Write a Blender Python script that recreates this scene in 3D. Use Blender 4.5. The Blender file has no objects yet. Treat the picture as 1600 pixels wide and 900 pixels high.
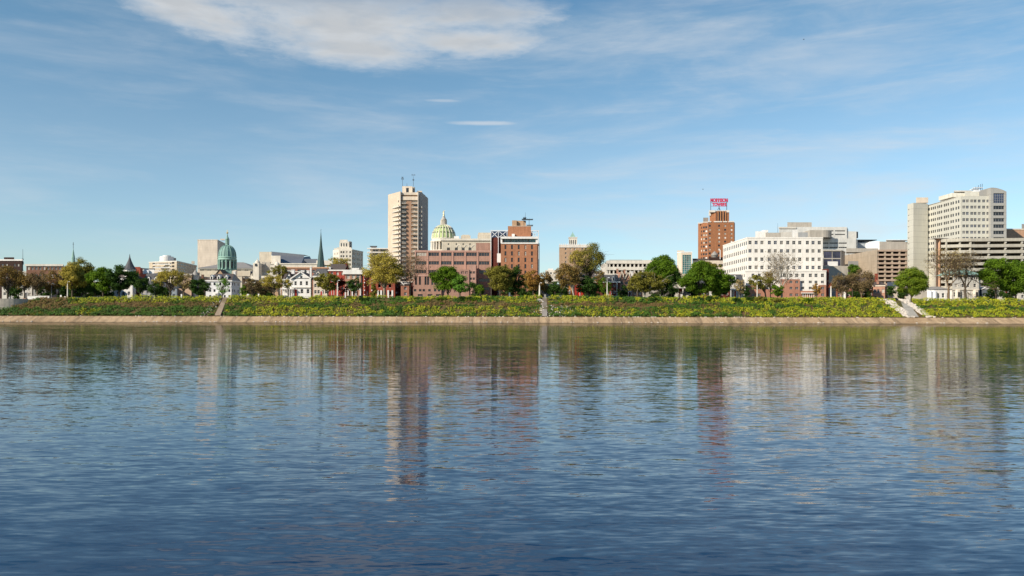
import bpy, math, random
import numpy as np
from mathutils import Vector, Euler
random.seed(7)
RS = np.random.RandomState(11)
scene = bpy.context.scene
COL = scene.collection
F = 1244.0      # focal length in pixels of a 1600 px wide frame
CAMH = 3.5      # eye height above the water
ROLL = 0.0019
def S(D): return D / F
def X(px, D): return (px - 800.0) * D / F
def Z(px, py, D): return CAMH + (492.0 + (px - 800.0) * ROLL - py) * D / F
def gz(x):      # street level along the top of the levee
    return 11.0 - 1.15 * min((x / 226.0) ** 2, 2.0)

# ------------------------------------------------------------------ materials
def nn(nt, t, **kw):
    n = nt.nodes.new(t)
    for k, v in kw.items(): setattr(n, k, v)
    return n
MATS = {}
def mat(name, col, rough=0.8, var=0.14, scale=0.25, spec=0.3, metal=0.0, streak=0.12, trans=0.0, col2=None, s2=1.0, detail=4.0, joint=None):
    if name in MATS: return MATS[name]
    m = bpy.data.materials.new(name); m.use_nodes = True
    nt = m.node_tree; nt.nodes.clear()
    out = nn(nt, 'ShaderNodeOutputMaterial')
    p = nn(nt, 'ShaderNodeBsdfPrincipled')
    p.inputs['Roughness'].default_value = rough
    p.inputs['Metallic'].default_value = metal
    p.inputs['Specular IOR Level'].default_value = spec
    geo = nn(nt, 'ShaderNodeNewGeometry')
    n1 = nn(nt, 'ShaderNodeTexNoise'); n1.inputs['Scale'].default_value = scale; n1.inputs['Detail'].default_value = detail
    n1.inputs['Roughness'].default_value = 0.65
    nt.links.new(geo.outputs['Position'], n1.inputs['Vector'])
    mp = nn(nt, 'ShaderNodeMapping'); mp.inputs['Scale'].default_value = (1.1, 1.1, 0.12)
    nt.links.new(geo.outputs['Position'], mp.inputs['Vector'])
    n2 = nn(nt, 'ShaderNodeTexNoise'); n2.inputs['Scale'].default_value = 1.0; n2.inputs['Detail'].default_value = 3.0
    nt.links.new(mp.outputs[0], n2.inputs['Vector'])
    def lin(sock, lo, hi):
        r = nn(nt, 'ShaderNodeMapRange'); r.inputs['From Min'].default_value = 0.25; r.inputs['From Max'].default_value = 0.75
        r.inputs['To Min'].default_value = lo; r.inputs['To Max'].default_value = hi
        nt.links.new(sock, r.inputs['Value']); return r.outputs[0]
    a = lin(n1.outputs[0], 1 - var, 1 + var); b = lin(n2.outputs[0], 1 - streak, 1 + streak)
    mu = nn(nt, 'ShaderNodeMath', operation='MULTIPLY'); nt.links.new(a, mu.inputs[0]); nt.links.new(b, mu.inputs[1])
    if col2:
        n3 = nn(nt, 'ShaderNodeTexNoise'); n3.inputs['Scale'].default_value = s2; n3.inputs['Detail'].default_value = 2.0
        nt.links.new(geo.outputs['Position'], n3.inputs['Vector'])
        f = lin(n3.outputs[0], -0.1, 1.1)
        mx = nn(nt, 'ShaderNodeMix', data_type='RGBA'); mx.clamp_factor = True
        mx.inputs['A'].default_value = (*col, 1); mx.inputs['B'].default_value = (*col2, 1)
        nt.links.new(f, mx.inputs['Factor']); csock = mx.outputs['Result']
    else:
        rgb = nn(nt, 'ShaderNodeRGB'); rgb.outputs[0].default_value = (*col, 1); csock = rgb.outputs[0]
    vm = nn(nt, 'ShaderNodeVectorMath', operation='SCALE')
    nt.links.new(csock, vm.inputs[0]); nt.links.new(mu.outputs[0], vm.inputs['Scale'])
    if joint:
        sz = nn(nt, 'ShaderNodeSeparateXYZ'); nt.links.new(geo.outputs['Position'], sz.inputs[0])
        sc = nn(nt, 'ShaderNodeMath', operation='PINGPONG'); nt.links.new(sz.outputs[2], sc.inputs[0]); sc.inputs[1].default_value = joint[0]/2
        lj = nn(nt, 'ShaderNodeMath', operation='LESS_THAN'); nt.links.new(sc.outputs[0], lj.inputs[0]); lj.inputs[1].default_value = joint[1]
        mj = nn(nt, 'ShaderNodeMath', operation='MULTIPLY_ADD'); nt.links.new(lj.outputs[0], mj.inputs[0]); mj.inputs[1].default_value = -joint[2]; mj.inputs[2].default_value = 1
        m2 = nn(nt, 'ShaderNodeMath', operation='MULTIPLY'); nt.links.new(mu.outputs[0], m2.inputs[0]); nt.links.new(mj.outputs[0], m2.inputs[1]); nt.links.new(m2.outputs[0], vm.inputs['Scale'])
    nt.links.new(vm.outputs[0], p.inputs['Base Color'])
    if trans > 0:
        tr = nn(nt, 'ShaderNodeBsdfTranslucent'); nt.links.new(vm.outputs[0], tr.inputs['Color'])
        ms = nn(nt, 'ShaderNodeMixShader'); ms.inputs[0].default_value = trans
        nt.links.new(p.outputs[0], ms.inputs[1]); nt.links.new(tr.outputs[0], ms.inputs[2])
        nt.links.new(ms.outputs[0], out.inputs[0])
    else:
        nt.links.new(p.outputs[0], out.inputs[0])
    MATS[name] = m
    return m

cream = mat('cream_precast', (0.66, 0.56, 0.44), 0.85)
white = mat('white_paint', (0.76, 0.73, 0.68), 0.7, 0.08, 0.3)
whitewall = mat('white_office_precast', (0.80, 0.75, 0.67), 0.8, 0.07, 0.12, streak=0.12, joint=(4.1, .08, .16))
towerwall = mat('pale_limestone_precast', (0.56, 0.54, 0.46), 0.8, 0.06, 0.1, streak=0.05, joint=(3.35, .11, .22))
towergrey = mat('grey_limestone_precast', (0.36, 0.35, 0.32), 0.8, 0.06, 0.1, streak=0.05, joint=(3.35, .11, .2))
stone = mat('warm_stone', (0.56, 0.49, 0.38), 0.85)
stonel = mat('light_stone', (0.66, 0.60, 0.50), 0.85)
conc = mat('concrete', (0.42, 0.38, 0.32), 0.85)
concl = mat('light_concrete', (0.58, 0.54, 0.47), 0.85)
tanconc = mat('tan_concrete', (0.42, 0.34, 0.25), 0.85, .12, .2, streak=.2, joint=(3.3, .1, .12))
slab = mat('museum_slab_stone', (0.60, 0.51, 0.41), 0.85, 0.12, 0.12, streak=.16, joint=(2.2, .1, .08))
brickor = mat('orange_brick', (0.38, 0.17, 0.09), 0.9, 0.18, 0.9)
brickdeco = mat('russet_brick', (0.33, 0.14, 0.065), 0.9, 0.2, 0.9)
brickred = mat('red_brick', (0.29, 0.07, 0.042), 0.9, 0.18, 0.8)
brickdk = mat('dark_red_brick', (0.13, 0.035, 0.025), 0.9, 0.2, 0.8)
brickbrn = mat('brown_brick', (0.045, 0.024, 0.019), 0.9, 0.2, 0.8)
bricktan = mat('tan_brick', (0.44, 0.29, 0.18), 0.9, 0.16, 0.7)
brickpink = mat('pinkish_brick', (0.40, 0.22, 0.15), 0.9, 0.16, 0.7)
brickrose = mat('rose_brick', (0.32, 0.14, 0.09), 0.9, 0.16, 0.8)
pink = mat('rose_precast', (0.37, 0.215, 0.16), 0.85, 0.12, 0.3, streak=.16)
pinkl = mat('pale_rose_precast', (0.46, 0.27, 0.21), 0.85, 0.08, 0.3)
salmon = mat('salmon_precast', (0.50, 0.30, 0.19), 0.85, 0.08, 0.3)
slate = mat('slate_roof', (0.09, 0.09, 0.095), 0.7, 0.2, 1.2)
slatebr = mat('brown_shingle_roof', (0.10, 0.08, 0.07), 0.8, 0.2, 1.2)
greyroof = mat('grey_metal_roof', (0.30, 0.28, 0.25), 0.6, 0.08, 0.3)
leadroof = mat('lead_sheet_roof', (0.15, 0.16, 0.18), 0.5, 0.12, 0.3)
copper = mat('verdigris_copper', (0.19, 0.32, 0.275), 0.6, 0.16, 0.8, streak=0.2)
copperl = mat('pale_verdigris', (0.25, 0.40, 0.33), 0.6, 0.16, 0.8)
tilegreen = mat('green_glazed_tile', (0.42, 0.50, 0.22), 0.4, 0.14, 0.9)
steel = mat('dark_steel', (0.06, 0.07, 0.08), 0.5, metal=0.3)
steelw = mat('white_steel', (0.72, 0.73, 0.74), 0.5, 0.05)
blackm = mat('black_trim', (0.03, 0.03, 0.035), 0.6)
woodred = mat('red_painted_wood', (0.42, 0.035, 0.02), 0.6)
orangep = mat('orange_painted_wood', (0.50, 0.20, 0.05), 0.6)
gold = mat('gilded_bronze', (0.75, 0.6, 0.35), 0.35, metal=0.6)
signred = mat('sign_red_enamel', (0.55, 0.02, 0.07), 0.5, 0.05)
rubber = mat('tyre_rubber', (0.02, 0.02, 0.02), 0.8)
asphalt = mat('asphalt', (0.05, 0.05, 0.05), 0.9)
grassm = mat('mown_grass', (0.05, 0.10, 0.015), 0.9, 0.25, 0.6)
landm = mat('city_ground', (0.10, 0.10, 0.07), 0.9, 0.25, 0.05)
soil = mat('bank_soil', (0.075, 0.075, 0.02), 0.95, 0.3, 0.8, col2=(0.12, 0.07, 0.03), s2=0.15)
pathm = mat('paving', (0.30, 0.27, 0.24), 0.9)
stonegr = mat('riprap_stone', (0.48, 0.43, 0.37), 0.9, 0.3, 1.5)
bark = mat('grey_brown_bark', (0.085, 0.065, 0.045), 0.9, 0.2, 2)
barkl = mat('pale_sycamore_bark', (0.42, 0.37, 0.30), 0.9, 0.25, 1.2)
barkt = mat('tan_twig_bark', (0.17, 0.115, 0.07), 0.9, 0.2, 2)

def glass(name, col, rough=0.12, blind=0.0):
    m = bpy.data.materials.new(name); m.use_nodes = True
    nt = m.node_tree; p = nt.nodes['Principled BSDF']
    geo = nn(nt, 'ShaderNodeNewGeometry')
    n = nn(nt, 'ShaderNodeTexNoise'); n.inputs['Scale'].default_value = 0.35
    nt.links.new(geo.outputs['Position'], n.inputs['Vector'])
    r = nn(nt, 'ShaderNodeMapRange'); r.inputs['From Min'].default_value = .3; r.inputs['From Max'].default_value = .7
    r.inputs['To Min'].default_value = .5; r.inputs['To Max'].default_value = 1.7
    nt.links.new(n.outputs[0], r.inputs[0])
    vm = nn(nt, 'ShaderNodeVectorMath', operation='SCALE'); vm.inputs[0].default_value = col
    nt.links.new(r.outputs[0], vm.inputs['Scale']); nt.links.new(vm.outputs[0], p.inputs['Base Color'])
    p.inputs['Roughness'].default_value = rough; p.inputs['IOR'].default_value = 1.5
    MATS[name] = m; return m
gdark = glass('dark_window_glass', (0.022, 0.025, 0.03))
gblue = glass('blue_window_glass', (0.035, 0.05, 0.09))
gteal = glass('teal_curtain_glass', (0.03, 0.13, 0.13), 0.1)
gblind = mat('window_blind', (0.42, 0.38, 0.32), 0.6, 0.1, 0.6)
gpurple = glass('violet_mirror_glass', (0.05, 0.045, 0.08), 0.08)
voidm = mat('dark_interior', (0.035, 0.03, 0.028), 0.9)

# ------------------------------------------------------------------ object helpers
def tag(o, label=None, cat=None, group=None, kind=None):
    if label: o['label'] = label
    if cat: o['category'] = cat
    if group: o['group'] = group
    if kind: o['kind'] = kind
    return o
def thing(name, label, cat, loc=(0, 0, 0), group=None, rz=0.0):
    o = bpy.data.objects.new(name, None); COL.objects.link(o)
    o.empty_display_size = 0.5
    o.location = loc; o.rotation_euler = (0, 0, rz)
    return tag(o, label, cat, group)
def wloc(p):
    v = Vector((0, 0, 0))
    while p is not None:
        v = v + p.location; p = p.parent
    return v
class M:
    def __init__(s): s.v = []; s.f = []; s.m = []
    def quad(s, a, b, c, d, mi=0):
        n = len(s.v); s.v += [a, b, c, d]; s.f.append((n, n+1, n+2, n+3)); s.m.append(mi)
    def tri(s, a, b, c, mi=0):
        n = len(s.v); s.v += [a, b, c]; s.f.append((n, n+1, n+2)); s.m.append(mi)
    def ngon(s, pts, mi=0):
        n = len(s.v); s.v += list(pts); s.f.append(tuple(range(n, n+len(pts)))); s.m.append(mi)
    def box(s, x0, x1, y0, y1, z0, z1, mi=0):
        n = len(s.v)
        s.v += [(x0,y0,z0),(x1,y0,z0),(x1,y1,z0),(x0,y1,z0),(x0,y0,z1),(x1,y0,z1),(x1,y1,z1),(x0,y1,z1)]
        for f in ((0,3,2,1),(4,5,6,7),(0,1,5,4),(1,2,6,5),(2,3,7,6),(3,0,4,7)):
            s.f.append(tuple(n+i for i in f)); s.m.append(mi)
        return s
    def obox(s, A, B, w, h, mi=0):     # beam from A to B
        A = Vector(A); B = Vector(B); d = (B-A)
        u = d.normalized(); up = Vector((0,0,1)) if abs(u.z) < .95 else Vector((1,0,0))
        r = u.cross(up).normalized()*w/2; t = r.cross(u).normalized()*h/2
        n = len(s.v)
        for P in (A, B):
            for a, b in ((-1,-1),(1,-1),(1,1),(-1,1)): s.v.append(tuple(P + r*a + t*b))
        for f in ((0,3,2,1),(4,5,6,7),(0,1,5,4),(1,2,6,5),(2,3,7,6),(3,0,4,7)):
            s.f.append(tuple(n+i for i in f)); s.m.append(mi)
        return s
    def lathe(s, cx, cy, prof, n=24, mi=0, cap=True, a0=0.0, a1=2*math.pi):
        full = abs(a1-a0-2*math.pi) < 1e-6
        b = len(s.v); k = n if full else n+1
        for (r, z) in prof:
            for i in range(k):
                a = a0 + (a1-a0)*i/n
                s.v.append((cx+r*math.cos(a), cy+r*math.sin(a), z))
        for j in range(len(prof)-1):
            for i in range(n if not full else n):
                i2 = (i+1) % k if full else i+1
                s.f.append((b+j*k+i, b+j*k+i2, b+(j+1)*k+i2, b+(j+1)*k+i)); s.m.append(mi)
        if cap and full:
            s.f.append(tuple(b+(len(prof)-1)*k+i for i in range(k))); s.m.append(mi)
        return s
    def tube(s, pts, rad, n=5, mi=0):
        pts = [Vector(p) for p in pts]; b = len(s.v)
        for i, p in enumerate(pts):
            d = (pts[min(i+1, len(pts)-1)] - pts[max(i-1, 0)]).normalized()
            up = Vector((0,0,1)) if abs(d.z) < .9 else Vector((1,0,0))
            r = d.cross(up).normalized(); t = r.cross(d)
            for k in range(n):
                a = 2*math.pi*k/n
                s.v.append(tuple(p + (r*math.cos(a)+t*math.sin(a))*rad[i]))
        for i in range(len(pts)-1):
            for k in range(n):
                s.f.append((b+i*n+k, b+i*n+(k+1)%n, b+(i+1)*n+(k+1)%n, b+(i+1)*n+k)); s.m.append(mi)
        s.f.append(tuple(b+(len(pts)-1)*n+k for k in range(n))); s.m.append(mi)
        return s
    def mesh(s, name, mats, off=(0,0,0), smooth=False):
        me = bpy.data.meshes.new(name)
        ox, oy, oz = off
        me.from_pydata([(a-ox, b-oy, c-oz) for a, b, c in s.v], [], s.f)
        for m in (mats if isinstance(mats, (list, tuple)) else [mats]): me.materials.append(m)
        me.polygons.foreach_set('material_index', s.m)
        if smooth: me.polygons.foreach_set('use_smooth', [True]*len(s.f))
        me.update(); return me
    def build(s, name, mats, parent=None, smooth=False, off=None):
        o = off if off is not None else (wloc(parent) if parent else (0,0,0))
        ob = bpy.data.objects.new(name, s.mesh(name, mats, o, smooth)); COL.objects.link(ob)
        if parent: ob.parent = parent
        elif off is not None: ob.location = off
        return ob
def npmesh(name, V, Q, mats, midx=None):    # V (n,3) array, Q (m,k) array
    me = bpy.data.meshes.new(name)
    k = Q.shape[1]
    me.vertices.add(len(V)); me.vertices.foreach_set('co', V.astype(np.float32).ravel())
    me.loops.add(Q.size); me.loops.foreach_set('vertex_index', Q.astype(np.int32).ravel())
    me.polygons.add(len(Q)); me.polygons.foreach_set('loop_start', np.arange(0, Q.size, k, dtype=np.int32))
    for m in mats: me.materials.append(m)
    if midx is not None: me.polygons.foreach_set('material_index', midx.astype(np.int32))
    me.update(calc_edges=True); me.validate(); return me

# ---- windows: shared meshes, one object per window
WINC = {}
def win_mesh(w, h, style, fm, gm):
    key = (round(w, 2), round(h, 2), style, fm.name, gm.name)
    if key in WINC: return WINC[key]
    m = M(); t = min(0.1, w*0.08); hw, hh = w/2, h/2
    m.quad((-hw, 0, -hh), (hw, 0, -hh), (hw, 0, hh), (-hw, 0, hh), 1)
    if style != 'bare':
        m.box(-hw, hw, -0.07, 0.0, hh-t, hh, 0); m.box(-hw, hw, -0.07, 0.0, -hh, -hh+t, 0)
        m.box(-hw, -hw+t, -0.068, 0.0, -hh+t, hh-t, 0); m.box(hw-t, hw, -0.068, 0.0, -hh+t, hh-t, 0)
    if style == 'four':
        m.box(-t*.9, t*.9, -0.06, 0.0, -hh+t, hh-t, 0); m.box(-hw+t, hw-t, -0.055, 0.0, -t*.9, t*.9, 0)
    elif style == 'sash':
        m.box(-hw+t, hw-t, -0.06, 0.0, -t/2, t/2, 0)
    elif style == 'band':
        k = max(2, int(round(w/1.4)))
        for i in range(1, k): x = -hw + w*i/k; m.box(x-.05, x+.05, -0.06, 0.0, -hh+t, hh-t, 0)
    elif style == 'grid':
        k = max(2, int(round(w/1.3))); j = max(2, int(round(h/1.3)))
        for i in range(1, k): x = -hw + w*i/k; m.box(x-.06, x+.06, -0.06, 0.0, -hh+t, hh-t, 0)
        for i in range(1, j): z = -hh + h*i/j; m.box(-hw+t, hw-t, -0.055, 0.0, z-.06, z+.06, 0)
    elif style == 'ac':
        m.box(-hw*.25, hw*.95, -0.35, 0.0, -hh+t, -hh*.25, 0)
    me = m.mesh('window', [fm, gm]); WINC[key] = me; return me

class Bld:
    """a building standing on the ground; corners are read left to right"""
    def __init__(s, name, label, cat='building', px=800, D=400, ref=None):
        s.D = D; s.px = px
        x = X(px, D); s.root = thing(name, label, cat, (x, D, gz(x)))
        s.base = gz(x) - 0.3; s.wins = []
    def part(s, m, name, mats, smooth=False, parent=None): return m.build(name, mats, parent or s.root, smooth)
    def block(s, corners, ytop, wall, grids={}, back=15, zbase=None, name='wall', depth=0.28, roofm=None, cap=None, pyref=None, Dref=None, parapet=True, closed=True, taper=True):
        """corners [(px, D), ...]; ytop pixel height at the nearest corner; grids {edge: [spec, ...]}"""
        P = [(X(p, d), d) for p, d in corners]
        k = min(range(len(corners)), key=lambda i: corners[i][1])
        if Dref: rp, rD = pyref, Dref
        else: rp, rD = corners[k]
        z1 = Z(rp, ytop, rD); z0 = s.base if zbase is None else Z(rp, zbase, rD)
        ymax = max(p[1] for p in P) + back
        m = M()
        for i in range(len(P)-1):
            A = Vector((*P[i], 0)); B = Vector((*P[i+1], 0)); L = (B-A).length; u = (B-A)/L; n = Vector((u.y, -u.x, 0))
            rects = []
            mid = (A+B)/2; vd = Vector((mid.x, mid.y, 0)).normalized(); dep = depth*min(1.0, max(.12, abs(vd.dot(n))*1.15))
            for g in grids.get(i, []):
                cs = g['c']
                if isinstance(cs, tuple): cs = [cs[1] + (cs[2]-cs[1])*(j/(cs[0]-1) if cs[0] > 1 else .5) for j in range(cs[0])]
                rs = g['r']
                if isinstance(rs, tuple): rs = [rs[0] + (rs[1]-rs[0])*(j/(rs[2]-1) if rs[2] > 1 else .5) for j in range(rs[2])]
                hh = g['h']*S(rD)/2; hw = g['w']/2
                for ry in rs:
                    for c in cs:
                        zc = Z(rp, ry, rD); sc = c*L
                        if sc-hw < .05 or sc+hw > L-.05 or zc-hh < z0+.05 or zc+hh > z1-.05: continue
                        if any(not (sc+hw <= r[0] or sc-hw >= r[1] or zc+hh <= r[2] or zc-hh >= r[3]) for r in rects): continue
                        rects.append((sc-hw, sc+hw, zc-hh, zc+hh))
                        P0 = A + u*sc - n*dep
                        gms = g.get('g', [gdark, gdark, gdark, gblind])
                        gm = random.choice(gms)
                        s.wins.append((P0.x, P0.y, zc, math.atan2(u.y, u.x), 2*hw, 2*hh, g.get('s', 'sash'), g.get('f', white), gm))
            ss = sorted(set([0.0, L] + [r[0] for r in rects] + [r[1] for r in rects]))
            zz = sorted(set([z0, z1] + [r[2] for r in rects] + [r[3] for r in rects]))
            pt = lambda a, z, d=0.0: tuple((A + u*a - n*d) + Vector((0, 0, z)))
            for ia in range(len(ss)-1):
                run = None
                for iz in range(len(zz)-1):
                    cx = (ss[ia]+ss[ia+1])/2; cz = (zz[iz]+zz[iz+1])/2
                    hole = any(r[0] < cx < r[1] and r[2] < cz < r[3] for r in rects)
                    if not hole:
                        if run is None: run = zz[iz]
                    if hole or iz == len(zz)-2:
                        end = zz[iz] if hole else zz[iz+1]
                        if run is not None and end > run: m.quad(pt(ss[ia], run), pt(ss[ia+1], run), pt(ss[ia+1], end), pt(ss[ia], end))
                        run = None
            for a, b, c, d in rects:
                m.quad(pt(a,c), pt(a,d), pt(a,d,dep), pt(a,c,dep)); m.quad(pt(b,d), pt(b,c), pt(b,c,dep), pt(b,d,dep))
                m.quad(pt(a,d), pt(b,d), pt(b,d,dep), pt(a,d,dep)); m.quad(pt(b,c), pt(a,c), pt(a,c,dep), pt(b,c,dep))
        bl, br_ = P[0][0], P[-1][0]
        if taper and ymax-P[0][1] > 5 and bl > 0: bl = bl*ymax/P[0][1]+.15
        if taper and ymax-P[-1][1] > 5 and br_ < 0: br_ = br_*ymax/P[-1][1]-.15
        if bl > br_-1: bl, br_ = P[0][0], P[-1][0]
        R = [*P, (br_, ymax), (bl, ymax)]
        if abs(P[-1][1]-ymax) < .01: R.remove((br_, ymax))
        if abs(P[0][1]-ymax) < .01 and R[-1] == (bl, ymax): R.pop()
        nP = len(P)
        for i in range(nP-1, len(R) if closed else nP-1):
            a = R[i]; b = R[(i+1) % len(R)]
            if math.hypot(a[0]-b[0], a[1]-b[1]) > .05:
                m.quad((*a, z0), (*b, z0), (*b, z1), (*a, z1))
        s.part(m, name, wall)
        r = M(); r.ngon([(a, b, z1-.25) for a, b in R]); s.part(r, 'roof', roofm or conc)
        s.P = P; s.R = R; s.z0 = z0; s.z1 = z1; s.rp = rp; s.rD = rD
        if cap: s.band(R, z1-cap[1], z1+.12, cap[0], cap[2], closed=True)
        return s
    def band(s, P, z0, z1, d, mt, name='cornice', closed=False):
        """a mitred moulding standing d proud of the wall line P"""
        n = len(P); out = []
        def nrm(a, b):
            v = Vector((b[0]-a[0], b[1]-a[1])).normalized(); return Vector((v.y, -v.x))
        for i in range(n):
            if closed or 0 < i < n-1:
                n1 = nrm(P[i-1], P[i]); n2 = nrm(P[i], P[(i+1) % n])
                q = (n1+n2); q = q/max(q.dot(n1), .3)
            elif i == 0: q = nrm(P[0], P[1])
            else: q = nrm(P[-2], P[-1])
            out.append((P[i][0]+q.x*d, P[i][1]+q.y*d))
            
        inn = [(p[0]*1.0, p[1]) for p in P]
        m = M()
        for i in range(n if closed else n-1):
            j = (i+1) % n
            a, b, c, e = out[i], out[j], inn[j], inn[i]
            m.quad((*a, z0), (*b, z0), (*b, z1), (*a, z1)); m.quad((*a, z1), (*b, z1), (*c, z1), (*e, z1)); m.quad((*e, z0), (*c, z0), (*b, z0), (*a, z0))
            m.quad((*c, z0), (*e, z0), (*e, z1), (*c, z1))
        if not closed:
            for i in (0, n-1): m.quad((*out[i], z0), (*inn[i], z0), (*inn[i], z1), (*out[i], z1))
        return s.part(m, name, mt)
    def box(s, px0, px1, y0, y1, D, dep, mt, name, cap=None):   # a box whose front face fills the given pixels at depth D
        m = M(); x0, x1 = X(px0, D), X(px1, D)
        a, c = x0, x1
        if dep > 3 and x0 > 0: a = x0*(D+dep)/D
        if dep > 3 and x1 < 0: c = x1*(D+dep)/D
        if a > c-.3: a, c = x0, x1
        z0, z1 = Z((px0+px1)/2, y1, D), Z((px0+px1)/2, y0, D)
        m.box(x0, x1, D, D+dep, z0, z1); v = m.v
        for i, (vx, vy, vz) in enumerate(v):
            if vy > D+.001: v[i] = (a if abs(vx-x0) < 1e-6 else c, vy, vz)
        return s.part(m, name, mt)
    def pitched(s, x0, x1, y0, y1, ze, zr, mt, kind='side', over=.4, wallm=None, inset=None):
        m = M(); ym = (y0+y1)/2; xm = (x0+x1)/2
        a, b, c, d = x0-over, x1+over, y0-over, y1+over
        t = .25
        if kind == 'side':      # ridge runs left-right
            for (ya, yb) in ((c, ym), (d, ym)):
                m.quad((a,ya,ze), (b,ya,ze), (b,yb,zr), (a,yb,zr)); m.quad((a,ya,ze-t), (b,ya,ze-t), (b,ya,ze), (a,ya,ze))
            for xx in (a, b):
                m.quad((xx,c,ze-t), (xx,c,ze), (xx,ym,zr), (xx,ym,zr-t)); m.quad((xx,d,ze-t), (xx,d,ze), (xx,ym,zr), (xx,ym,zr-t))
            if wallm:
                w = M(); zz = zr-t-.1
                for xx in (x0, x1): w.tri((xx,y0,ze-t), (xx,y1,ze-t), (xx,ym,zz))
                s.part(w, 'gable', wallm)
        elif kind == 'front':   # gable faces the river
            for (xa, xb) in ((a, xm), (b, xm)):
                m.quad((xa,c,ze), (xa,d,ze), (xb,d,zr), (xb,c,zr)); m.quad((xa,c,ze-t), (xa,c,ze), (xb,c,zr), (xb,c,zr-t))
                m.quad((xa,c,ze-t), (xa,d,ze-t), (xb,d,zr-t), (xb,c,zr-t))
            if wallm:
                w = M(); zz = zr-t-.1
                w.tri((x0,y0,ze-t), (x1,y0,ze-t), (xm,y0,zz)); w.tri((x0,y1,ze-t), (x1,y1,ze-t), (xm,y1,zz)); s.part(w, 'gable', wallm)
        elif kind == 'hip':
            i = inset if inset is not None else min(xm-x0, ym-y0)
            r0, r1 = (a+i, ym), (b-i, ym)
            if r0[0] > r1[0]: r0 = r1 = (xm, ym)
            m.quad((a,c,ze), (b,c,ze), (*r1,zr), (*r0,zr)); m.quad((b,d,ze), (a,d,ze), (*r0,zr), (*r1,zr))
            m.tri((b,c,ze), (b,d,ze), (*r1,zr)); m.tri((a,d,ze), (a,c,ze), (*r0,zr)); m.quad((a,c,ze), (a,d,ze), (b,d,ze), (b,c,ze))
        elif kind == 'mansard':
            i = inset or 1.2
            A = [(a,c),(b,c),(b,d),(a,d)]; Bq = [(a+i,c+i),(b-i,c+i),(b-i,d-i),(a+i,d-i)]
            for k in range(4): m.quad((*A[k],ze), (*A[(k+1)%4],ze), (*Bq[(k+1)%4],zr), (*Bq[k],zr))
            m.ngon([(*q, zr) for q in Bq]); m.ngon([(*q, ze) for q in reversed(A)])
        return s.part(m, 'roof', mt)
    def dormer(s, px, y0, y1, wpx, D, dep, wallm, roofm):
        x = X(px, D); w = wpx*S(D)/2; za, zb = Z(px, y1, D), Z(px, y0, D); zm = za+(zb-za)*.68
        m = M(); m.box(x-w, x+w, D, D+dep, za, zm, 0); m.tri((x-w, D, zm), (x+w, D, zm), (x, D, zb-.05), 0)
        o = s.part(m, 'dormer', wallm)
        r = M()
        for q in (-1, 1): r.quad((x+q*(w+.15), D-.2, zm-.05), (x+q*(w+.15), D+dep, zm-.05), (x, D+dep, zb), (x, D-.2, zb))
        s.part(r, 'dormer_roof', roofm, parent=o)
        g = M(); g.box(x-w*.5, x+w*.5, D-.06, D-.003, za+(zm-za)*.15, zm-(zm-za)*.1, 0); s.part(g, 'window', [gdark], parent=o)
    def chimney(s, px, y0, y1, wpx, D, mt):
        x = X(px, D); w = wpx*S(D)/2; m = M(); za, zb = Z(px, y1, D), Z(px, y0, D)
        m.box(x-w, x+w, D, D+2*w, za, zb-.35); m.box(x-w-.12, x+w+.12, D-.12, D+2*w+.12, zb-.35, zb); s.part(m, 'chimney', mt)
    def door(s, px, y0, wpx, D, mt=None, ybot=None, frame=white):
        x = X(px, D); w = wpx*S(D)/2; z1 = Z(px, y0, D); z0 = s.base if ybot is None else Z(px, ybot, D)
        m = M(); m.box(x-w-.2, x+w+.2, D-.16, D-.003, z1, z1+.25, 1); m.box(x-w-.2, x-w, D-.16, D-.003, z0, z1, 1); m.box(x+w, x+w+.2, D-.16, D-.003, z0, z1, 1)
        m.box(x-w, x+w, D-.08, D-.004, z0, z1-.005, 0); s.part(m, 'door', [mt or woodred, frame])
    def finish(s):
        rl = s.root.location
        ws = sorted(s.wins, key=lambda w: -w[4]*w[5]*math.cos(w[3])/(w[1]*w[1]))
        for i, (x, y, z, a, w, h, st, fm, gm) in enumerate(ws[:100]):
            o = bpy.data.objects.new('window', win_mesh(w, h, st, fm, gm)); COL.objects.link(o)
            o.parent = s.root; o.location = (x-rl.x, y-rl.y, z-rl.z); o.rotation_euler = (0, 0, a)
        if len(ws) > 100:
            m = M(); ml = []
            for (x, y, z, a, w, h, st, fm, gm) in ws[100:]:
                me = win_mesh(w, h, st, fm, gm); b = len(m.v); c, sn = math.cos(a), math.sin(a)
                for v in me.vertices: m.v.append((x + v.co.x*c - v.co.y*sn, y + v.co.x*sn + v.co.y*c, z+v.co.z))
                for q in me.polygons:
                    mm = me.materials[q.material_index]
                    if mm not in ml: ml.append(mm)
                    m.f.append(tuple(b+k for k in q.vertices)); m.m.append(ml.index(mm))
            o = s.part(m, 'window', ml); o['kind'] = 'stuff'
        return s.root
def G(c, r, w, h, s='sash', f=white, g=None):
    d = dict(c=c, r=r, w=w, h=h, s=s, f=f)
    if g: d['g'] = g
    return d

# ================================================================== SKYLINE, left to right
# --- dark brown brick block at the left edge
b = Bld('office_block', 'dark brown brick block with a thin white roof edge at the far left', px=5, D=470)
b.block([(-45, 470), (34, 470), (36, 490)], 405.5, brickbrn, {0: [G([.62, .70, .86, .93], (414, 434, 3), 1.1, 3.6, 'sash', white, [gblind, gdark])]}, 18, cap=(.35, .7, white))
b.box(6, 22, 402, 407, 476, 5, brickbrn, 'roof_house'); b.finish()
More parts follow.
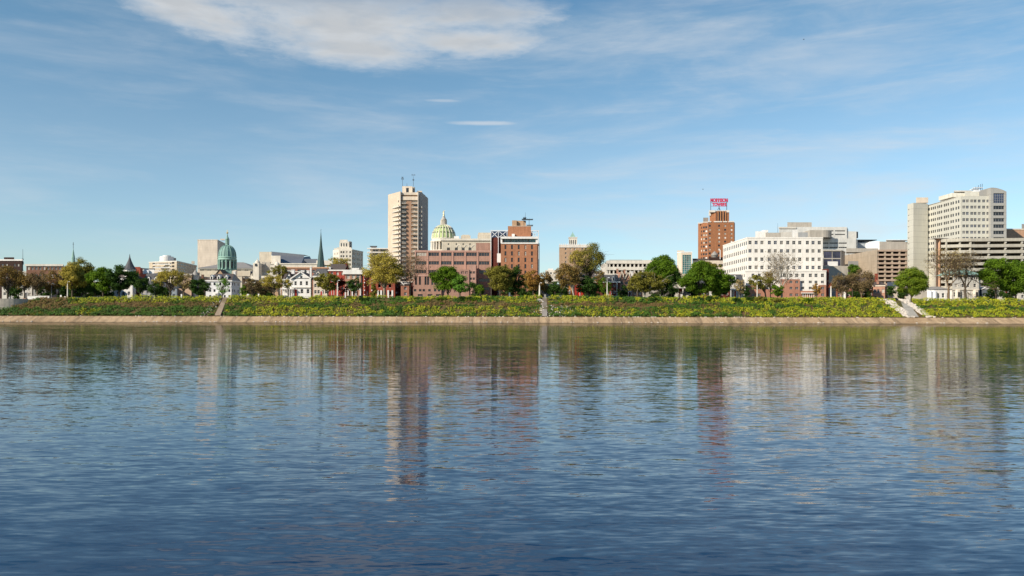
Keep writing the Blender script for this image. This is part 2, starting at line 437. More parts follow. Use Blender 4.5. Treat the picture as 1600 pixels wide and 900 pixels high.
# --- mast
def mast(px, ytop, ybot, D, label, r=.12, cat='antenna mast', cross=None, whip=True):
    x = X(px, D); z0, z1 = Z(px, ybot, D), Z(px, ytop, D)
    t = thing('antenna_mast', label, cat, (x, D, z0))
    m = M(); m.tube([(x, D, z0), (x, D, z0+(z1-z0)*.6), (x, D, z1)], [r, r*.7, r*.35], 6); m.build('pole', steel, t)
    for k, q in enumerate(cross or []):
        zz = z0+(z1-z0)*q[0]; c = M(); c.box(x-q[1], x+q[1], D-.06, D+.06, zz-.07, zz+.07)
        for e in (-1, -.5, .5, 1): c.box(x+e*q[1]-.05, x+e*q[1]+.05, D-.05, D+.05, zz-.5, zz+.5)
        c.build('crossbar', steel, t)
    return t
mast(35.5, 389, 470, 500, 'thin lattice radio mast beside the dark brown brick block', .22, cross=[(.8, .5)])
# --- long brick institutional building
b = Bld('long_brick_building', 'long low brown brick building with a pale roof line left of the small spire', px=68, D=450)
b.block([(41, 450), (97, 450), (99, 470)], 413, mat('old_brown_brick', (.17, .085, .055), .9, .2, .8), {0: [G((9, .06, .94), (419, 455, 4), 1.3, 5, 'sash', white, [gdark, gblind])]}, 20, cap=(.5, 1.0, concl)); b.finish()
# --- church spire with cross at x=111
def lathe_part(t, name, px, D, prof_px, mt, n=24, smooth=False):
    x = X(px, D); m = M(); m.lathe(x, D, [(r*S(D), Z(px, y, D)) for r, y in prof_px], n); return m.build(name, mt, t, smooth)
def steeple(px, D, label, parts, cross_y, mt=copper, half=8):
    x = X(px, D); t = thing('church_spire', label, 'spire', (x, D, gz(x)))
    m = M()
    b0 = 440; hw = half*S(D)
    m.box(x-hw, x+hw, D, D+2*hw, gz(x)-.3, Z(px, b0-10, D)); m.build('tower', stone, t)
    m = M(); m.lathe(x, D+hw, [(r*S(D), Z(px, y, D)) for r, y in parts], 8); m.build('spire_roof', mt, t)
    y0, y1 = cross_y; c = M(); c.box(x-.1, x+.1, D+hw-.1, D+hw+.1, Z(px, y1, D), Z(px, y0, D)); zc = Z(px, y0+(y1-y0)*.3, D)
    w = .11*(Z(px, y0, D)-Z(px, y1, D)); c.box(x-w, x+w, D+hw-.08, D+hw+.08, zc-.12, zc+.12); c.build('cross', steel, t); return t
steeple(111, 520, 'small pale green church spire topped by a cross, behind the tall olive tree', [(3.4, 432), (2.6, 402), (1.8, 398), (0.25, 388)], (378, 388), copperl, 6)
# --- Victorian house with witch's hat roof
b = Bld('turreted_house', 'grey house with a slate witch hat turret roof and a finial', 'house', px=200, D=392)
b.block([(178, 392), (207, 392), (212, 398)], 434, white, {0: [G((3, .2, .8), (440, 458, 3), 1.2, 5)]}, 12)
b.pitched(X(178, 392), X(207, 392), 392, 404, Z(190, 434, 392), Z(190, 421, 392), slatebr, 'hip')
xt = X(201, 394); m = M(); m.lathe(xt, 395, [(2.9, b.base), (2.9, Z(201, 421, 394))], 12); b.part(m, 'turret', white)
m = M(); m.lathe(xt, 395, [(r, Z(201, y, 394)) for r, y in ((3.4, 421), (2.5, 418), (1.6, 413), (.8, 407), (.3, 402), (.06, 396.5))], 12); b.part(m, 'turret_roof', slate)
b.door(193, 456, 4, 392, slate); b.finish()
b = Bld('brick_house', 'narrow red brick house end rising right of the witch hat turret', 'house', px=214, D=404)
b.block([(208, 404), (219, 404), (220, 412)], 417, brickred, {0: [G((2, .3, .7), (430, 455, 3), 1.0, 4)]}, 10); b.finish()
b = Bld('mansard_house', 'white house with a dark slate mansard roof and two pale dormers behind dark green trees', 'house', px=232, D=396)
b.block([(221, 396), (250, 396), (253, 402)], 444, white, {0: [G((4, .15, .85), (449, 459, 2), 1.1, 5)]}, 10)
b.pitched(X(221, 396), X(250, 396), 396, 406, Z(235, 444, 396), Z(235, 427, 396), slate, 'mansard', inset=2.2)
b.dormer(243, 431, 440, 4, 396.3, 3, white, slate); b.dormer(232, 431, 440, 4, 396.3, 3, white, slate)
b.box(223, 241, 420.5, 428, 400, 4, white, 'roof_house'); b.box(222, 242, 419.4, 420.5, 399.8, 4.5, slate, 'roof_edge'); b.box(225, 232, 422, 427, 399, .9, steelw, 'vent_housing')
b.finish()
# small white row behind trees
for i, (p0, p1, yt, lab) in enumerate([(3, 28, 446, 'white low house with garage openings behind the leftmost bronze trees'), (30, 50, 447, 'cream gabled cottage behind the bronze trees near the low white wall'),
        (52, 78, 450, 'small grey house in the shade behind the bare brown trees'), (118, 150, 449, 'pale house in deep shade under the tall olive tree'), (152, 176, 447, 'white gabled house seen between the trunks of the dense dark green tree'),
        (220, 242, 452, 'pale grey porch house in the shade left of the thin olive tree'), (252, 276, 449, 'blue grey house with a shaded porch behind the thin olive tree')]):
    b = Bld('small_house', lab, 'house', px=(p0+p1)/2, D=388)
    wl = [concl, concl, greyroof, greyroof, mat('shade_grey_siding', (.34, .34, .35)), mat('shade_grey_siding', (.34, .34, .35)), mat('blue_grey_siding', (.26, .30, .34))][i]  # the greyer walls have the shade under the trees painted in
    b.block([(p0, 388), (p1, 388), (p1+2, 394)], yt, wl, {0: [G((3, .18, .82), (yt+4.5, yt+13, 2), 1.3, 4.5, 'sash')]}, 9)
    b.pitched(X(p0, 388), X(p1, 388), 388, 397, Z(p0, yt, 388), Z(p0, yt-7, 388), slate, 'front' if i in (1, 4) else 'side', wallm=wl); b.door((p0+p1)/2+1, yt+10, 3, 388, slate); b.finish()
# --- beige apartment building with round penthouse
b = Bld('apartment_building', 'beige apartment slab with balconies and a round white rooftop penthouse', px=262, D=640)
b.block([(233, 655), (276, 640), (307, 700)], 407.5, mat('pale_beige_brick', (.50, .42, .31)), {0: [G((9, .26, .78), (411.5, 432, 5), 1.9, 2.4, 'band', concl), G([.17, .87], (410.5, 432, 5), 3.0, 2.8, 'bare', concl, [voidm])],
     1: [G((7, .1, .93), (411.5, 432, 5), 6.0, 2.6, 'band', conc, [gblue, gdark])]}, 14, cap=(.3, .8, concl))
m = M(); x0, x1 = X(243, 648), X(268, 642)
for k in range(5): m.box(x0, x1, 643.2+0.0, 645.4, Z(255, 413.9+k*5.1, 645), Z(255, 412.6+k*5.1, 645))
b.part(m, 'balcony', white)
lx = X(263, 665); m = M(); m.lathe(lx, 662, [(5.5, Z(263, 409, 660)), (5.5, Z(263, 401, 660))], 24); b.part(m, 'penthouse', white)
m = M(); m.lathe(lx, 662, [(3.2, Z(263, 401, 660)), (3.2, Z(263, 399, 660))], 20); b.part(m, 'penthouse_cap', white)
b.box(267, 275, 403, 409, 664, 6, conc, 'roof_house'); b.box(299, 304, 408, 412, 690, 5, conc, 'roof_house'); b.finish()
# --- tan stucco building with little cone turret
b = Bld('stucco_building', 'plain tan stucco building with a blank sunlit wall', px=288, D=402)
b.block([(277, 402), (299, 402), (304, 420)], 428, mat('tan_stucco', (.50, .35, .24)), {1: [G((3, .25, .8), (434, 456, 3), 1.2, 4)]}, 20, cap=(.25, .6, conc))
xt = X(303, 404); m = M(); m.lathe(xt, 406, [(1.6, b.base), (1.6, Z(303, 430, 404))], 10); b.part(m, 'turret', concl)
m = M(); m.lathe(xt, 406, [(1.9, Z(303, 430, 404)), (.05, Z(303, 420.5, 404))], 10); b.part(m, 'turret_roof', greyroof); b.finish()
# --- museum archive tower
b = Bld('archive_tower', 'tall windowless pale stone slab standing behind the green copper dome', 'tower', px=323, D=720)
b.block([(308.5, 720), (339.5, 720), (352, 760)], 374.5, slab, {}, 10, cap=(.15, .8, slab))
b.box(344, 351, 373, 375, 762, 4, slab, 'roof_house'); b.finish()
# --- museum with low hipped roof
b = Bld('museum_building', 'low museum hall with a broad grey hipped roof spreading behind the green dome', 'museum', px=352, D=640)
b.block([(312, 640), (394, 640), (397, 660)], 419.5, stone, {0: [G((14, .04, .96), [421.8], 3.2, 2.0, 'band', concl, [gdark])]}, 50, cap=(1.0, .6, concl))
b.pitched(X(312, 640), X(394, 640), 640, 690, Z(352, 419, 640), Z(352, 408.5, 655), greyroof, 'hip', 1.5, inset=17); b.finish()
# --- cathedral with green dome
b = Bld('domed_cathedral', 'cathedral with a verdigris copper dome, columned drum and gilded statue lantern', 'cathedral', px=355, D=500)
b.block([(334, 500), (378, 500), (380, 520)], 432, stone, {0: [G((5, .12, .88), [440], 2, 6, 'sash')]}, 34)
b.pitched(X(334, 500), X(352, 500), 500, 520, Z(340, 433, 500), Z(340, 420.5, 500), slatebr, 'front', .5, wallm=bricktan)
b.box(362, 391, 423, 436, 506, 20, stone, 'transept')
m = M(); x0, x1 = X(362, 506), X(391, 506); m.quad((x0, 505.6, Z(375, 432, 506)), (x1, 505.6, Z(375, 432, 506)), (x1, 512, Z(375, 422.5, 506)), (x0, 512, Z(375, 422.5, 506))); b.part(m, 'transept_roof', slate)
b.chimney(367, 422, 431, 4, 500.5, cream)
DX, DD = 355, 515
R = lambda *a: [(r*DD/500., y) for r, y in a]
def lp(name, prof, mt, n=32, smooth=True, parent=None):
    x = X(DX, DD); m = M(); m.lathe(x, DD, [(r*S(500), Z(DX, y, 500)+0) for r, y in prof], n); return b.part(m, name, mt, smooth, parent)
lp('dome_base', [(19, 440), (18, 432), (14.2, 421), (14.2, 419)], copper, 8, False)
lp('drum', [(12.4, 420), (12.4, 404)], copper, 32, False)
xd = X(DX, DD)
for k in range(14):
    a = 2*math.pi*k/14; r = 13.6*S(500); m = M(); m.lathe(xd+r*math.cos(a), DD+r*math.sin(a), [(.5, Z(DX, 419, 500)), (.46, Z(DX, 404, 500))], 8, 0); b.part(m, 'column', copperl)
for k in range(14):
    a = 2*math.pi*(k+.5)/14; r = 12.45*S(500); m = M(); u = Vector((-math.sin(a), math.cos(a), 0)); c = Vector((xd+r*math.cos(a), DD+r*math.sin(a), 0)); o = Vector((math.cos(a), math.sin(a), 0))*.1
    q = lambda w, z: tuple(c+o+u*w+Vector((0, 0, z))); m.quad(q(-.7, Z(DX, 416.5, 500)), q(.7, Z(DX, 416.5, 500)), q(.7, Z(DX, 407, 500)), q(-.7, Z(DX, 407, 500))); b.part(m, 'drum_window', gdark)
lp('drum_cornice', [(14.2, 404.4), (14.9, 403.6), (14.9, 402.6), (13.9, 402.2), (13.9, 400.8), (14.7, 400.2), (14.3, 398.8), (13.4, 398.4)], copperl)
dome_prof = [(13.4*math.cos(t)**.78, 398.6-18.6*math.sin(t)) for t in [i*math.pi/2/12*.97 for i in range(13)]]
lp('dome', [(max(r, 2.6), y) for r, y in dome_prof], copper)
for k in range(16):
    a = 2*math.pi*k/16; m = M(); pts = [(xd+(r+.12)*S(500)*math.cos(a), DD+(r+.12)*S(500)*math.sin(a), Z(DX, y, 500)) for r, y in dome_prof[:-1]]; m.tube(pts, [.2]*len(pts), 5); b.part(m, 'dome_rib', copper)
lp('lantern', [(3.9, 381.4), (3.9, 380.3), (3.0, 379.8), (3.0, 378.4), (2.6, 378), (2.6, 370.6), (3.1, 370.2), (3.1, 369.4), (2.2, 368.6), (1.2, 365.4), (.55, 363), (.55, 361.6)], copper, 16)
for k in range(8):
    a = 2*math.pi*k/8; r = 2.75*S(500); m = M(); m.lathe(xd+r*math.cos(a), DD+r*math.sin(a), [(.2, Z(DX, 378, 500)), (.2, Z(DX, 370.6, 500))], 6); b.part(m, 'lantern_column', copperl)
m = M(); zc = Z(DX, 361.6, 500); m.lathe(xd, DD, [(.2, zc), (.7, zc+.4), (.75, zc+.9), (.2, zc+1.2)], 10); m.box(xd-.12, xd+.12, DD-.12, DD+.12, zc+1.1, zc+2.6); m.box(xd-.6, xd+.6, DD-.1, DD+.1, zc+1.7, zc+1.95); b.part(m, 'cross', gold)
b.finish()
# --- twin towers of stone capitol wing / church with round turrets (x 392-436)
b = Bld('twin_tower_church', 'pale stone church front with two small belfry towers right of the green dome', 'church', px=412, D=560)
b.block([(392, 560), (436, 560), (438, 580)], 431, stonel, {0: [G([.5], [437], 3, 6, 'grid')]}, 30)
for c in (400.5, 431):
    w = 4.6 if c < 410 else 3.8; y0 = 407 if c < 410 else 410
    m = M(); x0, x1 = X(c-w, 560), X(c+w, 560); m.box(x0, x1, 559, 566, b.base, Z(c, y0+4, 560)); b.part(m, 'belfry', stonel)
    m = M(); xm = (x0+x1)/2; m.box(xm-.7, xm+.7, 558.6, 558.97, Z(c, 416, 560), Z(c, y0+6, 560)); m.lathe(xm, 558.8, [(.7, Z(c, y0+6, 560)), (.5, Z(c, y0+5.3, 560)), (.05, Z(c, y0+5, 560))], 10); b.part(m, 'belfry_opening', gdark)
    m = M(); m.lathe(xm, 562.5, [(1.9, Z(c, y0+4, 560)), (1.8, Z(c, y0+2, 560)), (1.1, Z(c, y0, 560)), (.3, Z(c, y0-1.2, 560)), (.1, Z(c, y0-4, 560))], 14); b.part(m, 'cupola', stonel)
b.box(409, 422, 409, 425, 566, 18, conc, 'nave'); b.box(408, 423, 406, 409.5, 568, 17, stone, 'nave_parapet'); b.finish()
# --- large stone auditorium with lead roof
b = Bld('stone_auditorium', 'broad pale stone auditorium with a long sloping dark lead roof', 'building', px=440, D=660)
b.block([(404, 660), (500, 660), (504, 690)], 411.5, stonel, {0: [G((16, .3, .95), [419.5], 2.0, 2.0, 'bare', concl, [gdark])]}, 60, cap=(.6, .8, stonel))
b.box(405, 424, 393.5, 414, 668, 24, stone, 'stage_block'); b.box(424, 438, 399.5, 414, 666, 20, stonel, 'side_block')
m = M(); A = (X(423, 700), 700); Bx = X(475, 700); zt0, zt1, zb = Z(423, 393, 700), Z(475, 398, 700), Z(450, 412.5, 672)
m.quad((X(437, 672), 672, zb), (X(470, 672), 672, zb), (Bx, 700, zt1-2.0), (A[0], 700, zt0-2.0)); m.quad((A[0], 699.9, zt0-2.2), (Bx, 699.9, zt1-2.2), (Bx, 699.9, zt1), (A[0], 699.9, zt0))
m.quad((A[0], 699.9, zt0), (Bx, 699.9, zt1), (Bx, 720, zt1), (A[0], 720, zt0)); m.quad((X(470, 672), 672, zb), (X(470, 672), 720, zb), (Bx, 720, zt1), (Bx, 700, zt1-2)); b.part(m, 'lead_roof', leadroof)
b.box(475, 496, 404.5, 414, 690, 12, leadroof, 'low_roof'); b.box(494, 519, 407, 414, 664, 20, stonel, 'wing')
b.finish()
b = Bld('brick_school', 'long low red brick building with a pale cornice behind the white gabled house', 'building', px=478, D=470)
b.block([(440, 470), (516, 470), (518, 490)], 417.5, brickrose, {0: [G([.1, .24, .42, .56], [424], 5.5, 6, 'band', concl, [gdark, gblind]), G((5, .66, .95), [424], 1.8, 5)]}, 30, cap=(.4, .7, salmon)); b.finish()
# --- tall dark green steeple
steeple(500, 600, 'tall slender dark green church steeple right of the sloping lead roof', [(7, 424), (4.9, 406.5), (4.0, 398), (3.3, 393), (2.1, 384), (1.2, 373), (.2, 361)], (357.5, 361.5), mat('dark_verdigris', (.045, .085, .08), .6), 5)
# --- art deco limestone office
b = Bld('limestone_office', 'stepped cream limestone office with a small square crown and a shaded right wing', px=542, D=560)
b.block([(520, 566), (529, 560), (549.5, 560), (567, 580)], 390, stonel, {0: [G((2, .35, .75), (396, 424, 5), 1.0, 3.4, 'sash', stone)], 1: [G([.2, .38, .62, .88], (394, 426, 6), 1.2, 3.2, 'sash', stone)],
    2: [G([.1, .25, .5, .65, .88], (395.5, 428, 5), 2.2, 4.0, 'four', stone)]}, 16)
b.box(526, 549, 386.5, 391, 563, 12, stonel, 'setback'); b.box(521.5, 527, 388, 391, 566, 8, stonel, 'setback')
b.box(530, 545.5, 377.5, 388, 565, 9, stonel, 'crown'); b.box(531, 543, 374.5, 377.5, 566, 7, stonel, 'crown_top'); b.box(545.5, 547.5, 377, 387, 569, 5, conc, 'crown_corner')
for c in (533, 537, 541): m = M(); m.box(X(c-.6, 565), X(c+.6, 565), 564.8, 564.996, Z(c, 385, 565), Z(c, 380, 565)); b.part(m, 'crown_slot', gdark)
b.band([(X(549.5, 560), 560), (X(567, 580), 580)], Z(549, 391, 560), Z(549, 389.4, 560), .25, stonel); b.finish()
# --- white gabled Victorian house
D = 385
b = Bld('gabled_house', 'large white Victorian house with a front gable, white chimney and columned porch', 'house', px=468, D=D)
b.block([(455, D), (485.5, D), (488, 392)], 434.5, white, {0: [G([.22, .5, .8], [442.5], 1.1, 6.2, 'sash', concl, [gdark]), G([.55, .64, .86], [455], 1.3, 6.5, 'sash', concl, [gdark])]}, 12)
b.pitched(X(455, D), X(485.5, D), D, D+12, Z(470, 434.8, D), Z(470, 424.5, D), slatebr, 'front', .7, wallm=white)
for c in (470.5,): m = M(); m.box(X(c-1.4, D), X(c+1.4, D), D-.12, D-.03, Z(c, 434.5, D), Z(c, 431, D)); b.part(m, 'gable_window', gdark)
m = M(); xa, xb, xm = X(454, D), X(486.5, D), X(470.2, D); za, zr = Z(470, 436, D), Z(470, 425, D)
m.obox((xa, D-.65, za), (xm, D-.65, zr), .35, .5); m.obox((xb, D-.65, za), (xm, D-.65, zr-.01), .35, .5); b.part(m, 'bargeboard', white)
b.chimney(485.3, 416.5, 434, 2.6, D-.3, white)
b.band([(X(455, D), D), (X(485.5, D), D)], Z(470, 449.8, D), Z(470, 448.6, D), .5, concl, 'string_course'); b.door(462, 452, 4, D, woodred); b.finish()
b = Bld('white_wing_house', 'white house wing with a small arched attic gable and a long glazed porch', 'house', px=447, D=386)
b.block([(441, 386), (454.6, 386)], 436, white, {0: [G([.3, .75], [444], 1.1, 5.5, 'sash', concl, [gdark])]}, 11)
b.pitched(X(446, 386), X(456, 386), 386, 392, Z(450, 435, 386), Z(450, 425.5, 386), slatebr, 'front', .3, wallm=white)
for c in (449.5, 451.2, 453): m = M(); m.box(X(c-.55, 386), X(c+.55, 386), 385.85, 385.96, Z(c, 435.5, 386), Z(c, 431, 386)); b.part(m, 'window', gdark)
b.pitched(X(440, 386), X(462, 386), 389, 397, Z(450, 436, 386), Z(450, 426.5, 386), slatebr, 'side', .3)
b.box(437, 459, 450.5, 452, 383, 3, white, 'porch_roof')
m = M()
for c in (437.6, 441, 444.6, 448.4, 452.2, 456): m.box(X(c-.35, 383), X(c+.35, 383), 383.1, 383.5, b.base, Z(c, 452, 383))
m.box(X(437.5, 383), X(458, 383), 383.6, 385.9, b.base, Z(447, 461.5, 383)); b.part(m, 'porch_post', white)
b.chimney(457.5, 421.3, 428, 4.6, 388, white); b.chimney(472.5, 422.5, 430, 4.6, 398.5, white); b.chimney(481, 422.5, 431, 3.8, 398.5, white); b.finish()
# --- cream narrow house with mansard
b = Bld('cream_townhouse', 'narrow cream townhouse with a grey slate mansard roof beside the dark olive tree', 'house', px=501, D=385)
b.block([(489.5, 385), (513, 385), (514, 390)], 431.5, cream, {0: [G([.14, .35, .62, .85], [437, 446, 456], 1.1, 5.4, 'sash', white, [gdark])]}, 12, cap=(.35, .6, white))
b.pitched(X(489.5, 385), X(513, 385), 385, 397, Z(500, 431.5, 385), Z(500, 420, 385), slate, 'mansard', .3, inset=1.6)
b.dormer(496.5, 423, 431, 5, 385.2, 2.4, concl, slate); b.door(502, 455, 3, 385, woodred); b.finish()
# --- bright red house
b = Bld('red_townhouse', 'bright red painted townhouse with white sash windows and a slate roof', 'house', px=526, D=385)
b.block([(513.5, 385), (538.3, 385), (539, 389)], 421.8, mat('bright_red_brick', (.36, .055, .035)), {0: [G([.55, .87], [427.5, 438, 450], 1.15, 4.8, 'sash', white, [gblind, gblind, gdark]), G([.2], [427.5, 438], 1.15, 4.8)]}, 12, cap=(.4, .5, white))
b.pitched(X(514, 385), X(538, 385), 385, 397, Z(526, 421.6, 385), Z(526, 411.8, 388), slatebr, 'side', .3, wallm=brickred)
b.chimney(515.5, 417.3, 422, 2, 385.2, white); b.chimney(541, 411.5, 421, 2.4, 389, brickdk); b.box(513.6, 538, 461, 467, 384.6, .4, brickdk, 'plinth'); b.door(520, 453, 3, 385); b.finish()
# --- townhouse with white cornice
b = Bld('corniced_townhouse', 'brick townhouse with a deep white roof cornice and a white shopfront ground floor', 'house', px=552, D=385)
b.block([(538.7, 385), (563.7, 385), (564.3, 389)], 422, brickpink, {0: [G([.2, .53, .82], [432.5, 444], 1.5, 5.6, 'sash', white, [gdark, gblind]), G([.26, .5, .72, .9], [458], 1.6, 6.5, 'sash', brickrose, [gdark])]}, 12, cap=(.75, 2.0, white))
b.band([(X(538.7, 385), 385), (X(563.7, 385), 385)], Z(550, 452.4, 385), Z(550, 450.6, 385), .4, white, 'shop_cornice')
for c in (539.6, 544, 550.5, 556, 563): m = M(); m.box(X(c-.8, 385), X(c+.8, 385), 384.7, 384.99, b.base, Z(c, 452.5, 385)); b.part(m, 'pilaster', white)
b.box(550, 561, 418.8, 422, 389, 4, white, 'roof_house'); b.finish()
# --- bay fronted row of three
def bay_house(p0, p1, yt, label, wall, bayc, dormer=False):
    b = Bld('bay_townhouse', label, 'house', px=(p0+p1)/2, D=386)
    b.block([(p0, 386), (p1, 386), (p1+.5, 389)], yt, wall, {0: [G([.72, .9], [436, 446, 457], 1.0, 4.5)]}, 12, cap=(.3, .5, white))
    x0, x1 = X(bayc-3.4, 384), X(bayc+3.4, 384); q = .8
    m = M(); zt = Z(bayc, yt+1, 385); pts = [(x0, 386), (x0+q, 384.6), (x1-q, 384.6), (x1, 386)]
    for a, c in zip(pts, pts[1:]): m.quad((*a, b.base), (*c, b.base), (*c, zt), (*a, zt))
    m.ngon([(*a, zt) for a in pts]); b.part(m, 'bay', wall)
    g = M(); f = M()
    for yy in (433.5, 445, 457):
        z0, z1 = Z(bayc, yy+2.6, 385), Z(bayc, yy-2.6, 385)
        g.box(x0+q+.15, x1-q-.15, 384.45, 384.58, z0, z1); f.box(x0+q, x1-q, 384.5, 384.6, z1, z1+.5); f.box(x0+q, x1-q, 384.5, 384.6, z0-.3, z0)
    b.part(g, 'bay_window', gdark); b.part(f, 'bay_trim', white); b.door(p1-2.5, 456, 2.6, 386, blackm); return b
bay_house(565, 574.5, 424.5, 'narrow red brick townhouse with a white trimmed bay, beside the deep white cornice', brickred, 569).finish()
b = bay_house(575, 586, 426, 'second red brick bay townhouse with a grey painted bay half hidden by leaves', brickred, 580.5); b.box(583.2, 585.8, 446, 466, 385.6, .35, brickdk, 'buttress'); b.finish()
# --- wide red house with white ground floor
b = Bld('red_shop_house', 'red brick house with white ground floor panels behind the largest olive tree trunk', 'house', px=601, D=385)
b.block([(586.6, 385), (617, 385), (618, 389)], 428, brickred, {0: [G([.2, .5, .74], [433, 446.5], 1.25, 6.0, 'sash', white, [gblind, gdark]), G([.16, .4, .76], [458], 1.7, 6.5, 'sash', white, [gblind, gdark])]}, 12, cap=(.4, .6, white))
for c in (590.5, 595.5, 606.5, 613): m = M(); m.box(X(c-1.3, 385), X(c+1.3, 385), 384.8, 384.99, b.base, Z(c, 453.5, 385)); b.part(m, 'panel', white); b.door(600.5, 455, 3, 385, blackm); b.finish()
b = Bld('dark_brick_house', 'narrow house of blackened brick in the shade left of the small gabled red house', 'house', px=621, D=392)
b.block([(616, 392), (626, 392), (627, 396)], 441, brickdk, {0: [G([.5], [447, 457], 1.2, 4)]}, 8); b.box(616.5, 620.5, 456.6, 458.3, 390, .3, steelw, 'sign_board'); b.finish()
b = Bld('small_gabled_house', 'small red brick house with a white raking gable edge beside the bare brown tree', 'house', px=633, D=386)
b.block([(626.3, 386), (639, 386), (641, 390)], 445, brickrose, {0: [G([.55], [450.5, 459], 1.3, 4.6)]}, 8)
b.pitched(X(626.3, 386), X(639, 386), 386, 394, Z(632, 445, 386), Z(632, 440, 388), slatebr, 'side', .3, wallm=brickrose)
m = M(); m.obox((X(626.5, 385.5), 385.6, Z(626, 440.5, 386)), (X(631.5, 385.5), 385.6, Z(631, 445.5, 386)), .25, .5); m.box(X(631, 385), X(639, 385), 385.3, 385.6, Z(635, 443.2, 386), Z(635, 442, 386)); b.part(m, 'bargeboard', white); b.finish()
# --- building with white terraces behind big tree
b = Bld('terraced_apartments', 'low apartment block with white stacked terrace slabs left of the tall balcony tower', px=590, D=470)
b.block([(578, 470), (607, 470)], 388, cream, {0: [G((5, .1, .9), (391, 426, 7), 3.2, 2.8, 'band', white, [gdark])]}, 18)
m = M()
for k in range(7): m.box(X(573, 466), X(607, 466), 466.5, 470, Z(590, 388.6+k*5.9, 466), Z(590, 387.4+k*5.9, 466))
b.part(m, 'terrace_slab', white); b.box(577.5, 589, 384.2, 385.2, 473, 5, steel, 'roof_canopy'); b.box(579, 588, 385.2, 388, 474, 4, white, 'roof_house'); b.finish()
# --- tall balcony tower
D = 425
b = Bld('apartment_tower', 'tallest tower, cream side walls and a tan brick front of stacked balconies with roof antennas', 'tower', px=636, D=D)
b.block([(606, 437), (625, D)], 299, mat('tower_cream', (.56, .46, .35)), {0: [G([.87], (314, 450, 21), .9, 3.2, 'bare', white, [gdark])]}, 18, pyref=625, Dref=D)
fl = [314.5 + 6.9*k for k in range(22)]
b.block([(625.6, D+1.6), (654.6, D+1.6)], 303, bricktan, {0: [G([.2, .82], [f for f in fl], 2.9, 3.6, 'band', white, [gblind, gblind, gdark])]}, 16, name='front_wall', taper=False)
m = M(); z1 = Z(640, 313, D+1.4); m.box(X(634.4, D), X(642.2, D), D+1.2, D+1.59, b.base, z1); b.part(m, 'brick_pier', mat('tower_tan_brick', (.36, .22, .145)))
b.box(626, 653, 300.5, 304.5, D+.9, 6, cream, 'parapet_beam'); b.box(627, 653, 307, 312.5, D+.6, .9, cream, 'parapet_beam')
for f in fl:
    m = M()
    for c0, c1 in ((626, 634.3), (642.4, 652.3)):
        m.box(X(c0, D), X(c1, D), D+.1, D+1.58, Z(640, f+3.6, D), Z(640, f+3.0, D))
        k = 7
        m.box(X(c0, D), X(c1, D), D+.1, D+.16, Z(640, f+1.1, D), Z(640, f+.85, D))
        for i in range(k+1): xx = X(c0, D)+(X(c1, D)-X(c0, D)-.1)*i/k; m.box(xx, xx+.07, D+.11, D+.15, Z(640, f+3.0, D), Z(640, f+1.1, D))
    b.part(m, 'balcony', concl)
for c in (625.2, 652.8):
    m = M(); m.box(X(c-.55, D), X(c+.55, D), D-.4, D+1.57, b.base, Z(c, 299, D)); b.part(m, 'fin', mat('fin_cream', (.62, .56, .48)))
# right-hand flank in three steps, its shade painted into a darker tan
b.block([(655.2, D+3), (659.5, D+6)], 299.5, mat('side_wall_shade_tan', (.42,.37,.32)), {}, 12, name='side_wall')
b.block([(659.6, D+8), (663.3, D+11)], 303, mat('side_wall_shade_tan', (.42,.37,.32)), {}, 8, name='side_wall')
b.block([(663.4, D+13), (666.8, D+16)], 306.5, mat('side_wall_shade_tan', (.42,.37,.32)), {}, 6, name='side_wall')
for f in fl[1:]:
    m = M(); D2 = D+2; m.box(X(654.6, D2), X(659.6, D2), D+.8, D+3.2, Z(656, f+4.4, D2), Z(656, f+3.6, D2)); m.box(X(654.6, D2), X(659.6, D2), D+.8, D+.9, Z(656, f+3.6, D2), Z(656, f+1.2, D2)); b.part(m, 'side_balcony', conc)
for f in fl[1:]:
    m = M(); za = Z(618, f+.6, D); n = len(m.v)
    xa, xb = X(612, 432), X(624.6, 426)
    m.v += [(xa, 432.4, za), (xb, 422.6, za), (xb, 426.5, za), (xa, 432.4, za-.4), (xb, 422.6, za-.6), (xb, 426.5, za-.6)]
    for q in ((0,1,2),(5,4,3),(0,3,4,1),(1,4,5,2)): m.f.append(tuple(n+i for i in q)); m.m.append(0)
    b.part(m, 'angled_balcony', concl)
b.box(628, 644, 291, 301, D+5, 8, cream, 'penthouse'); b.box(634.2, 638, 293.5, 302, D+4.9, .09, gdark, 'penthouse_louvre'); b.box(651, 659, 298.2, 300, D+8, 6, cream, 'roof_house')
b.box(644, 647, 292, 300, D+9, 3, conc, 'mast_base')
b.finish()
mast(628.5, 276, 291, D+8, 'antenna with dish clusters on the left of the tall tower penthouse', .11, cross=[(.75, .6), (.9, .4)])
mast(645.5, 273, 291, D+9, 'taller whip antenna on the right of the tall tower penthouse', .11, cross=[(.55, .35), (.98, .9)])
mast(635.5, 286, 291, D+7, 'short stub antenna in the middle of the tall tower penthouse', .12)
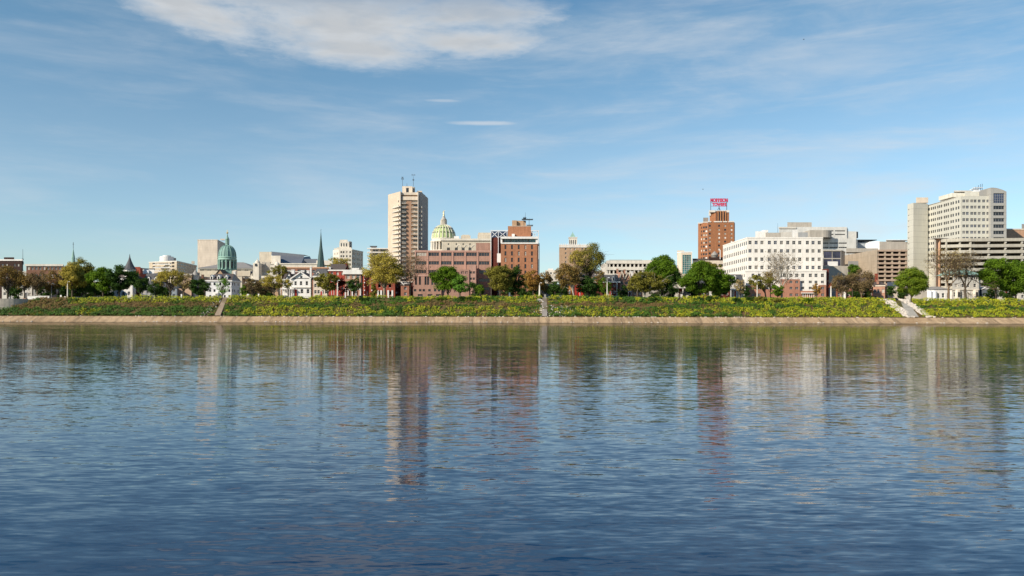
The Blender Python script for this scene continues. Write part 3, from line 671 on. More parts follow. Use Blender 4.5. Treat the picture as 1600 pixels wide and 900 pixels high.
# --- capitol
D = 640
b = Bld('capitol', 'state capitol with a green tiled dome, cream ribs, columned drum and golden statue', 'capitol', px=692, D=D)
b.block([(690, D-22), (772, D-22)], 373, stone, {0: [G([.13, .28, .41, .54, .8], [389], 2.4, 4.4, 'sash', stone, [gdark]), G([.13, .28, .41, .54], [381.5], 1.2, 2.6, 'sash', stone, [gdark])]}, 40, cap=(.8, 1.4, stonel), name='wing_wall')
m = M()
for k in range(40): xx = X(691+k*2.0, D-22.6); m.box(xx, xx+.55, D-22.75, D-22.02, Z(700, 376.3, D-22), Z(700, 375.1, D-22))
b.part(m, 'dentil', conc)
for c in (717, 729, 741):
    m = M(); xc = X(c, D-22)
    for i in range(9):
        a0, a1 = math.pi*i/9, math.pi*(i+1)/9; zc = Z(c, 386.5, D-22)
        m.quad((xc+1.5*math.cos(a0), D-22.25, zc+1.5*math.sin(a0)), (xc+1.5*math.cos(a1), D-22.25, zc+1.5*math.sin(a1)), (xc+2.1*math.cos(a1), D-22.25, zc+2.1*math.sin(a1)), (xc+2.1*math.cos(a0), D-22.25, zc+2.1*math.sin(a0)))
        m.quad((xc+2.1*math.cos(a0), D-22.25, zc+2.1*math.sin(a0)), (xc+2.1*math.cos(a1), D-22.25, zc+2.1*math.sin(a1)), (xc+2.1*math.cos(a1), D-22, zc+2.1*math.sin(a1)), (xc+2.1*math.cos(a0), D-22, zc+2.1*math.sin(a0)))
    b.part(m, 'arch_moulding', stonel)
b.box(709, 717, 369, 373.5, D-12, 12, white, 'roof_house'); b.box(720, 735, 368, 373.5, D-8, 14, stone, 'roof_house'); b.box(722, 733, 366.8, 368, D-6, 12, stone, 'roof_house')
b.box(746, 768, 366.5, 373.5, D-14, 14, stone, 'attic_block'); b.box(747, 767, 363.5, 366.5, D-12, 12, stone, 'attic_block')
xc = X(693, D)
def cp(name, prof, mt, n=40, smooth=True):
    m = M(); m.lathe(xc, D, [(r*S(D), Z(693, y, D)) for r, y in prof], n); return b.part(m, name, mt, smooth)
cp('dome_base', [(21.5, 470), (21.5, 392), (20.5, 391.5)], stonel, 40, False)
cp('drum', [(16.4, 391.5), (16.4, 377)], stone, 40, False)
for k in range(24):
    a = 2*math.pi*k/24; r = 19.2*S(D); m = M(); m.lathe(xc+r*math.cos(a), D+r*math.sin(a), [(.75, Z(693, 391.5, D)), (.62, Z(693, 379, D))], 8); b.part(m, 'column', stonel)
for k in range(24):
    a = 2*math.pi*(k+.5)/24; r = 16.45*S(D); m = M(); u = Vector((-math.sin(a), math.cos(a), 0)); c = Vector((xc+r*math.cos(a), D+r*math.sin(a), 0)) + Vector((math.cos(a), math.sin(a), 0))*.12
    q = lambda w, z: tuple(c+u*w+Vector((0, 0, z))); m.quad(q(-.7, Z(693, 390, D)), q(.7, Z(693, 390, D)), q(.7, Z(693, 380.5, D)), q(-.7, Z(693, 380.5, D))); b.part(m, 'drum_window', gdark)
cp('drum_cornice', [(20.4, 379), (21, 378), (20.4, 377), (18.6, 376.8), (18.6, 374), (19.2, 373.4), (18.6, 372.8)], stonel)
prof = [(18.4*math.cos(t)**.85, 373-22.0*math.sin(t)) for t in [i*math.pi/2/14*.94 for i in range(15)]]
cp('dome', [(max(r, 5), y) for r, y in prof], tilegreen, 48)
for k in range(20):
    a = 2*math.pi*k/20; m = M(); pts = [(xc+(max(r, 5)+.1)*S(D)*math.cos(a), D+(max(r, 5)+.1)*S(D)*math.sin(a), Z(693, y, D)) for r, y in prof]; m.tube(pts, [.46-.016*i for i in range(len(pts))], 6); b.part(m, 'dome_rib', stonel)
for k in range(40):
    a = 2*math.pi*(k % 20+.5)/20; t = (.42 if k < 20 else .8); r = (18.4*math.cos(t)**.85+.25)*S(D); z = Z(693, 373-22*math.sin(t), D); m = M(); w = .42
    m.lathe(xc+r*math.cos(a), D+r*math.sin(a), [(.1, z-.55), (w, z-.3), (w, z+.3), (.1, z+.55)], 6); b.part(m, 'oculus', gdark)
cp('lantern', [(5.6, 353.2), (5.6, 351.4), (4.4, 351), (4.2, 344.4), (4.9, 344), (4.6, 342.8), (3.2, 341.6), (2.6, 340), (1.5, 337.6), (1.2, 336.8)], conc, 20)
for k in range(12):
    a = 2*math.pi*k/12; r = 4.6*S(D); m = M(); m.lathe(xc+r*math.cos(a), D+r*math.sin(a), [(.26, Z(693, 351, D)), (.26, Z(693, 344.4, D))], 6); b.part(m, 'lantern_column', stonel)
zz = Z(693, 337, D); m = M()
m.lathe(xc, D, [(.75, zz), (.7, zz+.5), (.55, zz+.6), (.75, zz+1.0), (.62, zz+1.9), (.42, zz+2.4), (.55, zz+2.9), (.5, zz+3.3), (.16, zz+3.45), (.3, zz+3.7), (.28, zz+4.0), (.05, zz+4.15)], 12)
m.tube([(xc+.45, D, zz+3.2), (xc+.8, D-.2, zz+3.8), (xc+.85, D-.3, zz+4.5)], [.15, .12, .1], 6); m.tube([(xc-.45, D, zz+3.2), (xc-.85, D-.2, zz+2.6), (xc-.9, D-.5, zz+2.4)], [.15, .12, .1], 6); b.part(m, 'statue', gold, True)
b.finish()
# --- rose precast office
D = 402
b = Bld('rose_office', 'rose coloured stepped office building with long ribbon windows and a lower river block', px=706, D=D)
rows = [397.3, 410.8, 424.5]
rib = [G((6, .085, .915), rows, 5.2, 5.6, 'band', pink, [gdark, gdark, gblind]), G((6, .085, .915), [437.5, 451], 5.2, 5, 'band', pink, [gdark])]
b.block([(648, D), (766.5, D)], 391.5, pink, {0: rib}, 14, cap=(.12, .6, pinkl))
m = M()
for k in range(7): c = 648.9 + k*19.55; m.box(X(c-.7, D), X(c+.7, D), D-.22, D-.01, b.base, Z(c, 393, D)); 
b.part(m, 'pilaster', pinkl)
b.box(743.5, 766, 379.5, 391.3, D+.4, 13, pink, 'stair_tower')
D = 387
b.block([(645.5, D), (689.5, D)], 430, pink, {0: [G([.1, .24, .44, .53, .68, .78, .87], [438.5], .95, 13, 'bare', pinkl, [gdark]), G([.07, .25, .38, .58, .78, .92], [453.5], 1.2, 3.6, 'bare', pinkl, [gdark]), G([.25, .6, .9], [461], 2.4, 3, 'bare', pinkl, [gdark])]}, 14.8, name='river_block', cap=(.1, .5, pinkl))
b.block([(689.7, D+1), (733, D+1)], 421, pink, {0: [G([.1, .3, .52, .76, .9], [425.8, 435.5, 445.5, 455], 1.5, 3.6, 'four', pinkl, [gdark])]}, 13.8, name='river_block')
b.block([(733.2, D+1.5), (743.6, D+1.5), (745, D+8)], 414, pinkl, {0: [G([.25, .7], [425.8, 435.5, 447], 1.2, 3.6, 'sash', pink, [gdark])]}, 6, name='stair_block')
b.finish()
# --- brick block framed by white truss
D = 424
b = Bld('truss_framed_block', 'dark red brick block held in a white steel frame with crossed braces on top', px=781, D=D)
b.block([(767.5, D), (796, D), (831, D+1)], 371, brickdk, {}, 22)
b.box(767.3, 832, 361.6, 371, D+2, 16, mat('navy_panel', (.035, .06, .11), .5), 'attic_panel')
m = M(); z0, z1 = Z(780, 371.2, D-.6), Z(780, 361.2, D-.6)
for c in (766.8, 778.4, 792): m.box(X(c-.5, D-.6), X(c+.5, D-.6), D-.9, D-.3, b.base, z1)
m.box(X(766, D), X(842, D), D-.92, D-.28, z1, z1+.45)
for c0, c1 in ((767.4, 777.8), (779, 791.4), (829, 840.4)):
    for a, e in ((z0, z1), (z1, z0)): m.obox((X(c0, D), D-.55, a), (X(c1, D), D-.55, e), .25, .3)
m.box(X(840.3, D), X(841.6, D), D-.9, D+.4, b.base, z1)
b.part(m, 'steel_frame', steelw); b.finish()
# --- brick riverfront hotel block
D = 395
b = Bld('brick_slab_tower', 'orange brick slab with a white banded glazed top floor and five window columns', px=812, D=D)
b.block([(782.5, D), (839.3, D), (841.2, D+12)], 380.5, brickor, {0: [G([.125, .305, .49, .675, .855], (386, 466, 9), .95, 6.6, 'sash', mat('brown_trim', (.16, .08, .05)), [gblind, gdark, gdark])]}, 8)
m = M(); 
b.box(786, 837, 372.6, 379.6, D+1.2, 17, voidm, 'glazed_floor')
for (c0, c1) in ((787.5, 797), (799, 824), (826, 836.5)):
    m = M(); m.quad((X(c0, D), D+1.05, Z(810, 379, D)), (X(c1, D), D+1.05, Z(810, 379, D)), (X(c1, D), D+1.05, Z(810, 373.2, D)), (X(c0, D), D+1.05, Z(810, 373.2, D)), 0)
    k = int((c1-c0)/2.2)
    for i in range(k+1): xx = X(c0+(c1-c0)*i/k, D); m.box(xx-.07, xx+.07, D+.95, D+1.04, Z(810, 379, D), Z(810, 373.2, D), 1)
    b.part(m, 'clerestory', [gteal, concl])
pl = [(X(782.3, D), D), (X(839.6, D), D), (X(841.6, D+12), D+12)]
b.band(pl, Z(810, 381.0, D), Z(810, 379.0, D), .3, white, 'lower_band')
b.box(781.8, 840.2, 369.6, 373, D-.7, 19, white, 'roof_slab')
b.box(781.9, 784.6, 373, 379.2, D-.1, 1.2, white, 'corner_pier'); b.box(836.8, 839.8, 373, 379.2, D-.1, 17, white, 'corner_pier')
b.box(793.5, 829.5, 353.5, 369.4, D+3, 12, brickor, 'penthouse'); b.box(793.2, 829.8, 352.9, 353.6, D+2.9, 12.2, cream, 'penthouse_coping')
b.box(799.8, 807, 344.3, 352.8, D+5, 8, bricktan, 'lift_house'); b.box(807, 821.5, 344.8, 352.8, D+6.5, 6, bricktan, 'lift_house')
b.box(799.5, 804, 365.4, 369.4, D+1.5, 1.4, white, 'roof_unit'); b.box(842.2, 842.9, 380, 468, D+13, .5, brickdk, 'drainpipe')
b.box(776.5, 782.3, 396, 410, D+2, 6, white, 'side_stair')
b.finish()
x = X(822, D+5); t = thing('antenna_platform', 'rooftop antenna platform with two grey decks above the orange brick slab', 'antenna', (x, D+5, Z(822, 353, D)))
m = M()
for c in (818.5, 826.5): m.box(X(c-.3, D+5), X(c+.3, D+5), D+5, D+5.3, Z(822, 353, D), Z(822, 340, D))
m.build('pole', steel, t)
for (c0, c1, yy) in ((815, 832.5, 341.6), (822.5, 832.5, 351.2), (817, 822, 339.6)):
    m = M(); m.box(X(c0, D+5), X(c1, D+5), D+4, D+6.5, Z(822, yy, D), Z(822, yy-.9, D))
    for k in range(7): xx = X(c0+.3+(c1-c0-.8)*k/6, D+4); m.box(xx, xx+.12, D+3.9, D+4.0, Z(822, yy, D), Z(822, yy-2.2, D))
    m.build('deck', steel, t)
m = M(); m.tube([(X(820.5, D+5), D+5, Z(822, 341, D)), (X(820.5, D+5), D+5, Z(822, 330, D))], [.1, .05], 5); m.build('whip', steel, t)
# --- small pale building in the gap at x=862
b = Bld('pale_apartments', 'small pale stepped building in the gap right of the orange brick slab', px=862, D=520)
b.block([(852, 520), (870, 520)], 422, stonel, {0: [G((3, .2, .8), (427, 450, 5), 1.6, 3)]}, 15); b.box(856, 864, 419.6, 422, 523, 5, white, 'roof_house')
b.box(860, 872, 428, 440, 515, 5, stonel, 'annex'); b.finish()
# --- tan tower with green pyramid
D = 520
b = Bld('pyramid_roof_tower', 'tan brick tower with a notched stone parapet and a small green pyramid roof', 'tower', px=898, D=D)
b.block([(873.5, D), (921, D), (925, D+16)], 383.5, bricktan, {0: [G([.22, .38, .52, .76, .88], (389, 436, 8), 1.0, 3, 'sash', stonel, [gdark, gdark, gblind])], 1: [G([.5], (389, 430, 6), 1, 3)]}, 8)
pl = [(X(873.5, D), D), (X(921, D), D), (X(925, D+16), D+16)]
b.band(pl, Z(898, 386.8, D), Z(898, 382.6, D), .4, mat('white_terracotta', (.70, .64, .56)), 'parapet')
m = M()
for k in range(17): c = 874+k*2.9; m.box(X(c, D), X(c+1.2, D), D-.39, D+.2, Z(898, 382.6, D), Z(898, 380.8, D))
b.part(m, 'merlon', white)
b.box(888.5, 901.6, 371.5, 383, D+4, 6, stonel, 'crown'); b.box(887.9, 902.2, 370.3, 371.5, D+3.7, 6.6, mat('white_terracotta', (.7, .64, .56)), 'crown_cornice')
xm = X(895, D+4); m = M()
for c in (890.2, 893, 896, 899): m.box(X(c, D), X(c+1, D), D+3.85, D+3.99, Z(895, 381, D), Z(895, 374, D))
b.part(m, 'crown_window', gdark)
m = M(); hw = X(901.8, D+4)-xm; m.lathe(xm, D+7, [(hw*1.05, Z(895, 370.3, D)), (.15, Z(895, 361.6, D)), (.05, Z(895, 359.6, D))], 4, 0, True, math.pi/4, math.pi/4+2*math.pi); b.part(m, 'pyramid_roof', copperl); b.finish()
b = Bld('grey_row', 'brown shingled low building whose roof shows right of the tan tower', px=935, D=450)
b.block([(898, 450), (948, 450)], 432, bricktan, {}, 20); b.pitched(X(898, 450), X(948, 450), 450, 470, Z(925, 432, 450), Z(925, 417, 455), slatebr, 'hip', .4); b.finish()
b = Bld('red_front_house', 'house with a bright red painted front and an ochre side bay behind the sycamore trunk', 'house', px=901, D=385)
b.block([(887, 385), (913, 385), (914, 390)], 438, brickdk, {0: [G([.7, .85], [444, 452], 1.1, 4.4), G([.2], [444], 1.2, 4)]}, 12)
b.box(899, 911, 446, 468, 384.6, .38, woodred, 'red_front'); b.box(887.6, 893, 447, 468, 384.5, .48, orangep, 'ochre_bay'); b.box(888.6, 891, 453, 460, 384.3, .18, white, 'bay_window')
b.pitched(X(887, 385), X(913, 385), 385, 397, Z(900, 438, 385), Z(900, 427, 387), slatebr, 'hip'); b.door(904, 456, 3.4, 384.55, mat('bright_red_door', (.6, .03, .02))); b.finish()
# --- open deck parking garages
def deck(b, corners, ys, hb, back, mt, cols, ytop_off=0, colm=None, interior=voidm):
    """parapet bands at pixel rows ys (centre, at the reference corner), columns between, slabs and a rear core"""
    P = [(X(p, d), d) for p, d in corners]; k = min(range(len(corners)), key=lambda i: corners[i][1]); rp, rD = corners[k]
    for y in ys:
        z0, z1 = Z(rp, y+hb/2, rD), Z(rp, y-hb/2, rD)
        b.band(P, z0, z1, .35, mt, 'parapet')
        m = M(); ym = max(p[1] for p in P)+back; R2 = [*P, (P[-1][0], ym), (P[0][0]*ym/P[0][1]+.3, ym)]
        m.ngon([(a, c, z0+.15) for a, c in R2]); m.ngon([(a, c, z0+.45) for a, c in reversed(R2)]); b.part(m, 'deck_slab', mt)
    zt = Z(rp, ys[0], rD)
    for i in range(len(P)-1):
        A, B2 = Vector(P[i]), Vector(P[i+1]); u = (B2-A).normalized(); n = Vector((u.y, -u.x))
        for f in cols[i]:
            q = A+(B2-A)*f - n*.5; m = M(); m.obox((q.x, q.y, b.base), (q.x, q.y, zt), 1.0, .8); b.part(m, 'column', colm or mt)
    m = M(); ym = max(p[1] for p in P)+back; xs = [p[0] for p in P]
    xl = P[0][0]*ym/P[0][1]+.4; m.box(xl, max(xs)-.3, ym-.6, ym, b.base, zt-.5)
    m.quad((P[0][0]+.1, P[0][1]+.2, b.base), (xl, ym-.6, b.base), (xl, ym-.6, zt-.4), (P[0][0]+.1, P[0][1]+.2, zt-.4)); m.box(max(xs)-.3, max(xs)-.02, min(ym-back, ym-1), ym, b.base, zt-.4)
    b.part(m, 'rear_wall', conc)
b = Bld('parking_garage', 'white two storey open parking deck above the gabled house roofs', 'garage', px=990, D=450)
deck(b, [(947, 450), (1037, 450)], [409.5, 419.5, 430], 5.0, 26, mat('white_deck_concrete', (.66, .61, .52)), [[.015, .06]+[.13+.072*k for k in range(12)]], colm=concl)
b.box(946, 950, 410, 470, 450.4, 25, concl, 'end_wall'); b.box(1003, 1037, 406.5, 410, 452, 20, cream, 'stair_top'); b.box(952, 1003, 405.8, 406.6, 451, 1, conc, 'rail'); b.finish()
b = Bld('slate_roof_house', 'brown house with a tall slate mansard roof and one white dormer beside the light pole', 'house', px=948, D=388)
b.block([(928, 388), (967.5, 388), (969, 394)], 440, brickdk, {0: [G([.5, .8], [446, 456], 1.2, 4.5)]}, 12, cap=(.5, .5, white))
b.pitched(X(928, 388), X(967.5, 388), 388, 400, Z(948, 440, 388), Z(948, 428.6, 388), slate, 'mansard', .4, inset=1.5); b.band([(X(929, 389), 389.2), (X(966, 389), 389.2)], Z(948, 429.4, 388), Z(948, 428.2, 388), .3, concl, 'roof_edge')
b.dormer(958.5, 430.5, 439, 5, 387.8, 2.4, white, white)
m = M(); m.box(X(963, 388), X(964.5, 388), 387.4, 387.96, b.base, Z(964, 440, 388)); b.part(m, 'pilaster', concl); b.door(953, 455, 3, 388); b.finish()
b = Bld('gothic_house', 'pinkish Victorian house with steep pointed gables and tall chimneys', 'house', px=983, D=390)
b.block([(968, 390), (1003, 390), (1004, 396)], 437, brickpink, {0: [G((5, .1, .9), [442, 450, 458], 1.1, 4.4)]}, 12)
for c, w, yt in ((971.5, 6, 424), (981, 9, 426), (991, 9, 425)):
    x0, x1 = X(c-w/2, 390), X(c+w/2, 390); b.pitched(x0, x1, 390.02, 402, Z(c, 437, 390), Z(c, yt, 390), slatebr if c > 975 else brickpink, 'front', .3, wallm=brickpink)
    m = M(); xm = (x0+x1)/2; m.obox((x0-.35, 389.6, Z(c, 437.2, 390)), (xm, 389.6, Z(c, yt-.6, 390)), .25, .4); m.obox((x1+.35, 389.6, Z(c, 437.2, 390)), (xm, 389.6, Z(c, yt-.65, 390)), .25, .4); b.part(m, 'bargeboard', cream)
b.chimney(964.7, 420, 437, 2.6, 391, brickpink); b.chimney(976, 421, 434, 2.4, 392, brickpink); b.chimney(987.5, 424, 434, 2.4, 392, white); b.door(984, 456, 3, 390, brickdk); b.finish()
b = Bld('white_porch_house', 'white porch house between the two largest green trees with a flat projecting eave', 'house', px=1060, D=386)
b.block([(1040, 386), (1076, 386), (1078, 390)], 434, concl, {0: [G((5, .12, .9), [438.5, 447], 1.1, 4.4)]}, 10, cap=(.9, .5, white))
b.box(1052, 1078, 449, 450.2, 382.5, 3.4, white, 'porch_roof')
for c in (1052.6, 1059.5, 1067, 1077): m = M(); m.box(X(c-.5, 383), X(c+.5, 383), 382.7, 383.2, b.base, Z(c, 450, 383)); b.part(m, 'porch_post', white)
b.box(1061, 1069, 451, 468, 385.7, .25, brickred, 'red_panel'); b.door(1065, 456, 3, 385.6, white); b.finish()
b = Bld('brick_porch_house', 'brick house with arched white porch windows under the rich green tree', 'house', px=1090, D=388)
b.block([(1079, 388), (1140, 388), (1141, 393)], 446, brickdk, {0: [G((8, .07, .93), [451, 459], 1.3, 4.4)]}, 10, cap=(.5, .5, white)); b.door(1110, 456, 3, 388, white)
b.pitched(X(1079, 388), X(1140, 388), 388, 398, Z(1100, 446, 388), Z(1100, 437, 390), slate, 'hip'); b.finish()
b = Bld('dormer_house', 'white dormered house with a columned entrance at the foot of the white office', 'house', px=1152, D=384)
b.block([(1143, 384), (1161, 384), (1162, 390)], 441, concl, {0: [G([.3, .7], [446.5], 1.2, 4.4)]}, 9)
b.pitched(X(1143, 384), X(1161, 384), 384, 393, Z(1152, 441, 384), Z(1152, 428, 384), slate, 'side', wallm=white); b.dormer(1147.5, 428.5, 438, 5, 383.6, 3, white, slate)
b.box(1141, 1156, 451.6, 453, 381.4, 2.5, white, 'porch_roof')
for c in (1142, 1146.5, 1151, 1155): m = M(); m.box(X(c-.4, 382), X(c+.4, 382), 381.6, 382.0, b.base, Z(c, 453, 382)); b.part(m, 'column', white)
b.door(1148.5, 455, 2.6, 384); b.finish()
# --- glass stair tower block
D = 470
b = Bld('glass_front_block', 'cream block with a tall teal glass curtain wall facing the river', px=1069, D=D)
b.block([(1058, D+4), (1064.5, D), (1081, D)], 393.5, cream, {1: [G([.52], [413], 5.2, 30, 'grid', concl, [gteal])]}, 18, cap=(.2, .5, white)); b.box(1057.6, 1069, 391.4, 393.8, D+6, 8, cream, 'roof_house'); b.finish()
# --- low beige hall
b = Bld('beige_hall', 'low beige hall with a dark flat roof at the foot of the russet tower', px=1105, D=480)
b.block([(1082, 480), (1131, 480)], 407, cream, {0: [G([.9], [414.5], 2.8, 4, 'bare', white, [gdark])]}, 22); b.box(1082, 1108, 404, 407.2, 480.6, 14, slatebr, 'roof_edge'); b.box(1107, 1130, 402, 407.2, 482, 14, brickbrn, 'attic')
x = X(1117, 486); m = M(); m.lathe(x, 487, [(2.0, Z(1117, 404, 484)), (2.0, Z(1117, 399, 484)), (2.4, Z(1117, 398.6, 484)), (1.7, Z(1117, 395.5, 484)), (.6, Z(1117, 393, 484)), (.1, Z(1117, 391.6, 484))], 12); b.part(m, 'cupola', greyroof, True)
b.box(1124.7, 1125.7, 390.5, 405, 481, .5, white, 'flue'); b.finish()
# --- russet brick art deco tower with sign
D = 560
b = Bld('deco_brick_tower', 'russet brick stepped tower with white parapet tips, carrying the red roof sign', 'tower', px=1120, D=D)
dk = mat('russet_shade_trim', (.16, .07, .04))
ws = [mat('bright_blind', (.75, .7, .62), .6), gdark, gdark, gblind]
b.block([(1090.5, D+8), (1097.5, D+2), (1105.5, D)], 348, brickdeco, {1: [G([.25, .72], (355, 403, 9), 1.3, 3.1, 'bare', white, ws)], 0: [G([.75], (355, 403, 9), 1.3, 3.1, 'bare', white, ws)]}, 6, name='left_wall')
b.block([(1105.6, D), (1146.8, D), (1148, D+10)], 346.5, brickdeco, {0: [G([.08, .43, .66, .9], (352.8, 402, 9), 1.4, 3.0, 'bare', white, ws)]}, 16, name='front_wall')
b.block([(1108.5, D+4), (1117.5, D+2.4), (1118, D+2.4), (1139, D+2.4)], 330, brickdeco, {}, 12, name='crown')
for c in (1119.5, 1123.6, 1127.4, 1131.2): m = M(); m.box(X(c, D+2), X(c+1.1, D+2), D+2.25, D+2.42, Z(1125, 345, D), Z(1125, 331, D)); b.part(m, 'crown_slot', gdark)
for c in (1121.4, 1125.3, 1129.2, 1133.2): m = M(); m.box(X(c, D+2), X(c+.9, D+2), D+1.7, D+2.38, Z(1125, 346, D), Z(1125, 328.6, D)); b.part(m, 'crown_rib', mat('orange_rib', (.45, .22, .1)))
tip = mat('white_terracotta', (.70, .64, .56))
for (c0, c1, y0, y1, dd) in ((1108, 1117.5, 328.4, 331.5, 1.8), (1135, 1139.3, 328.4, 331.8, 1.9), (1117.6, 1135, 328.8, 330, 2.1), (1107.6, 1110.4, 331, 337, 3.2)): b.box(c0, c1, y0, y1, D+dd, .9, tip, 'parapet_tip')
for (c0, c1) in ((1106, 1111), (1115.5, 1128), (1130, 1136), (1138, 1147)): b.box(c0, c1, 345.4, 347.2, D-.35, .9, tip, 'parapet_tip')
for (c0, c1, yy) in ((1090.5, 1097, 348.4), (1098, 1105, 346.9)): b.box(c0, c1, yy-.6, yy+1, D+1.2 if c0 > 1095 else D+3.2, .9, tip, 'parapet_tip')
b.box(1098.5, 1106.5, 340, 346.5, D+14, 8, greyroof, 'water_tank_house'); b.finish()
x = X(1123.5, D+6); DS = D+5
t = thing('roof_sign', 'red lettered roof sign on a dark steel frame above the russet brick tower', 'sign', (x, DS, Z(1123, 330, D)))
m = M()
for c in (1110.3, 1123.4, 1135.3): m.box(X(c-.35, DS), X(c+.35, DS), DS, DS+.3, Z(1123, 330, D)-1, Z(1123, 310 if c != 1123.4 else 320, D))
for yy in (310.4, 315.8, 317, 322.2): m.box(X(1110, DS), X(1136, DS), DS+.02, DS+.2, Z(1123, yy+.15, DS), Z(1123, yy-.15, DS))
m.obox((X(1119, DS), DS+2, Z(1123, 330, D)-.5), (X(1123.4, DS), DS+.2, Z(1123, 322, D)), .2, .2); m.obox((X(1128, DS), DS+2, Z(1123, 330, D)-.5), (X(1123.4, DS), DS+.2, Z(1123, 322, D)), .2, .2); m.build('sign_frame', steel, t)
def word(txt, c0, c1, y0, y1, D, mt, parent, name='lettering', ext=.12, bold=.02):
    cu = bpy.data.curves.new(name, 'FONT'); cu.body = txt; cu.align_x = 'CENTER'; cu.extrude = ext; cu.offset = bold+.035; cu.size = 1
    o = bpy.data.objects.new(name, cu); COL.objects.link(o)
    me = bpy.data.meshes.new_from_object(o.evaluated_get(bpy.context.evaluated_depsgraph_get())); bpy.data.objects.remove(o)
    co = np.zeros(len(me.vertices)*3); me.vertices.foreach_get('co', co); co = co.reshape(-1, 3)
    lo, hi = co.min(0), co.max(0); x0, x1 = X(c0, D), X(c1, D); z0, z1 = Z((c0+c1)/2, y1, D), Z((c0+c1)/2, y0, D); w = wloc(parent)
    out = np.stack([x0+(co[:, 0]-lo[0])/(hi[0]-lo[0])*(x1-x0)-w.x, D-(co[:, 2]-lo[2])/(hi[2]-lo[2]+1e-9)*.3-w.y, z0+(co[:, 1]-lo[1])/(hi[1]-lo[1])*(z1-z0)-w.z], 1)
    me.vertices.foreach_set('co', out.ravel()); me.materials.clear(); me.materials.append(mt); me.update()
    o = bpy.data.objects.new(name, me); COL.objects.link(o); o.parent = parent; return o
word('MORRISON', 1109.6, 1137, 310, 316, DS-.1, signred, t); word('TOWERS', 1112.5, 1134.5, 316.9, 322.6, DS-.1, signred, t)
# --- white office
D = 400
b = Bld('white_office', 'large white office block with rows of square windows over a brick base', px=1225, D=D)
f4 = mat('grey_window_frame', (.30, .29, .27), .6)
cols = [.039, .094, .144, .208, .260, .313, .369, .421, .474, .541, .590, .646]
cols = [.035, .09, .14, .205, .26, .315, .37, .425, .475, .54, .59, .645]
fc = [(c-1168)/(1285-1168) for c in (1172.3, 1181.8, 1190.8, 1202.3, 1211.5, 1221, 1230.8, 1240.2, 1249.4, 1261.2, 1270, 1279.6)]
b.block([(1129.5, 447), (1167.5, D), (1285.5, D)], 370.8, whitewall, {0: [G((13, .05, .96), [379.5, 392.2, 405, 417.8], 1.9, 5.6, 'bare', f4, [gdark]), G((13, .05, .96), [430, 443], 1.8, 4.5, 'bare', f4, [gdark])],
   1: [G(fc, [379, 392, 405, 417.8], 1.6, 5.4, 'four', f4, [gdark, gdark, gblue, mat('drawn_blind', (.22, .2, .17), .5)])]}, 14, cap=(.12, .5, whitewall))
fl = [(c-1165)/(1291-1165) for c in (1176.6, 1186.5, 1236, 1245, 1254.6, 1266.4, 1275.3, 1285.3)]
fm = [(c-1165)/(1291-1165) for c in (1206, 1216, 1226)]
Dl = 392
b.block([(1165, Dl+1), (1290.8, Dl), (1294, Dl+20)], 422.8, whitewall, {0: [G(fl, [430.3], 1.5, 5.4, 'four', f4, [gdark]), G(fm, [430.3], 1.5, 5.4, 'four', f4, [gdark]), G([(c-1165)/126 for c in (1254.6, 1266.4, 1275.3, 1285.3)], [440.6, 450], 1.5, 3.9, 'four', f4, [gdark]),
    G([(c-1165)/126 for c in (1176.6, 1186.5)], [440.6], 1.5, 3.9, 'four', f4, [gdark])]}, 0, name='podium_wall', cap=(.15, .45, whitewall))
brb = mat('base_rose_brick', (.42, .20, .13), .9)
def brick(c0, c1, y0, dd):
    b.block([(c0, Dl-dd), (c1, Dl-dd)], y0, brb, {0: [G([(q-c0)/(c1-c0) for q in (1176.6, 1186.5, 1236, 1245, 1254.6, 1266.4, 1275.3, 1285.3) if c0+1 < q < c1-1], [q for q in (440.6, 450.2, 460.5) if q > y0+3], 1.5, 3.9, 'four', f4, [gdark])]}, .65, name='brick_base')
brick(1165.2, 1196, 446, .9); brick(1219, 1249.8, 436.2, 1.1); brick(1279.5, 1290.6, 445.2, .9); brick(1250, 1279.3, 454.5, .8); brick(1196.2, 1218.8, 452, .7)
b.box(1291.6, 1295, 420, 470, Dl+2, 16, brickdk, 'brick_return')
m = M()
for i in range(6): c = 1256+i*3.4; m.box(X(c-.3, 390), X(c+.3, 390), Dl-1.1, Dl-.82, b.base, Z(c, 458.5, 391))
m.box(X(1253, 390), X(1276, 390), Dl-1.7, Dl-.82, Z(1265, 458.5, 391), Z(1265, 457.2, 391)); b.part(m, 'entrance_canopy', white)
# plant on the roof
b.box(1180, 1198, 361.5, 371, 412, 10, white, 'plant_screen'); b.box(1196, 1220, 363.5, 371, 411, 6, conc, 'plant_room'); b.box(1193, 1200, 359.5, 363, 415, 8, white, 'plant_unit')
b.finish()
mast(1215, 349, 364, 412, 'thin whip antenna on the white office roof', .09)
# --- hospital complex behind
D = 500
b = Bld('hospital', 'long grey white hospital of stacked horizontal bands behind the white office', 'hospital', px=1270, D=D)
b.block([(1217, D), (1323, D), (1325, D+14)], 354.5, mat('hospital_panel', (.58, .57, .53), .8), {0: [G((3, .56, .9), [360.6, 366.2], 6.4, 1.7, 'band', greyroof, [gdark])]}, 40)
b.block([(1255, D-6), (1337.5, D-6), (1340, D+8)], 372.5, mat('hospital_panel', (.58, .57, .53), .8), {0: [G((4, .4, .92), [379.8, 386.6], 5.2, 2.0, 'band', greyroof, [gdark])]}, 40, name='lower_wall')
b.box(1323.2, 1338, 361.5, 373, D+1, 20, mat('hospital_panel', (.58, .57, .53), .8), 'wing'); b.box(1338, 1340.5, 362, 372, D+2, 18, steel, 'end_glass')
b.box(1230, 1268, 347.3, 354.5, D+10, 16, conc, 'plant_room'); b.box(1217, 1244, 354.8, 357, D-.5, 1, concl, 'coping')
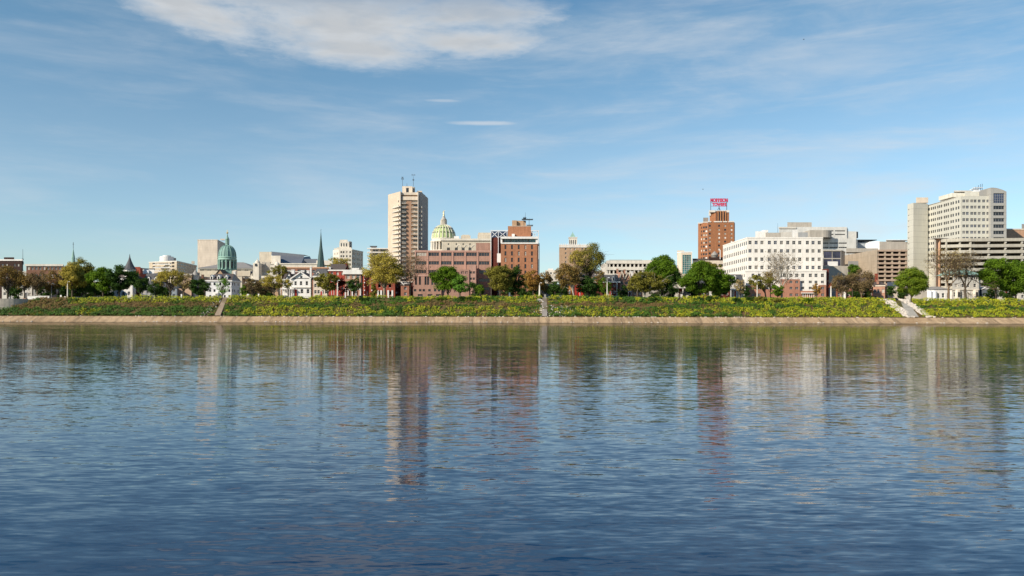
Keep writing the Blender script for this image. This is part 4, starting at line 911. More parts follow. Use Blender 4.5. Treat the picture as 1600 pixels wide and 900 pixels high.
m = M(); m.lathe(X(1283, D-10), D-6, [(7.4, Z(1283, 374, D)), (7.4, Z(1283, 363, D))], 28, 0, True); m.box(X(1262, D-10), X(1284, D-10), D-13.3, D, Z(1283, 374, D), Z(1283, 363, D)-.01); b.part(m, 'round_bay', conc)
b.box(1238, 1246, 359, 371, D-24, 6, white, 'roof_unit'); b.box(1220, 1237, 362.5, 371, D-24, 5, concl, 'roof_unit'); b.box(1247, 1262, 363, 371, D-26, 5, mat('mesh_screen', (.35, .35, .34)), 'roof_screen')
b.finish()
b = Bld('mirror_glass_block', 'block of violet mirror glass panels right of the white office', px=1302, D=440)
b.block([(1286.5, 440), (1314, 440), (1320, 452)], 391, conc, {0: [G([.25, .75], [398, 410], 4.6, 10.5, 'grid', steel, [gpurple])]}, 20, cap=(.25, .5, conc))
b.box(1293, 1309, 408.5, 415.5, 434, 4, white, 'roof_tent'); b.box(1284, 1325, 415.5, 470, 430, 6, conc, 'lower_block'); b.finish()
# --- concrete garage with blank flank
D = 430
b = Bld('concrete_garage', 'tan concrete parking garage with a blank slanting flank and eight rows of openings', 'garage', px=1382, D=D)
b.block([(1318, 486), (1370.5, D)], 390, tanconc, {}, 6, name='flank_wall', pyref=1370, Dref=D)
m = M()
deck(b, [(1370.5, D+.4), (1417.5, D+.4)], [391.5+6.6*k for k in range(11)], 3.0, 30, mat('garage_pinkish_concrete', (.42, .31, .23)), [[.02, .265, .5, .745, .97]], colm=tanconc)
b.box(1374, 1416.5, 377.5, 391, D+4, 14, conc, 'upper_wall')
b.box(1322, 1372, 388, 394, D+34, 10, conc, 'rear_parapet'); b.box(1325, 1341, 408, 416, 426, 4, greyroof, 'low_roof_unit'); b.finish()
b = Bld('white_roof_hall', 'white rooftop hall with a flat dark canopy rising behind the tan garage', px=1368, D=520)
b.block([(1341, 520), (1375, 514), (1376, 530)], 377, mat('bright_white_panel', (.74, .74, .74)), {}, 18); b.box(1338, 1370, 374.3, 375.4, 516, 16, steel, 'canopy'); b.box(1340, 1354, 375.4, 379, 519, 8, mat('navy_panel', (.035, .06, .11)), 'glass_strip'); b.box(1339, 1352, 379, 389, 518, 5, mat('pale_blue_panel', (.42, .46, .5)), 'panel'); b.finish()
b = Bld('canopy_roof_block', 'grey roof canopy block left of the tallest pale tower', px=1400, D=500)
b.block([(1377, 500), (1420, 500)], 377.5, conc, {}, 12); b.box(1384, 1421, 374.4, 375.4, 498, 14, steelw, 'canopy'); b.box(1399, 1414, 375.4, 378, 501, 8, steel, 'shadow_gap'); b.box(1384, 1394, 375.4, 378, 500, 6, white, 'roof_unit'); b.finish()
# --- small houses right of the white office
b = Bld('colonial_house', 'small red brick colonial house with white shutters and a tall white entrance', 'house', px=1319, D=385)
b.block([(1306, 385), (1330.5, 385), (1331, 390)], 448, mat('brown_red_brick', (.30, .11, .06)), {0: [G([.2, .8], [460], 1.3, 5.6), G([.2, .8], [450.8], 1.2, 3)]}, 11, cap=(.4, .4, white))
b.pitched(X(1306, 385), X(1330, 385), 385, 396, Z(1318, 448, 385), Z(1318, 440, 388), slatebr, 'side', wallm=brickred)
m = M(); x0, x1 = X(1313.5, 384), X(1322, 384); m.box(x0, x1, 383.8, 384.9, Z(1318, 449, 384), Z(1318, 446.5, 384)); m.tri((x0, 383.8, Z(1318, 446.5, 384)), (x1, 383.8, Z(1318, 446.5, 384)), ((x0+x1)/2, 383.8, Z(1318, 443, 384)))
for c in (1314.5, 1321): m.box(X(c-.5, 384), X(c+.5, 384), 383.9, 384.4, b.base, Z(c, 449, 384))
b.part(m, 'portico', white); b.door(1317.8, 455, 3.6, 385, white); b.finish()
b = Bld('maroon_house', 'maroon brick house with a tall red chimney stack behind the bare brown trees', 'house', px=1352, D=392)
b.block([(1335, 392), (1375, 392), (1376, 396)], 444, brickdk, {0: [G((7, .08, .93), [450, 459], 1.1, 4.4)]}, 10)
b.pitched(X(1335, 392), X(1375, 392), 392, 402, Z(1355, 444, 392), Z(1355, 433, 392), slatebr, 'side', wallm=brickdk); b.chimney(1370, 427.5, 442, 3.6, 393, brickred); b.chimney(1359, 431, 442, 2.4, 396, brickred); b.finish()
b = Bld('tan_townhouse', 'tan brick townhouse with three window bays in front of the garage openings', 'house', px=1376, D=384)
b.block([(1364, 386), (1382.5, 383), (1386, 390)], 446, brickpink, {0: [G([.15, .45, .62, .85], [454.5], 1.1, 5.2), G([.2, .55, .8], [464], 1.0, 3)], 1: []}, 9, cap=(.3, .4, cream))
b.pitched(X(1366, 385), X(1384, 385), 385.5, 394, Z(1375, 446, 384), Z(1375, 440, 386), slatebr, 'side', wallm=brickpink); b.chimney(1372, 438, 444, 2.6, 387, brickpink); b.finish()
b = Bld('beige_annex', 'low beige stone annex left of the dense egg shaped tree', px=1396, D=388)
b.block([(1386.5, 388), (1411, 388)], 447.5, cream, {0: [G([.25, .75], [452, 461], 1.6, 4.4)]}, 8); b.box(1386, 1402, 440.8, 447.4, 390, 6, mat('dark_blue_roof', (.08, .1, .14)), 'attic'); b.finish()
# --- tallest pale tower on the right
D = 440
b = Bld('office_tower', 'tall pale office tower with a blank stair shaft and an arched grey right end', 'tower', px=1500, D=D)
f4p = mat('tower_window_frame', (.30, .30, .30), .6)
rows = [314, 323.6, 333.4, 343.2, 353, 362.8, 372.4, 382, 391.6, 401.2]
b.block([(1449.5, 476), (1501.3, D)], 306.3, towerwall, {0: [G([.04, .115, .175, .235, .315, .37, .43, .515, .57, .63, .715, .775, .86, .93], rows, 1.5, 4.6, 'bare', f4p, [gdark])]}, 0, name='west_wall', closed=False)
b.block([(1501.5, D), (1547.4, D)], 306.3, towerwall, {0: [G([.095, .215, .365, .48, .62, .77, .915], rows, 1.6, 4.4, 'four', f4p, [gdark, gdark, gblue, mat('drawn_blind', (.22, .2, .17), .5)])]}, 36, name='front_wall', closed=False)
b.block([(1417.6, 478), (1427, 471), (1449.6, 474.5)], 316.8, towerwall, {0: [G([.2], (325.6, 425, 12), .9, 1.5, 'bare', concl, [gdark])]}, 14, name='stair_shaft')
b.box(1431, 1450, 308.5, 316.8, 479, 8, cream, 'shaft_top')
# arched end bay
z0 = b.base; a0, a1 = 1547.6, 1572.4; x0, x1 = X(a0, D-2), X(a1, D-2); yE = D-2
m = M(); N = 14; zt = [Z(1560, 294+ (0 if t < .12 else 6.2*((t-.12)/.88)**1.8), D) for t in [i/N for i in range(N+1)]]
wx0, wx1 = X(1552, D-2), X(1569, D-2)
prs = [(Z(1560, yy+hh/2, D), Z(1560, yy-hh/2, D)) for yy, hh in ((308.8, 18.5), (325, 5.6), (334.6, 5.6), (344.3, 5.6), (354, 5.6), (363.8, 5.6), (374, 5.6), (384, 5.6))]
zc = min(zt)-.9
edges = sorted([z0, zc]+[e for p in prs for e in p if e < zc])
m.quad((x0, yE, z0), (wx0, yE, z0), (wx0, yE, zc), (x0, yE, zc)); m.quad((wx1, yE, z0), (x1, yE, z0), (x1, yE, zc), (wx1, yE, zc))
top = [(x0+(x1-x0)*i/N, yE, zt[i]) for i in range(N+1)]
m.ngon([(x0, yE, zc), (x1, yE, zc)]+top[::-1])
prs[0] = (prs[0][0], min(prs[0][1], zc)); prs = sorted(prs)
cur = z0
for (pa, pb) in prs:
    m.quad((wx0, yE, cur), (wx1, yE, cur), (wx1, yE, pa), (wx0, yE, pa)); cur = pb
    for (xa) in (wx0, wx1): m.quad((xa, yE, pa), (xa, yE+.5, pa), (xa, yE+.5, pb), (xa, yE, pb))
    m.quad((wx0, yE, pa), (wx1, yE, pa), (wx1, yE+.5, pa), (wx0, yE+.5, pa)); m.quad((wx0, yE, pb), (wx1, yE, pb), (wx1, yE+.5, pb), (wx0, yE+.5, pb))
if cur < zc-.01: m.quad((wx0, yE, cur), (wx1, yE, cur), (wx1, yE, zc), (wx0, yE, zc))
m.quad((x0, yE, z0), (x0, D+50, z0), (x0, D+50, zt[0]), (x0, yE, zt[0])); m.quad((x1, yE, z0), (x1, D+50, z0), (x1, D+50, zt[-1]), (x1, yE, zt[-1]))
for i in range(N): p, q = top[i], top[i+1]; m.quad(p, q, (q[0], D+50, q[2]), (p[0], D+50, p[2]))
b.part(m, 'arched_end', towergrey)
for (pa, pb) in prs: b.wins.append(((wx0+wx1)/2, yE+.45, (pa+pb)/2, 0, wx1-wx0, pb-pa, 'grid' if pb-pa > 4 else 'band', f4p, gblue if pb-pa > 4 else gdark))
# sloping screen of the arched roof left of the end bay, and roof plant
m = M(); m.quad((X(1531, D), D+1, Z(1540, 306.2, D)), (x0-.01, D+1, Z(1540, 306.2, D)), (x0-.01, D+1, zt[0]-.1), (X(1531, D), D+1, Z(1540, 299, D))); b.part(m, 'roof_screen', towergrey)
b.box(1507, 1531, 299.3, 306.2, D+1.5, 12, mat('roof_cream', (.66, .63, .53)), 'plant_screen'); b.box(1487, 1507, 301.5, 308, D+12, 14, mat('roof_cream', (.66, .63, .53)), 'plant_room'); b.box(1490, 1521, 297.6, 299.6, D+16, 14, concl, 'roof_rim')
b.finish()
x = X(1526, D+6); t = thing('antenna_cluster', 'cluster of dish and rod antennas on the roof of the tallest pale tower', 'antenna', (x, D+8, Z(1526, 300, D)))
m = M()
for c in (1520.5, 1524, 1528.5, 1532, 1534.5): m.box(X(c-.2, D+8), X(c+.2, D+8), D+8, D+8.2, Z(1526, 300, D), Z(1526, 283+abs(c-1534)*.5, D))
for c in (1493, 1497, 1502, 1506, 1510, 1514): m.box(X(c-.25, D+18), X(c+.25, D+18), D+18, D+18.3, Z(1526, 299, D+10), Z(1526, 294.6+(c % 3)*.5, D+10))
m.build('pole', steel, t)
m = M(); m.box(X(1517, D+8), X(1529, D+8), D+7, D+9.5, Z(1526, 292.6, D), Z(1526, 291.8, D)); m.box(X(1521, D+8), X(1534.5, D+8), D+7, D+9.5, Z(1526, 290.2, D), Z(1526, 289.4, D)); m.box(X(1520, D+8), X(1530, D+8), D+7, D+9, Z(1526, 297, D), Z(1526, 293.6, D)); m.build('platform', steelw, t)
# --- salmon block far right
b = Bld('salmon_block', 'salmon coloured flat roofed block behind the parking garage at the right edge', px=1590, D=470)
b.block([(1571, 470), (1640, 470)], 357.5, salmon, {}, 20, cap=(.2, .6, cream)); b.box(1596, 1612, 350, 357.6, 474, 8, greyroof, 'roof_house'); b.finish()
# --- long ramped parking garage on the right
D = 408
gm = mat('ramp_garage_concrete', (.47, .43, .35), .85)
b = Bld('ramp_garage', 'long open parking garage of slightly sloping concrete bands with a salmon end wall', 'garage', px=1540, D=D)
m = M(); ex = X(1459.6, D+6); zt = Z(1464, 372.5, D+6); q4 = [(X(1462.5, D+32), D+32), (X(1460, D+9), D+9), (X(1468.8, D+5), D+5), (X(1475, D+32), D+32)]
for i in range(4): m.quad((*q4[i], b.base), (*q4[(i+1) % 4], b.base), (*q4[(i+1) % 4], zt), (*q4[i], zt))
m.ngon([(*q, zt) for q in q4]); b.part(m, 'end_wall', salmon)
m = M(); m.box(X(1460, D+4), X(1484, D+4), D+4, D+10, Z(1464, 372.3, D+4), Z(1464, 371.2, D+4)); b.part(m, 'stair_roof', concl)
for k in range(10):
    y = 374.6 + 9.3*k
    P = [(X(1470, D+5), D+5), (X(1503, D+1), D+1), (X(1517, D), D)]
    b.band(P, Z(1500, y+(2.2 if k else 2.4), D), Z(1500, y-2.5, D), .3, gm, 'parapet')
    m = M(); xa, xb = X(1517, D), X(1668, D); za, zb2 = Z(1517, y+.3, D), Z(1668, y-1.0, D); hh = 1.55/2
    n = len(m.v); m.v += [(xa, D-.3, za-hh), (xb, D-.3, zb2-hh), (xb, D-.3, zb2+hh), (xa, D-.3, za+hh), (xa, D, za-hh), (xb, D, zb2-hh), (xb, D, zb2+hh), (xa, D, za+hh)]
    for q in ((0,1,2,3),(3,2,6,7),(0,4,5,1),(4,7,6,5),(0,3,7,4),(1,5,6,2)): m.f.append(tuple(n+i for i in q)); m.m.append(0)
    m.quad((xa, D, za-hh+.1), (xb, D, zb2-hh+.1), (xb, D+30, zb2-hh+.1), (X(1520, D+30), D+30, za-hh+.1)); m.quad((X(1468.6, D+6), D+5.3, za-.6), (xa, D+.4, za-.6), (X(1520, D+30), D+30.9, za-.6), (X(1475, D+30), D+30.9, za-.6)); b.part(m, 'ramp', gm)
for c in (1469.8, 1484.8, 1503, 1516.6, 1545, 1571, 1597, 1623, 1650):
    dd = D+5*(1-(c-1470)/47) if c < 1517 else D; m = M(); m.box(X(c-.9, D), X(c+.9, D), dd+.1, dd+1.1, b.base, Z(c, 373, D)); b.part(m, 'column', gm)
    if c > 1530:
        for k in range(9): m = M(); y = 379.2+9.3*k-(c-1517)*.008; m.box(X(c-1.5, D), X(c+1.5, D), dd-.1, dd+.09, Z(c, y+.9, D), Z(c, y-.9, D)); b.part(m, 'bracket', concl)
m = M(); m.box(X(1474, D+31), X(1668, D), D+31, D+32.5, b.base, Z(1550, 373, D)); b.part(m, 'rear_wall', conc)
b.finish()
# --- white mansion with green roof
D = 384
b = Bld('green_roof_mansion', 'pale stone mansion with a hipped verdigris roof and bay windows behind two bare trees', 'house', px=1508, D=D)
b.block([(1488, D), (1529.5, D), (1532, D+6)], 429.5, mat('mansion_stone', (.55, .52, .46), .85), {0: [G([.26, .34, .76, .84, .92], [434.3], 1.0, 4.6, 'sash', white, [gdark]), G([.15, .4, .6, .85], [446], 1.3, 5.2, 'sash', white, [gdark, gblind]), G([.1, .3, .62], [460], 1.4, 7, 'sash', white, [gdark])]}, 13)
b.pitched(X(1488, D), X(1529.5, D), D, D+13, Z(1508, 429.3, D), Z(1508, 419, D+3), copperl, 'hip', 1.0, inset=5)
b.band([(X(1488, D), D), (X(1529.5, D), D)], Z(1508, 430.6, D), Z(1508, 429.2, D), .8, slate, 'eave'); b.band([(X(1488, D), D), (X(1529.5, D), D)], Z(1508, 453.2, D), Z(1508, 452, D), .4, stonel, 'string_course')
m = M()
for c0, c1 in ((1492, 1500), (1520, 1528)):
    pts = [(X(c0, D), D), (X(c0+1.8, D), D-1.2), (X(c1-1.8, D), D-1.2), (X(c1, D), D)]; zt = Z(1500, 453, D)
    for a, e in zip(pts, pts[1:]): m.quad((*a, b.base), (*e, b.base), (*e, zt), (*a, zt))
    m.ngon([(*a, zt) for a in pts])
b.part(m, 'bay', stonel)
m = M()
for c0, c1 in ((1494.5, 1497.5), (1522.6, 1525.4)): m.box(X(c0, D), X(c1, D), D-1.3, D-1.21, Z(1500, 464, D), Z(1500, 456.5, D))
b.part(m, 'bay_window', gdark); b.door(1512.5, 456, 5, D, stonel); b.finish()
b = Bld('glazed_pavilion', 'low white glazed pavilion joined to the left of the green roofed mansion', px=1470, D=D)
b.block([(1448, D+1), (1487.4, D+1)], 452, white, {0: [G((10, .06, .95), [461.5], 1.3, 7, 'sash', white, [gdark, gblind])]}, 10)
b.pitched(X(1452, D), X(1487, D), D+1, D+9, Z(1470, 452, D), Z(1470, 447.4, D+2), greyroof, 'hip', .4); b.box(1440, 1450, 456, 468, D+1, 6, conc, 'side_shed')
for c in (1453, 1460): 
    m = M(); xx = X(c, D+.4); m.lathe(xx, D+.6, [(1.3, b.base), (1.3, Z(c, 456, D)), (.1, Z(c, 453.5, D))], 8); b.part(m, 'glazed_bay', [steelw])
b.finish()
b = Bld('garage_house', 'blue grey clapboard house with a white gable edge right of the stone mansion', 'house', px=1543, D=386)
bg = mat('blue_grey_siding', (.34, .38, .43))
b.block([(1533.5, 386), (1553.5, 386), (1554, 391)], 452, mat('dark_siding', (.13, .15, .17)), {0: [G([.25, .6, .85], [460], 1.3, 5, 'sash')]}, 10); b.pitched(X(1533.5, 386), X(1553.5, 386), 386, 396, Z(1543, 452, 386), Z(1543, 447.6, 387), white, 'front', .3, wallm=white); b.finish()
b = Bld('shaded_terrace', 'pale stone terrace house with dark windows in the shade of the far right green trees', 'house', px=1580, D=388)
b.block([(1556, 388), (1640, 388)], 449, concl, {0: [G((9, .04, .96), [455, 463], 1.4, 4.6)]}, 12, cap=(.3, .5, white)); b.pitched(X(1556, 388), X(1640, 388), 388, 400, Z(1590, 449, 388), Z(1590, 441, 390), slate, 'hip'); b.door(1572, 455, 3, 388); b.finish()
# --- white three storey house with dormers, beside the cathedral
D = 384
b = Bld('dormered_house', 'white three storey house with three white dormers on a brown roof and black shutters', 'house', px=345, D=D)
b.block([(321.5, D), (361.5, D), (375.5, D+12)], 438.2, mat('white_clapboard', (.72, .71, .70), .7), {0: [G([.17, .34, .57, .74, .92], [443.6, 454, 463], .95, 4.2, 'sash', mat('shutter_black', (.06, .06, .07)), [gdark, gblind])], 1: [G([.12, .36, .74], [443.6, 454, 463], 1.0, 4.6, 'sash', mat('shutter_black', (.06, .06, .07)), [gdark])]}, 0, cap=(.5, .5, white))
zE, zR = Z(340, 438, D), Z(340, 427.6, D)+.3; A = (X(321, D), D-.5); B2 = (X(361.6, D)+.3, D-.5); C2 = (X(375.6, D+12)+.3, D+12.3); C3 = (X(321, D), D+12.3)
rg0 = ((A[0]+C3[0])/2+2.5, D+6); rg1 = ((B2[0]+C2[0])/2-1.2, D+6)
m = M(); m.quad((*A, zE), (*B2, zE), (*rg1, zR), (*rg0, zR)); m.quad((*C3, zE), (*C2, zE), (*rg1, zR), (*rg0, zR)); m.tri((*A, zE), (*C3, zE), (*rg0, zR)); b.part(m, 'roof', slatebr)
m = M(); m.tri((B2[0]-.2, B2[1]+.4, zE), (C2[0]-.2, C2[1]-.2, zE), (rg1[0], rg1[1], zR-.15)); b.part(m, 'gable', greyroof)
for c in (330.3, 341.2, 353): b.dormer(c, 429, 437, 4.4, D+.4, 3.5, white, white)
b.chimney(316, 424+5, 440, 3, D+10, mat('brown_trim', (.16, .08, .05))); b.chimney(366, 424, 434, 3, D+9, white)
b.box(335, 340.5, 457, 468, D-1.4, 1.36, white, 'porch'); b.door(338, 459, 2.2, D-1.45, slate); b.finish()
# more background fill
for (p0, p1, yt, D, mt, lab) in ((36, 42, 424, 470, stonel, 'small pale building between the two brown brick blocks'), (440, 470, 424, 420, brickdk, 'brown brick rear wing above the white gabled house roofs'),
        (384, 440, 441, 420, bricktan, 'tan brick building mostly hidden behind the olive trees below the twin belfries'), (842, 890, 444, 430, conc, 'plain grey building in the shade behind the orange tree'),
        (1000, 1058, 440, 420, conc, 'grey building hidden behind the large green trees'), (88, 130, 425, 470, brickbrn, 'brown brick building hidden behind the tall olive tree'), (128, 180, 440, 440, brickrose, 'brick block hidden behind the dense dark green tree'), (1415, 1450, 440, 420, concl, 'pale wall seen behind the egg shaped tree'), (610, 650, 440, 405, brickdk, 'dark brick rear building beside the small gabled red house')):
    b = Bld('rear_building', lab, 'building', px=(p0+p1)/2, D=D); n = max(2, int((p1-p0)/6))
    b.block([(p0, D), (p1, D), (p1+1, D+6)], yt, mt, {0: [G((n, .1, .9), (yt+5, yt+5+8*max(1, int((462-yt)/8)-1), max(1, int((462-yt)/8))), 1.2, 3.6)]}, 10, cap=(.2, .4, concl)); b.finish()

# ================================================================== TREES
LEAF = dict(
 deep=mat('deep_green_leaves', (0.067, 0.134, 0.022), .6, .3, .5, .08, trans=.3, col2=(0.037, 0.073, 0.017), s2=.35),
 green=mat('fresh_green_leaves', (0.159, 0.262, 0.017), .6, .3, .5, .08, trans=.35, col2=(0.085, 0.159, 0.015), s2=.4),
 bright=mat('bright_spring_leaves', (0.207, 0.378, 0.049), .6, .3, .5, .08, trans=.35, col2=(0.146, 0.293, 0.043), s2=.4),
 olive=mat('olive_leaves', (0.281, 0.256, 0.043), .6, .3, .5, .08, trans=.35, col2=(0.183, 0.171, 0.034), s2=.4),
 yellow=mat('yellow_olive_leaves', (0.512, 0.415, 0.073), .6, .3, .5, .08, trans=.35, col2=(0.366, 0.305, 0.061), s2=.35),
 bronze=mat('bronze_leaves', (0.317, 0.195, 0.055), .6, .3, .5, .08, trans=.35, col2=(0.207, 0.159, 0.049), s2=.4),
 orange=mat('orange_bronze_leaves', (0.439, 0.232, 0.049), .6, .3, .5, .08, trans=.35, col2=(0.317, 0.207, 0.055), s2=.4),
 tan=mat('tan_bud_leaves', (0.464, 0.366, 0.159), .6, .3, .5, .08, trans=.35, col2=(0.342, 0.256, 0.110), s2=.4),
 brown=mat('brown_bud_leaves', (0.244, 0.171, 0.085), .6, .3, .5, .08, trans=.3, col2=(0.195, 0.146, 0.061), s2=.4),
 moss=mat('mossy_green_leaves', (0.244, 0.317, 0.024), .6, .3, .5, .08, trans=.35, col2=(0.134, 0.207, 0.024), s2=.4),
 purple=mat('dark_red_leaves', (0.122, 0.024, 0.015), .6, .3, .5, .08, trans=.3))
def leafquads(C, size, rs, up=None):
    n = len(C); d = rs.normal(size=(n, 3)); d /= np.linalg.norm(d, axis=1)[:, None]
    if up is not None: d = d*.75+np.array(up); d /= np.linalg.norm(d, axis=1)[:, None]
    e = rs.normal(size=(n, 3)); e -= (e*d).sum(1)[:, None]*d; e /= np.linalg.norm(e, axis=1)[:, None]
    g = np.cross(d, e); s = (size*rs.uniform(.55, 1.35, n))[:, None]
    V = np.stack([C-e*s, C-g*s*.6, C+e*s, C+g*s*.6], 1).reshape(-1, 3)
    return V, np.arange(4*n).reshape(n, 4)
def tubes(segs, n=4):     # segs: list of (A, B, ra, rb)
    A = np.array([s[0] for s in segs], float); B = np.array([s[1] for s in segs], float); ra = np.array([s[2] for s in segs]); rb = np.array([s[3] for s in segs])
    d = B-A; d /= np.maximum(np.linalg.norm(d, axis=1), 1e-6)[:, None]
    up = np.where(np.abs(d[:, 2:3]) < .9, np.array([[0, 0, 1.]]), np.array([[1., 0, 0]])); r = np.cross(d, up); r /= np.linalg.norm(r, axis=1)[:, None]; t = np.cross(r, d)
    ang = np.arange(n)*2*math.pi/n; V = []
    for P, R_ in ((A, ra), (B, rb)):
        V.append(P[:, None]+(r[:, None]*np.cos(ang)[None, :, None]+t[:, None]*np.sin(ang)[None, :, None])*R_[:, None, None])
    V = np.concatenate(V, 1); k = len(segs); Q = []
    for i in range(n): j = (i+1) % n; Q.append(np.stack([np.full(k, i), np.full(k, j), np.full(k, n+j), np.full(k, n+i)], 1))
    Q = np.stack(Q, 1)+(np.arange(k)*2*n)[:, None, None]
    return V.reshape(-1, 3), Q.reshape(-1, 4)
def limb(P, Q, ra, rb, rs, segs, k=4, wob=.08):
    P = np.array(P, float); Q = np.array(Q, float); L = np.linalg.norm(Q-P); pts = [P]
    for i in range(1, k+1):
        f = i/k; q = P+(Q-P)*f + (rs.normal(size=3)*L*wob*(1-f) if i < k else 0) + np.array([0, 0, L*.1*math.sin(f*math.pi)]); pts.append(q)
    for i in range(k):
        segs.append((pts[i], pts[i+1], ra+(rb-ra)*i/k, ra+(rb-ra)*(i+1)/k))
    return pts
def bare(P, d, L, r, lev, rs, segs, tips, spread=.55):
    d = d/np.linalg.norm(d); Q = P+d*L; mid = P+d*L*.5+rs.normal(size=3)*L*.05
    segs.append((P, mid, r, r*.85)); segs.append((mid, Q, r*.85, r*.68))
    if lev == 0: tips.append(Q); return
    k = 3 if rs.rand() < .55 else 2
    for i in range(k):
        nd = d + rs.normal(size=3)*spread + np.array([0, 0, .12]); nd[2] = max(nd[2], -.25)
        bare(Q, nd, L*rs.uniform(.68, .88), r*.64, lev-1, rs, segs, tips, spread)
    if lev >= 2:
        nd = d + rs.normal(size=3)*spread*1.4; bare(mid, nd, L*rs.uniform(.5, .7), r*.45, lev-2, rs, segs, tips, spread)
KW = []
def tree(px, hw, yt, yb, kind, label, D=358, n=1.0, shape='round', seed=0, name='tree', tb=bark, group=None, branchy=None, leaf=.3, asym=0, tops=None, trunk_px=None, trunkw=None):
    rs = np.random.RandomState(1000+seed+int(px)*7); s = S(D); cx = X(px, D)
    tx = X(trunk_px, D) if trunk_px else cx; g = gz(tx)-.25
    zt, zb = Z(px, yt, D), Z(px, yb, D); R = hw*s*1.2; zb -= 2.5*s; zt += 1.2*s; Hc = (zt-zb)/2; zc = (zt+zb)/2
    t = thing(name, label, 'tree', (tx, D, g), group); loc = np.array([tx, D, g]); Ry = R*.85
    segs = []; tr = trunkw or max(.22, R*.055)
    if shape == 'bare':
        tips = []; Ht = zt-g; fork = np.array([tx, D, g+Ht*.25]); limb([tx, D, g], fork, tr, tr*.85, rs, segs, 3, .02)
        for k in range(5):
            a = 2*math.pi*k/5+rs.rand(); tilt = rs.uniform(.25, .75) if k else .05
            bare(fork, np.array([math.cos(a)*tilt*R/Ht*3.2, math.sin(a)*tilt*R/Ht*3, 1]), Ht*.215, tr*.45, 5, rs, segs, tips, .46)
        T = np.array(tips)
        V, Q = tubes(segs, 4)
        # keep the crown inside its pictured reach
        o = bpy.data.objects.new('trunk', npmesh('trunk', V-loc, Q, [tb])); COL.objects.link(o); o.parent = t
        C = np.repeat(T, max(1, int(3*n)), 0)+rs.normal(size=(len(T)*max(1, int(3*n)), 3))*.5
        V, Q = leafquads(C, leaf*.8, rs); o = bpy.data.objects.new('crown', npmesh('crown', V-loc, Q, [LEAF[kind]])); COL.objects.link(o); o.parent = t
        return t
    # clumps scattered through the crown's volume
    nc = int(18+R*R*1.5*(Hc/R)); cs = []; rad = []
    voids = rs.normal(size=(4 if shape != 'egg' else 1, 3)); voids /= np.linalg.norm(voids, axis=1)[:, None]; vt = .86 if shape != 'egg' else 2
    while len(cs) < nc:
        d = rs.normal(size=3); d /= np.linalg.norm(d); q = d*rs.uniform(.3, 1)**.45
        if np.linalg.norm(q) > .62 and (voids @ d).max() > vt: continue
        if shape == 'egg': q[0] *= 1-.35*max(q[2], 0)-.1*max(-q[2], 0); q[1] *= 1-.3*max(q[2], 0)
        elif shape == 'dome': q[2] = q[2] if q[2] > -.4 else -.4-rs.rand()*.25; q[0] *= 1.0+.08*(-q[2])
        elif shape == 'spread': q[2] = (abs(q[2])*2-1) if rs.rand() < .5 else q[2]
        elif shape == 'cone': f = (1-q[2])/2; q[0] *= .25+.85*f; q[1] *= .25+.85*f
        q[0] *= 1+asym*q[2]
        r = rs.uniform(.12, .26)*min(R, Hc)+.35
        lump = 1 if shape == 'egg' else 1+.10*math.sin(4*math.atan2(q[1], q[0])+seed)+.12*math.sin(3*q[2]*2+5*q[0]+seed*1.7)
        cs.append([cx+q[0]*(R-r*.6)*lump, D+q[1]*(Ry-r*.6), zc+q[2]*(Hc-r*.5)*(1+.07*math.sin(6*q[0]+seed))]); rad.append(r)
    cs = np.array(cs); rad = np.array(rad)
    zf = g+max((zb-g)*.95, 1.2); top = np.array([cx+(rs.rand()-.5)*R*.2, D, zc+Hc*.35])
    pts = limb([tx, D, g], [(tx*.7+cx*.3), D, zf], tr, tr*.8, rs, segs, 3, .03); pts2 = limb(pts[-1], top, tr*.8, tr*.25, rs, segs, 5, .05)
    nb = branchy or 14
    for i in rs.choice(len(cs), min(nb, len(cs)), replace=False):
        f = rs.randint(0, 4); st = (pts+pts2)[min(2+f, 8)]
        lp_ = limb(st, cs[i], tr*.38, tr*.1, rs, segs, 4, .08)
        if branchy:
            for k in range(3): limb(lp_[3], cs[i]+rs.normal(size=3)*rad[i]*1.4, tr*.13, tr*.05, rs, segs, 2, .1)
    V, Q = tubes(segs, 6); o = bpy.data.objects.new('trunk', npmesh('trunk', V-loc, Q, [tb])); COL.objects.link(o); o.parent = t
    per = (rad**2*52*n).astype(int)+6
    idx = np.repeat(np.arange(nc), per); m = len(idx)
    d = rs.normal(size=(m, 3)); d /= np.linalg.norm(d, axis=1)[:, None]
    C = cs[idx]+d*(rad[idx]*rs.uniform(.25, 1.12, m)**.7)[:, None]*np.array([1.15, 1.1, .75])
    kk = C[:, 2] > g+.5; C = C[kk]; Nn = (d*.9+np.array([0, 0, .25]))[kk]
    V, Q = leafquads(C, leaf, rs, Nn)
    o = bpy.data.objects.new('crown', npmesh('crown', V-loc, Q, [LEAF[kind]])); COL.objects.link(o); o.parent = t
    return t
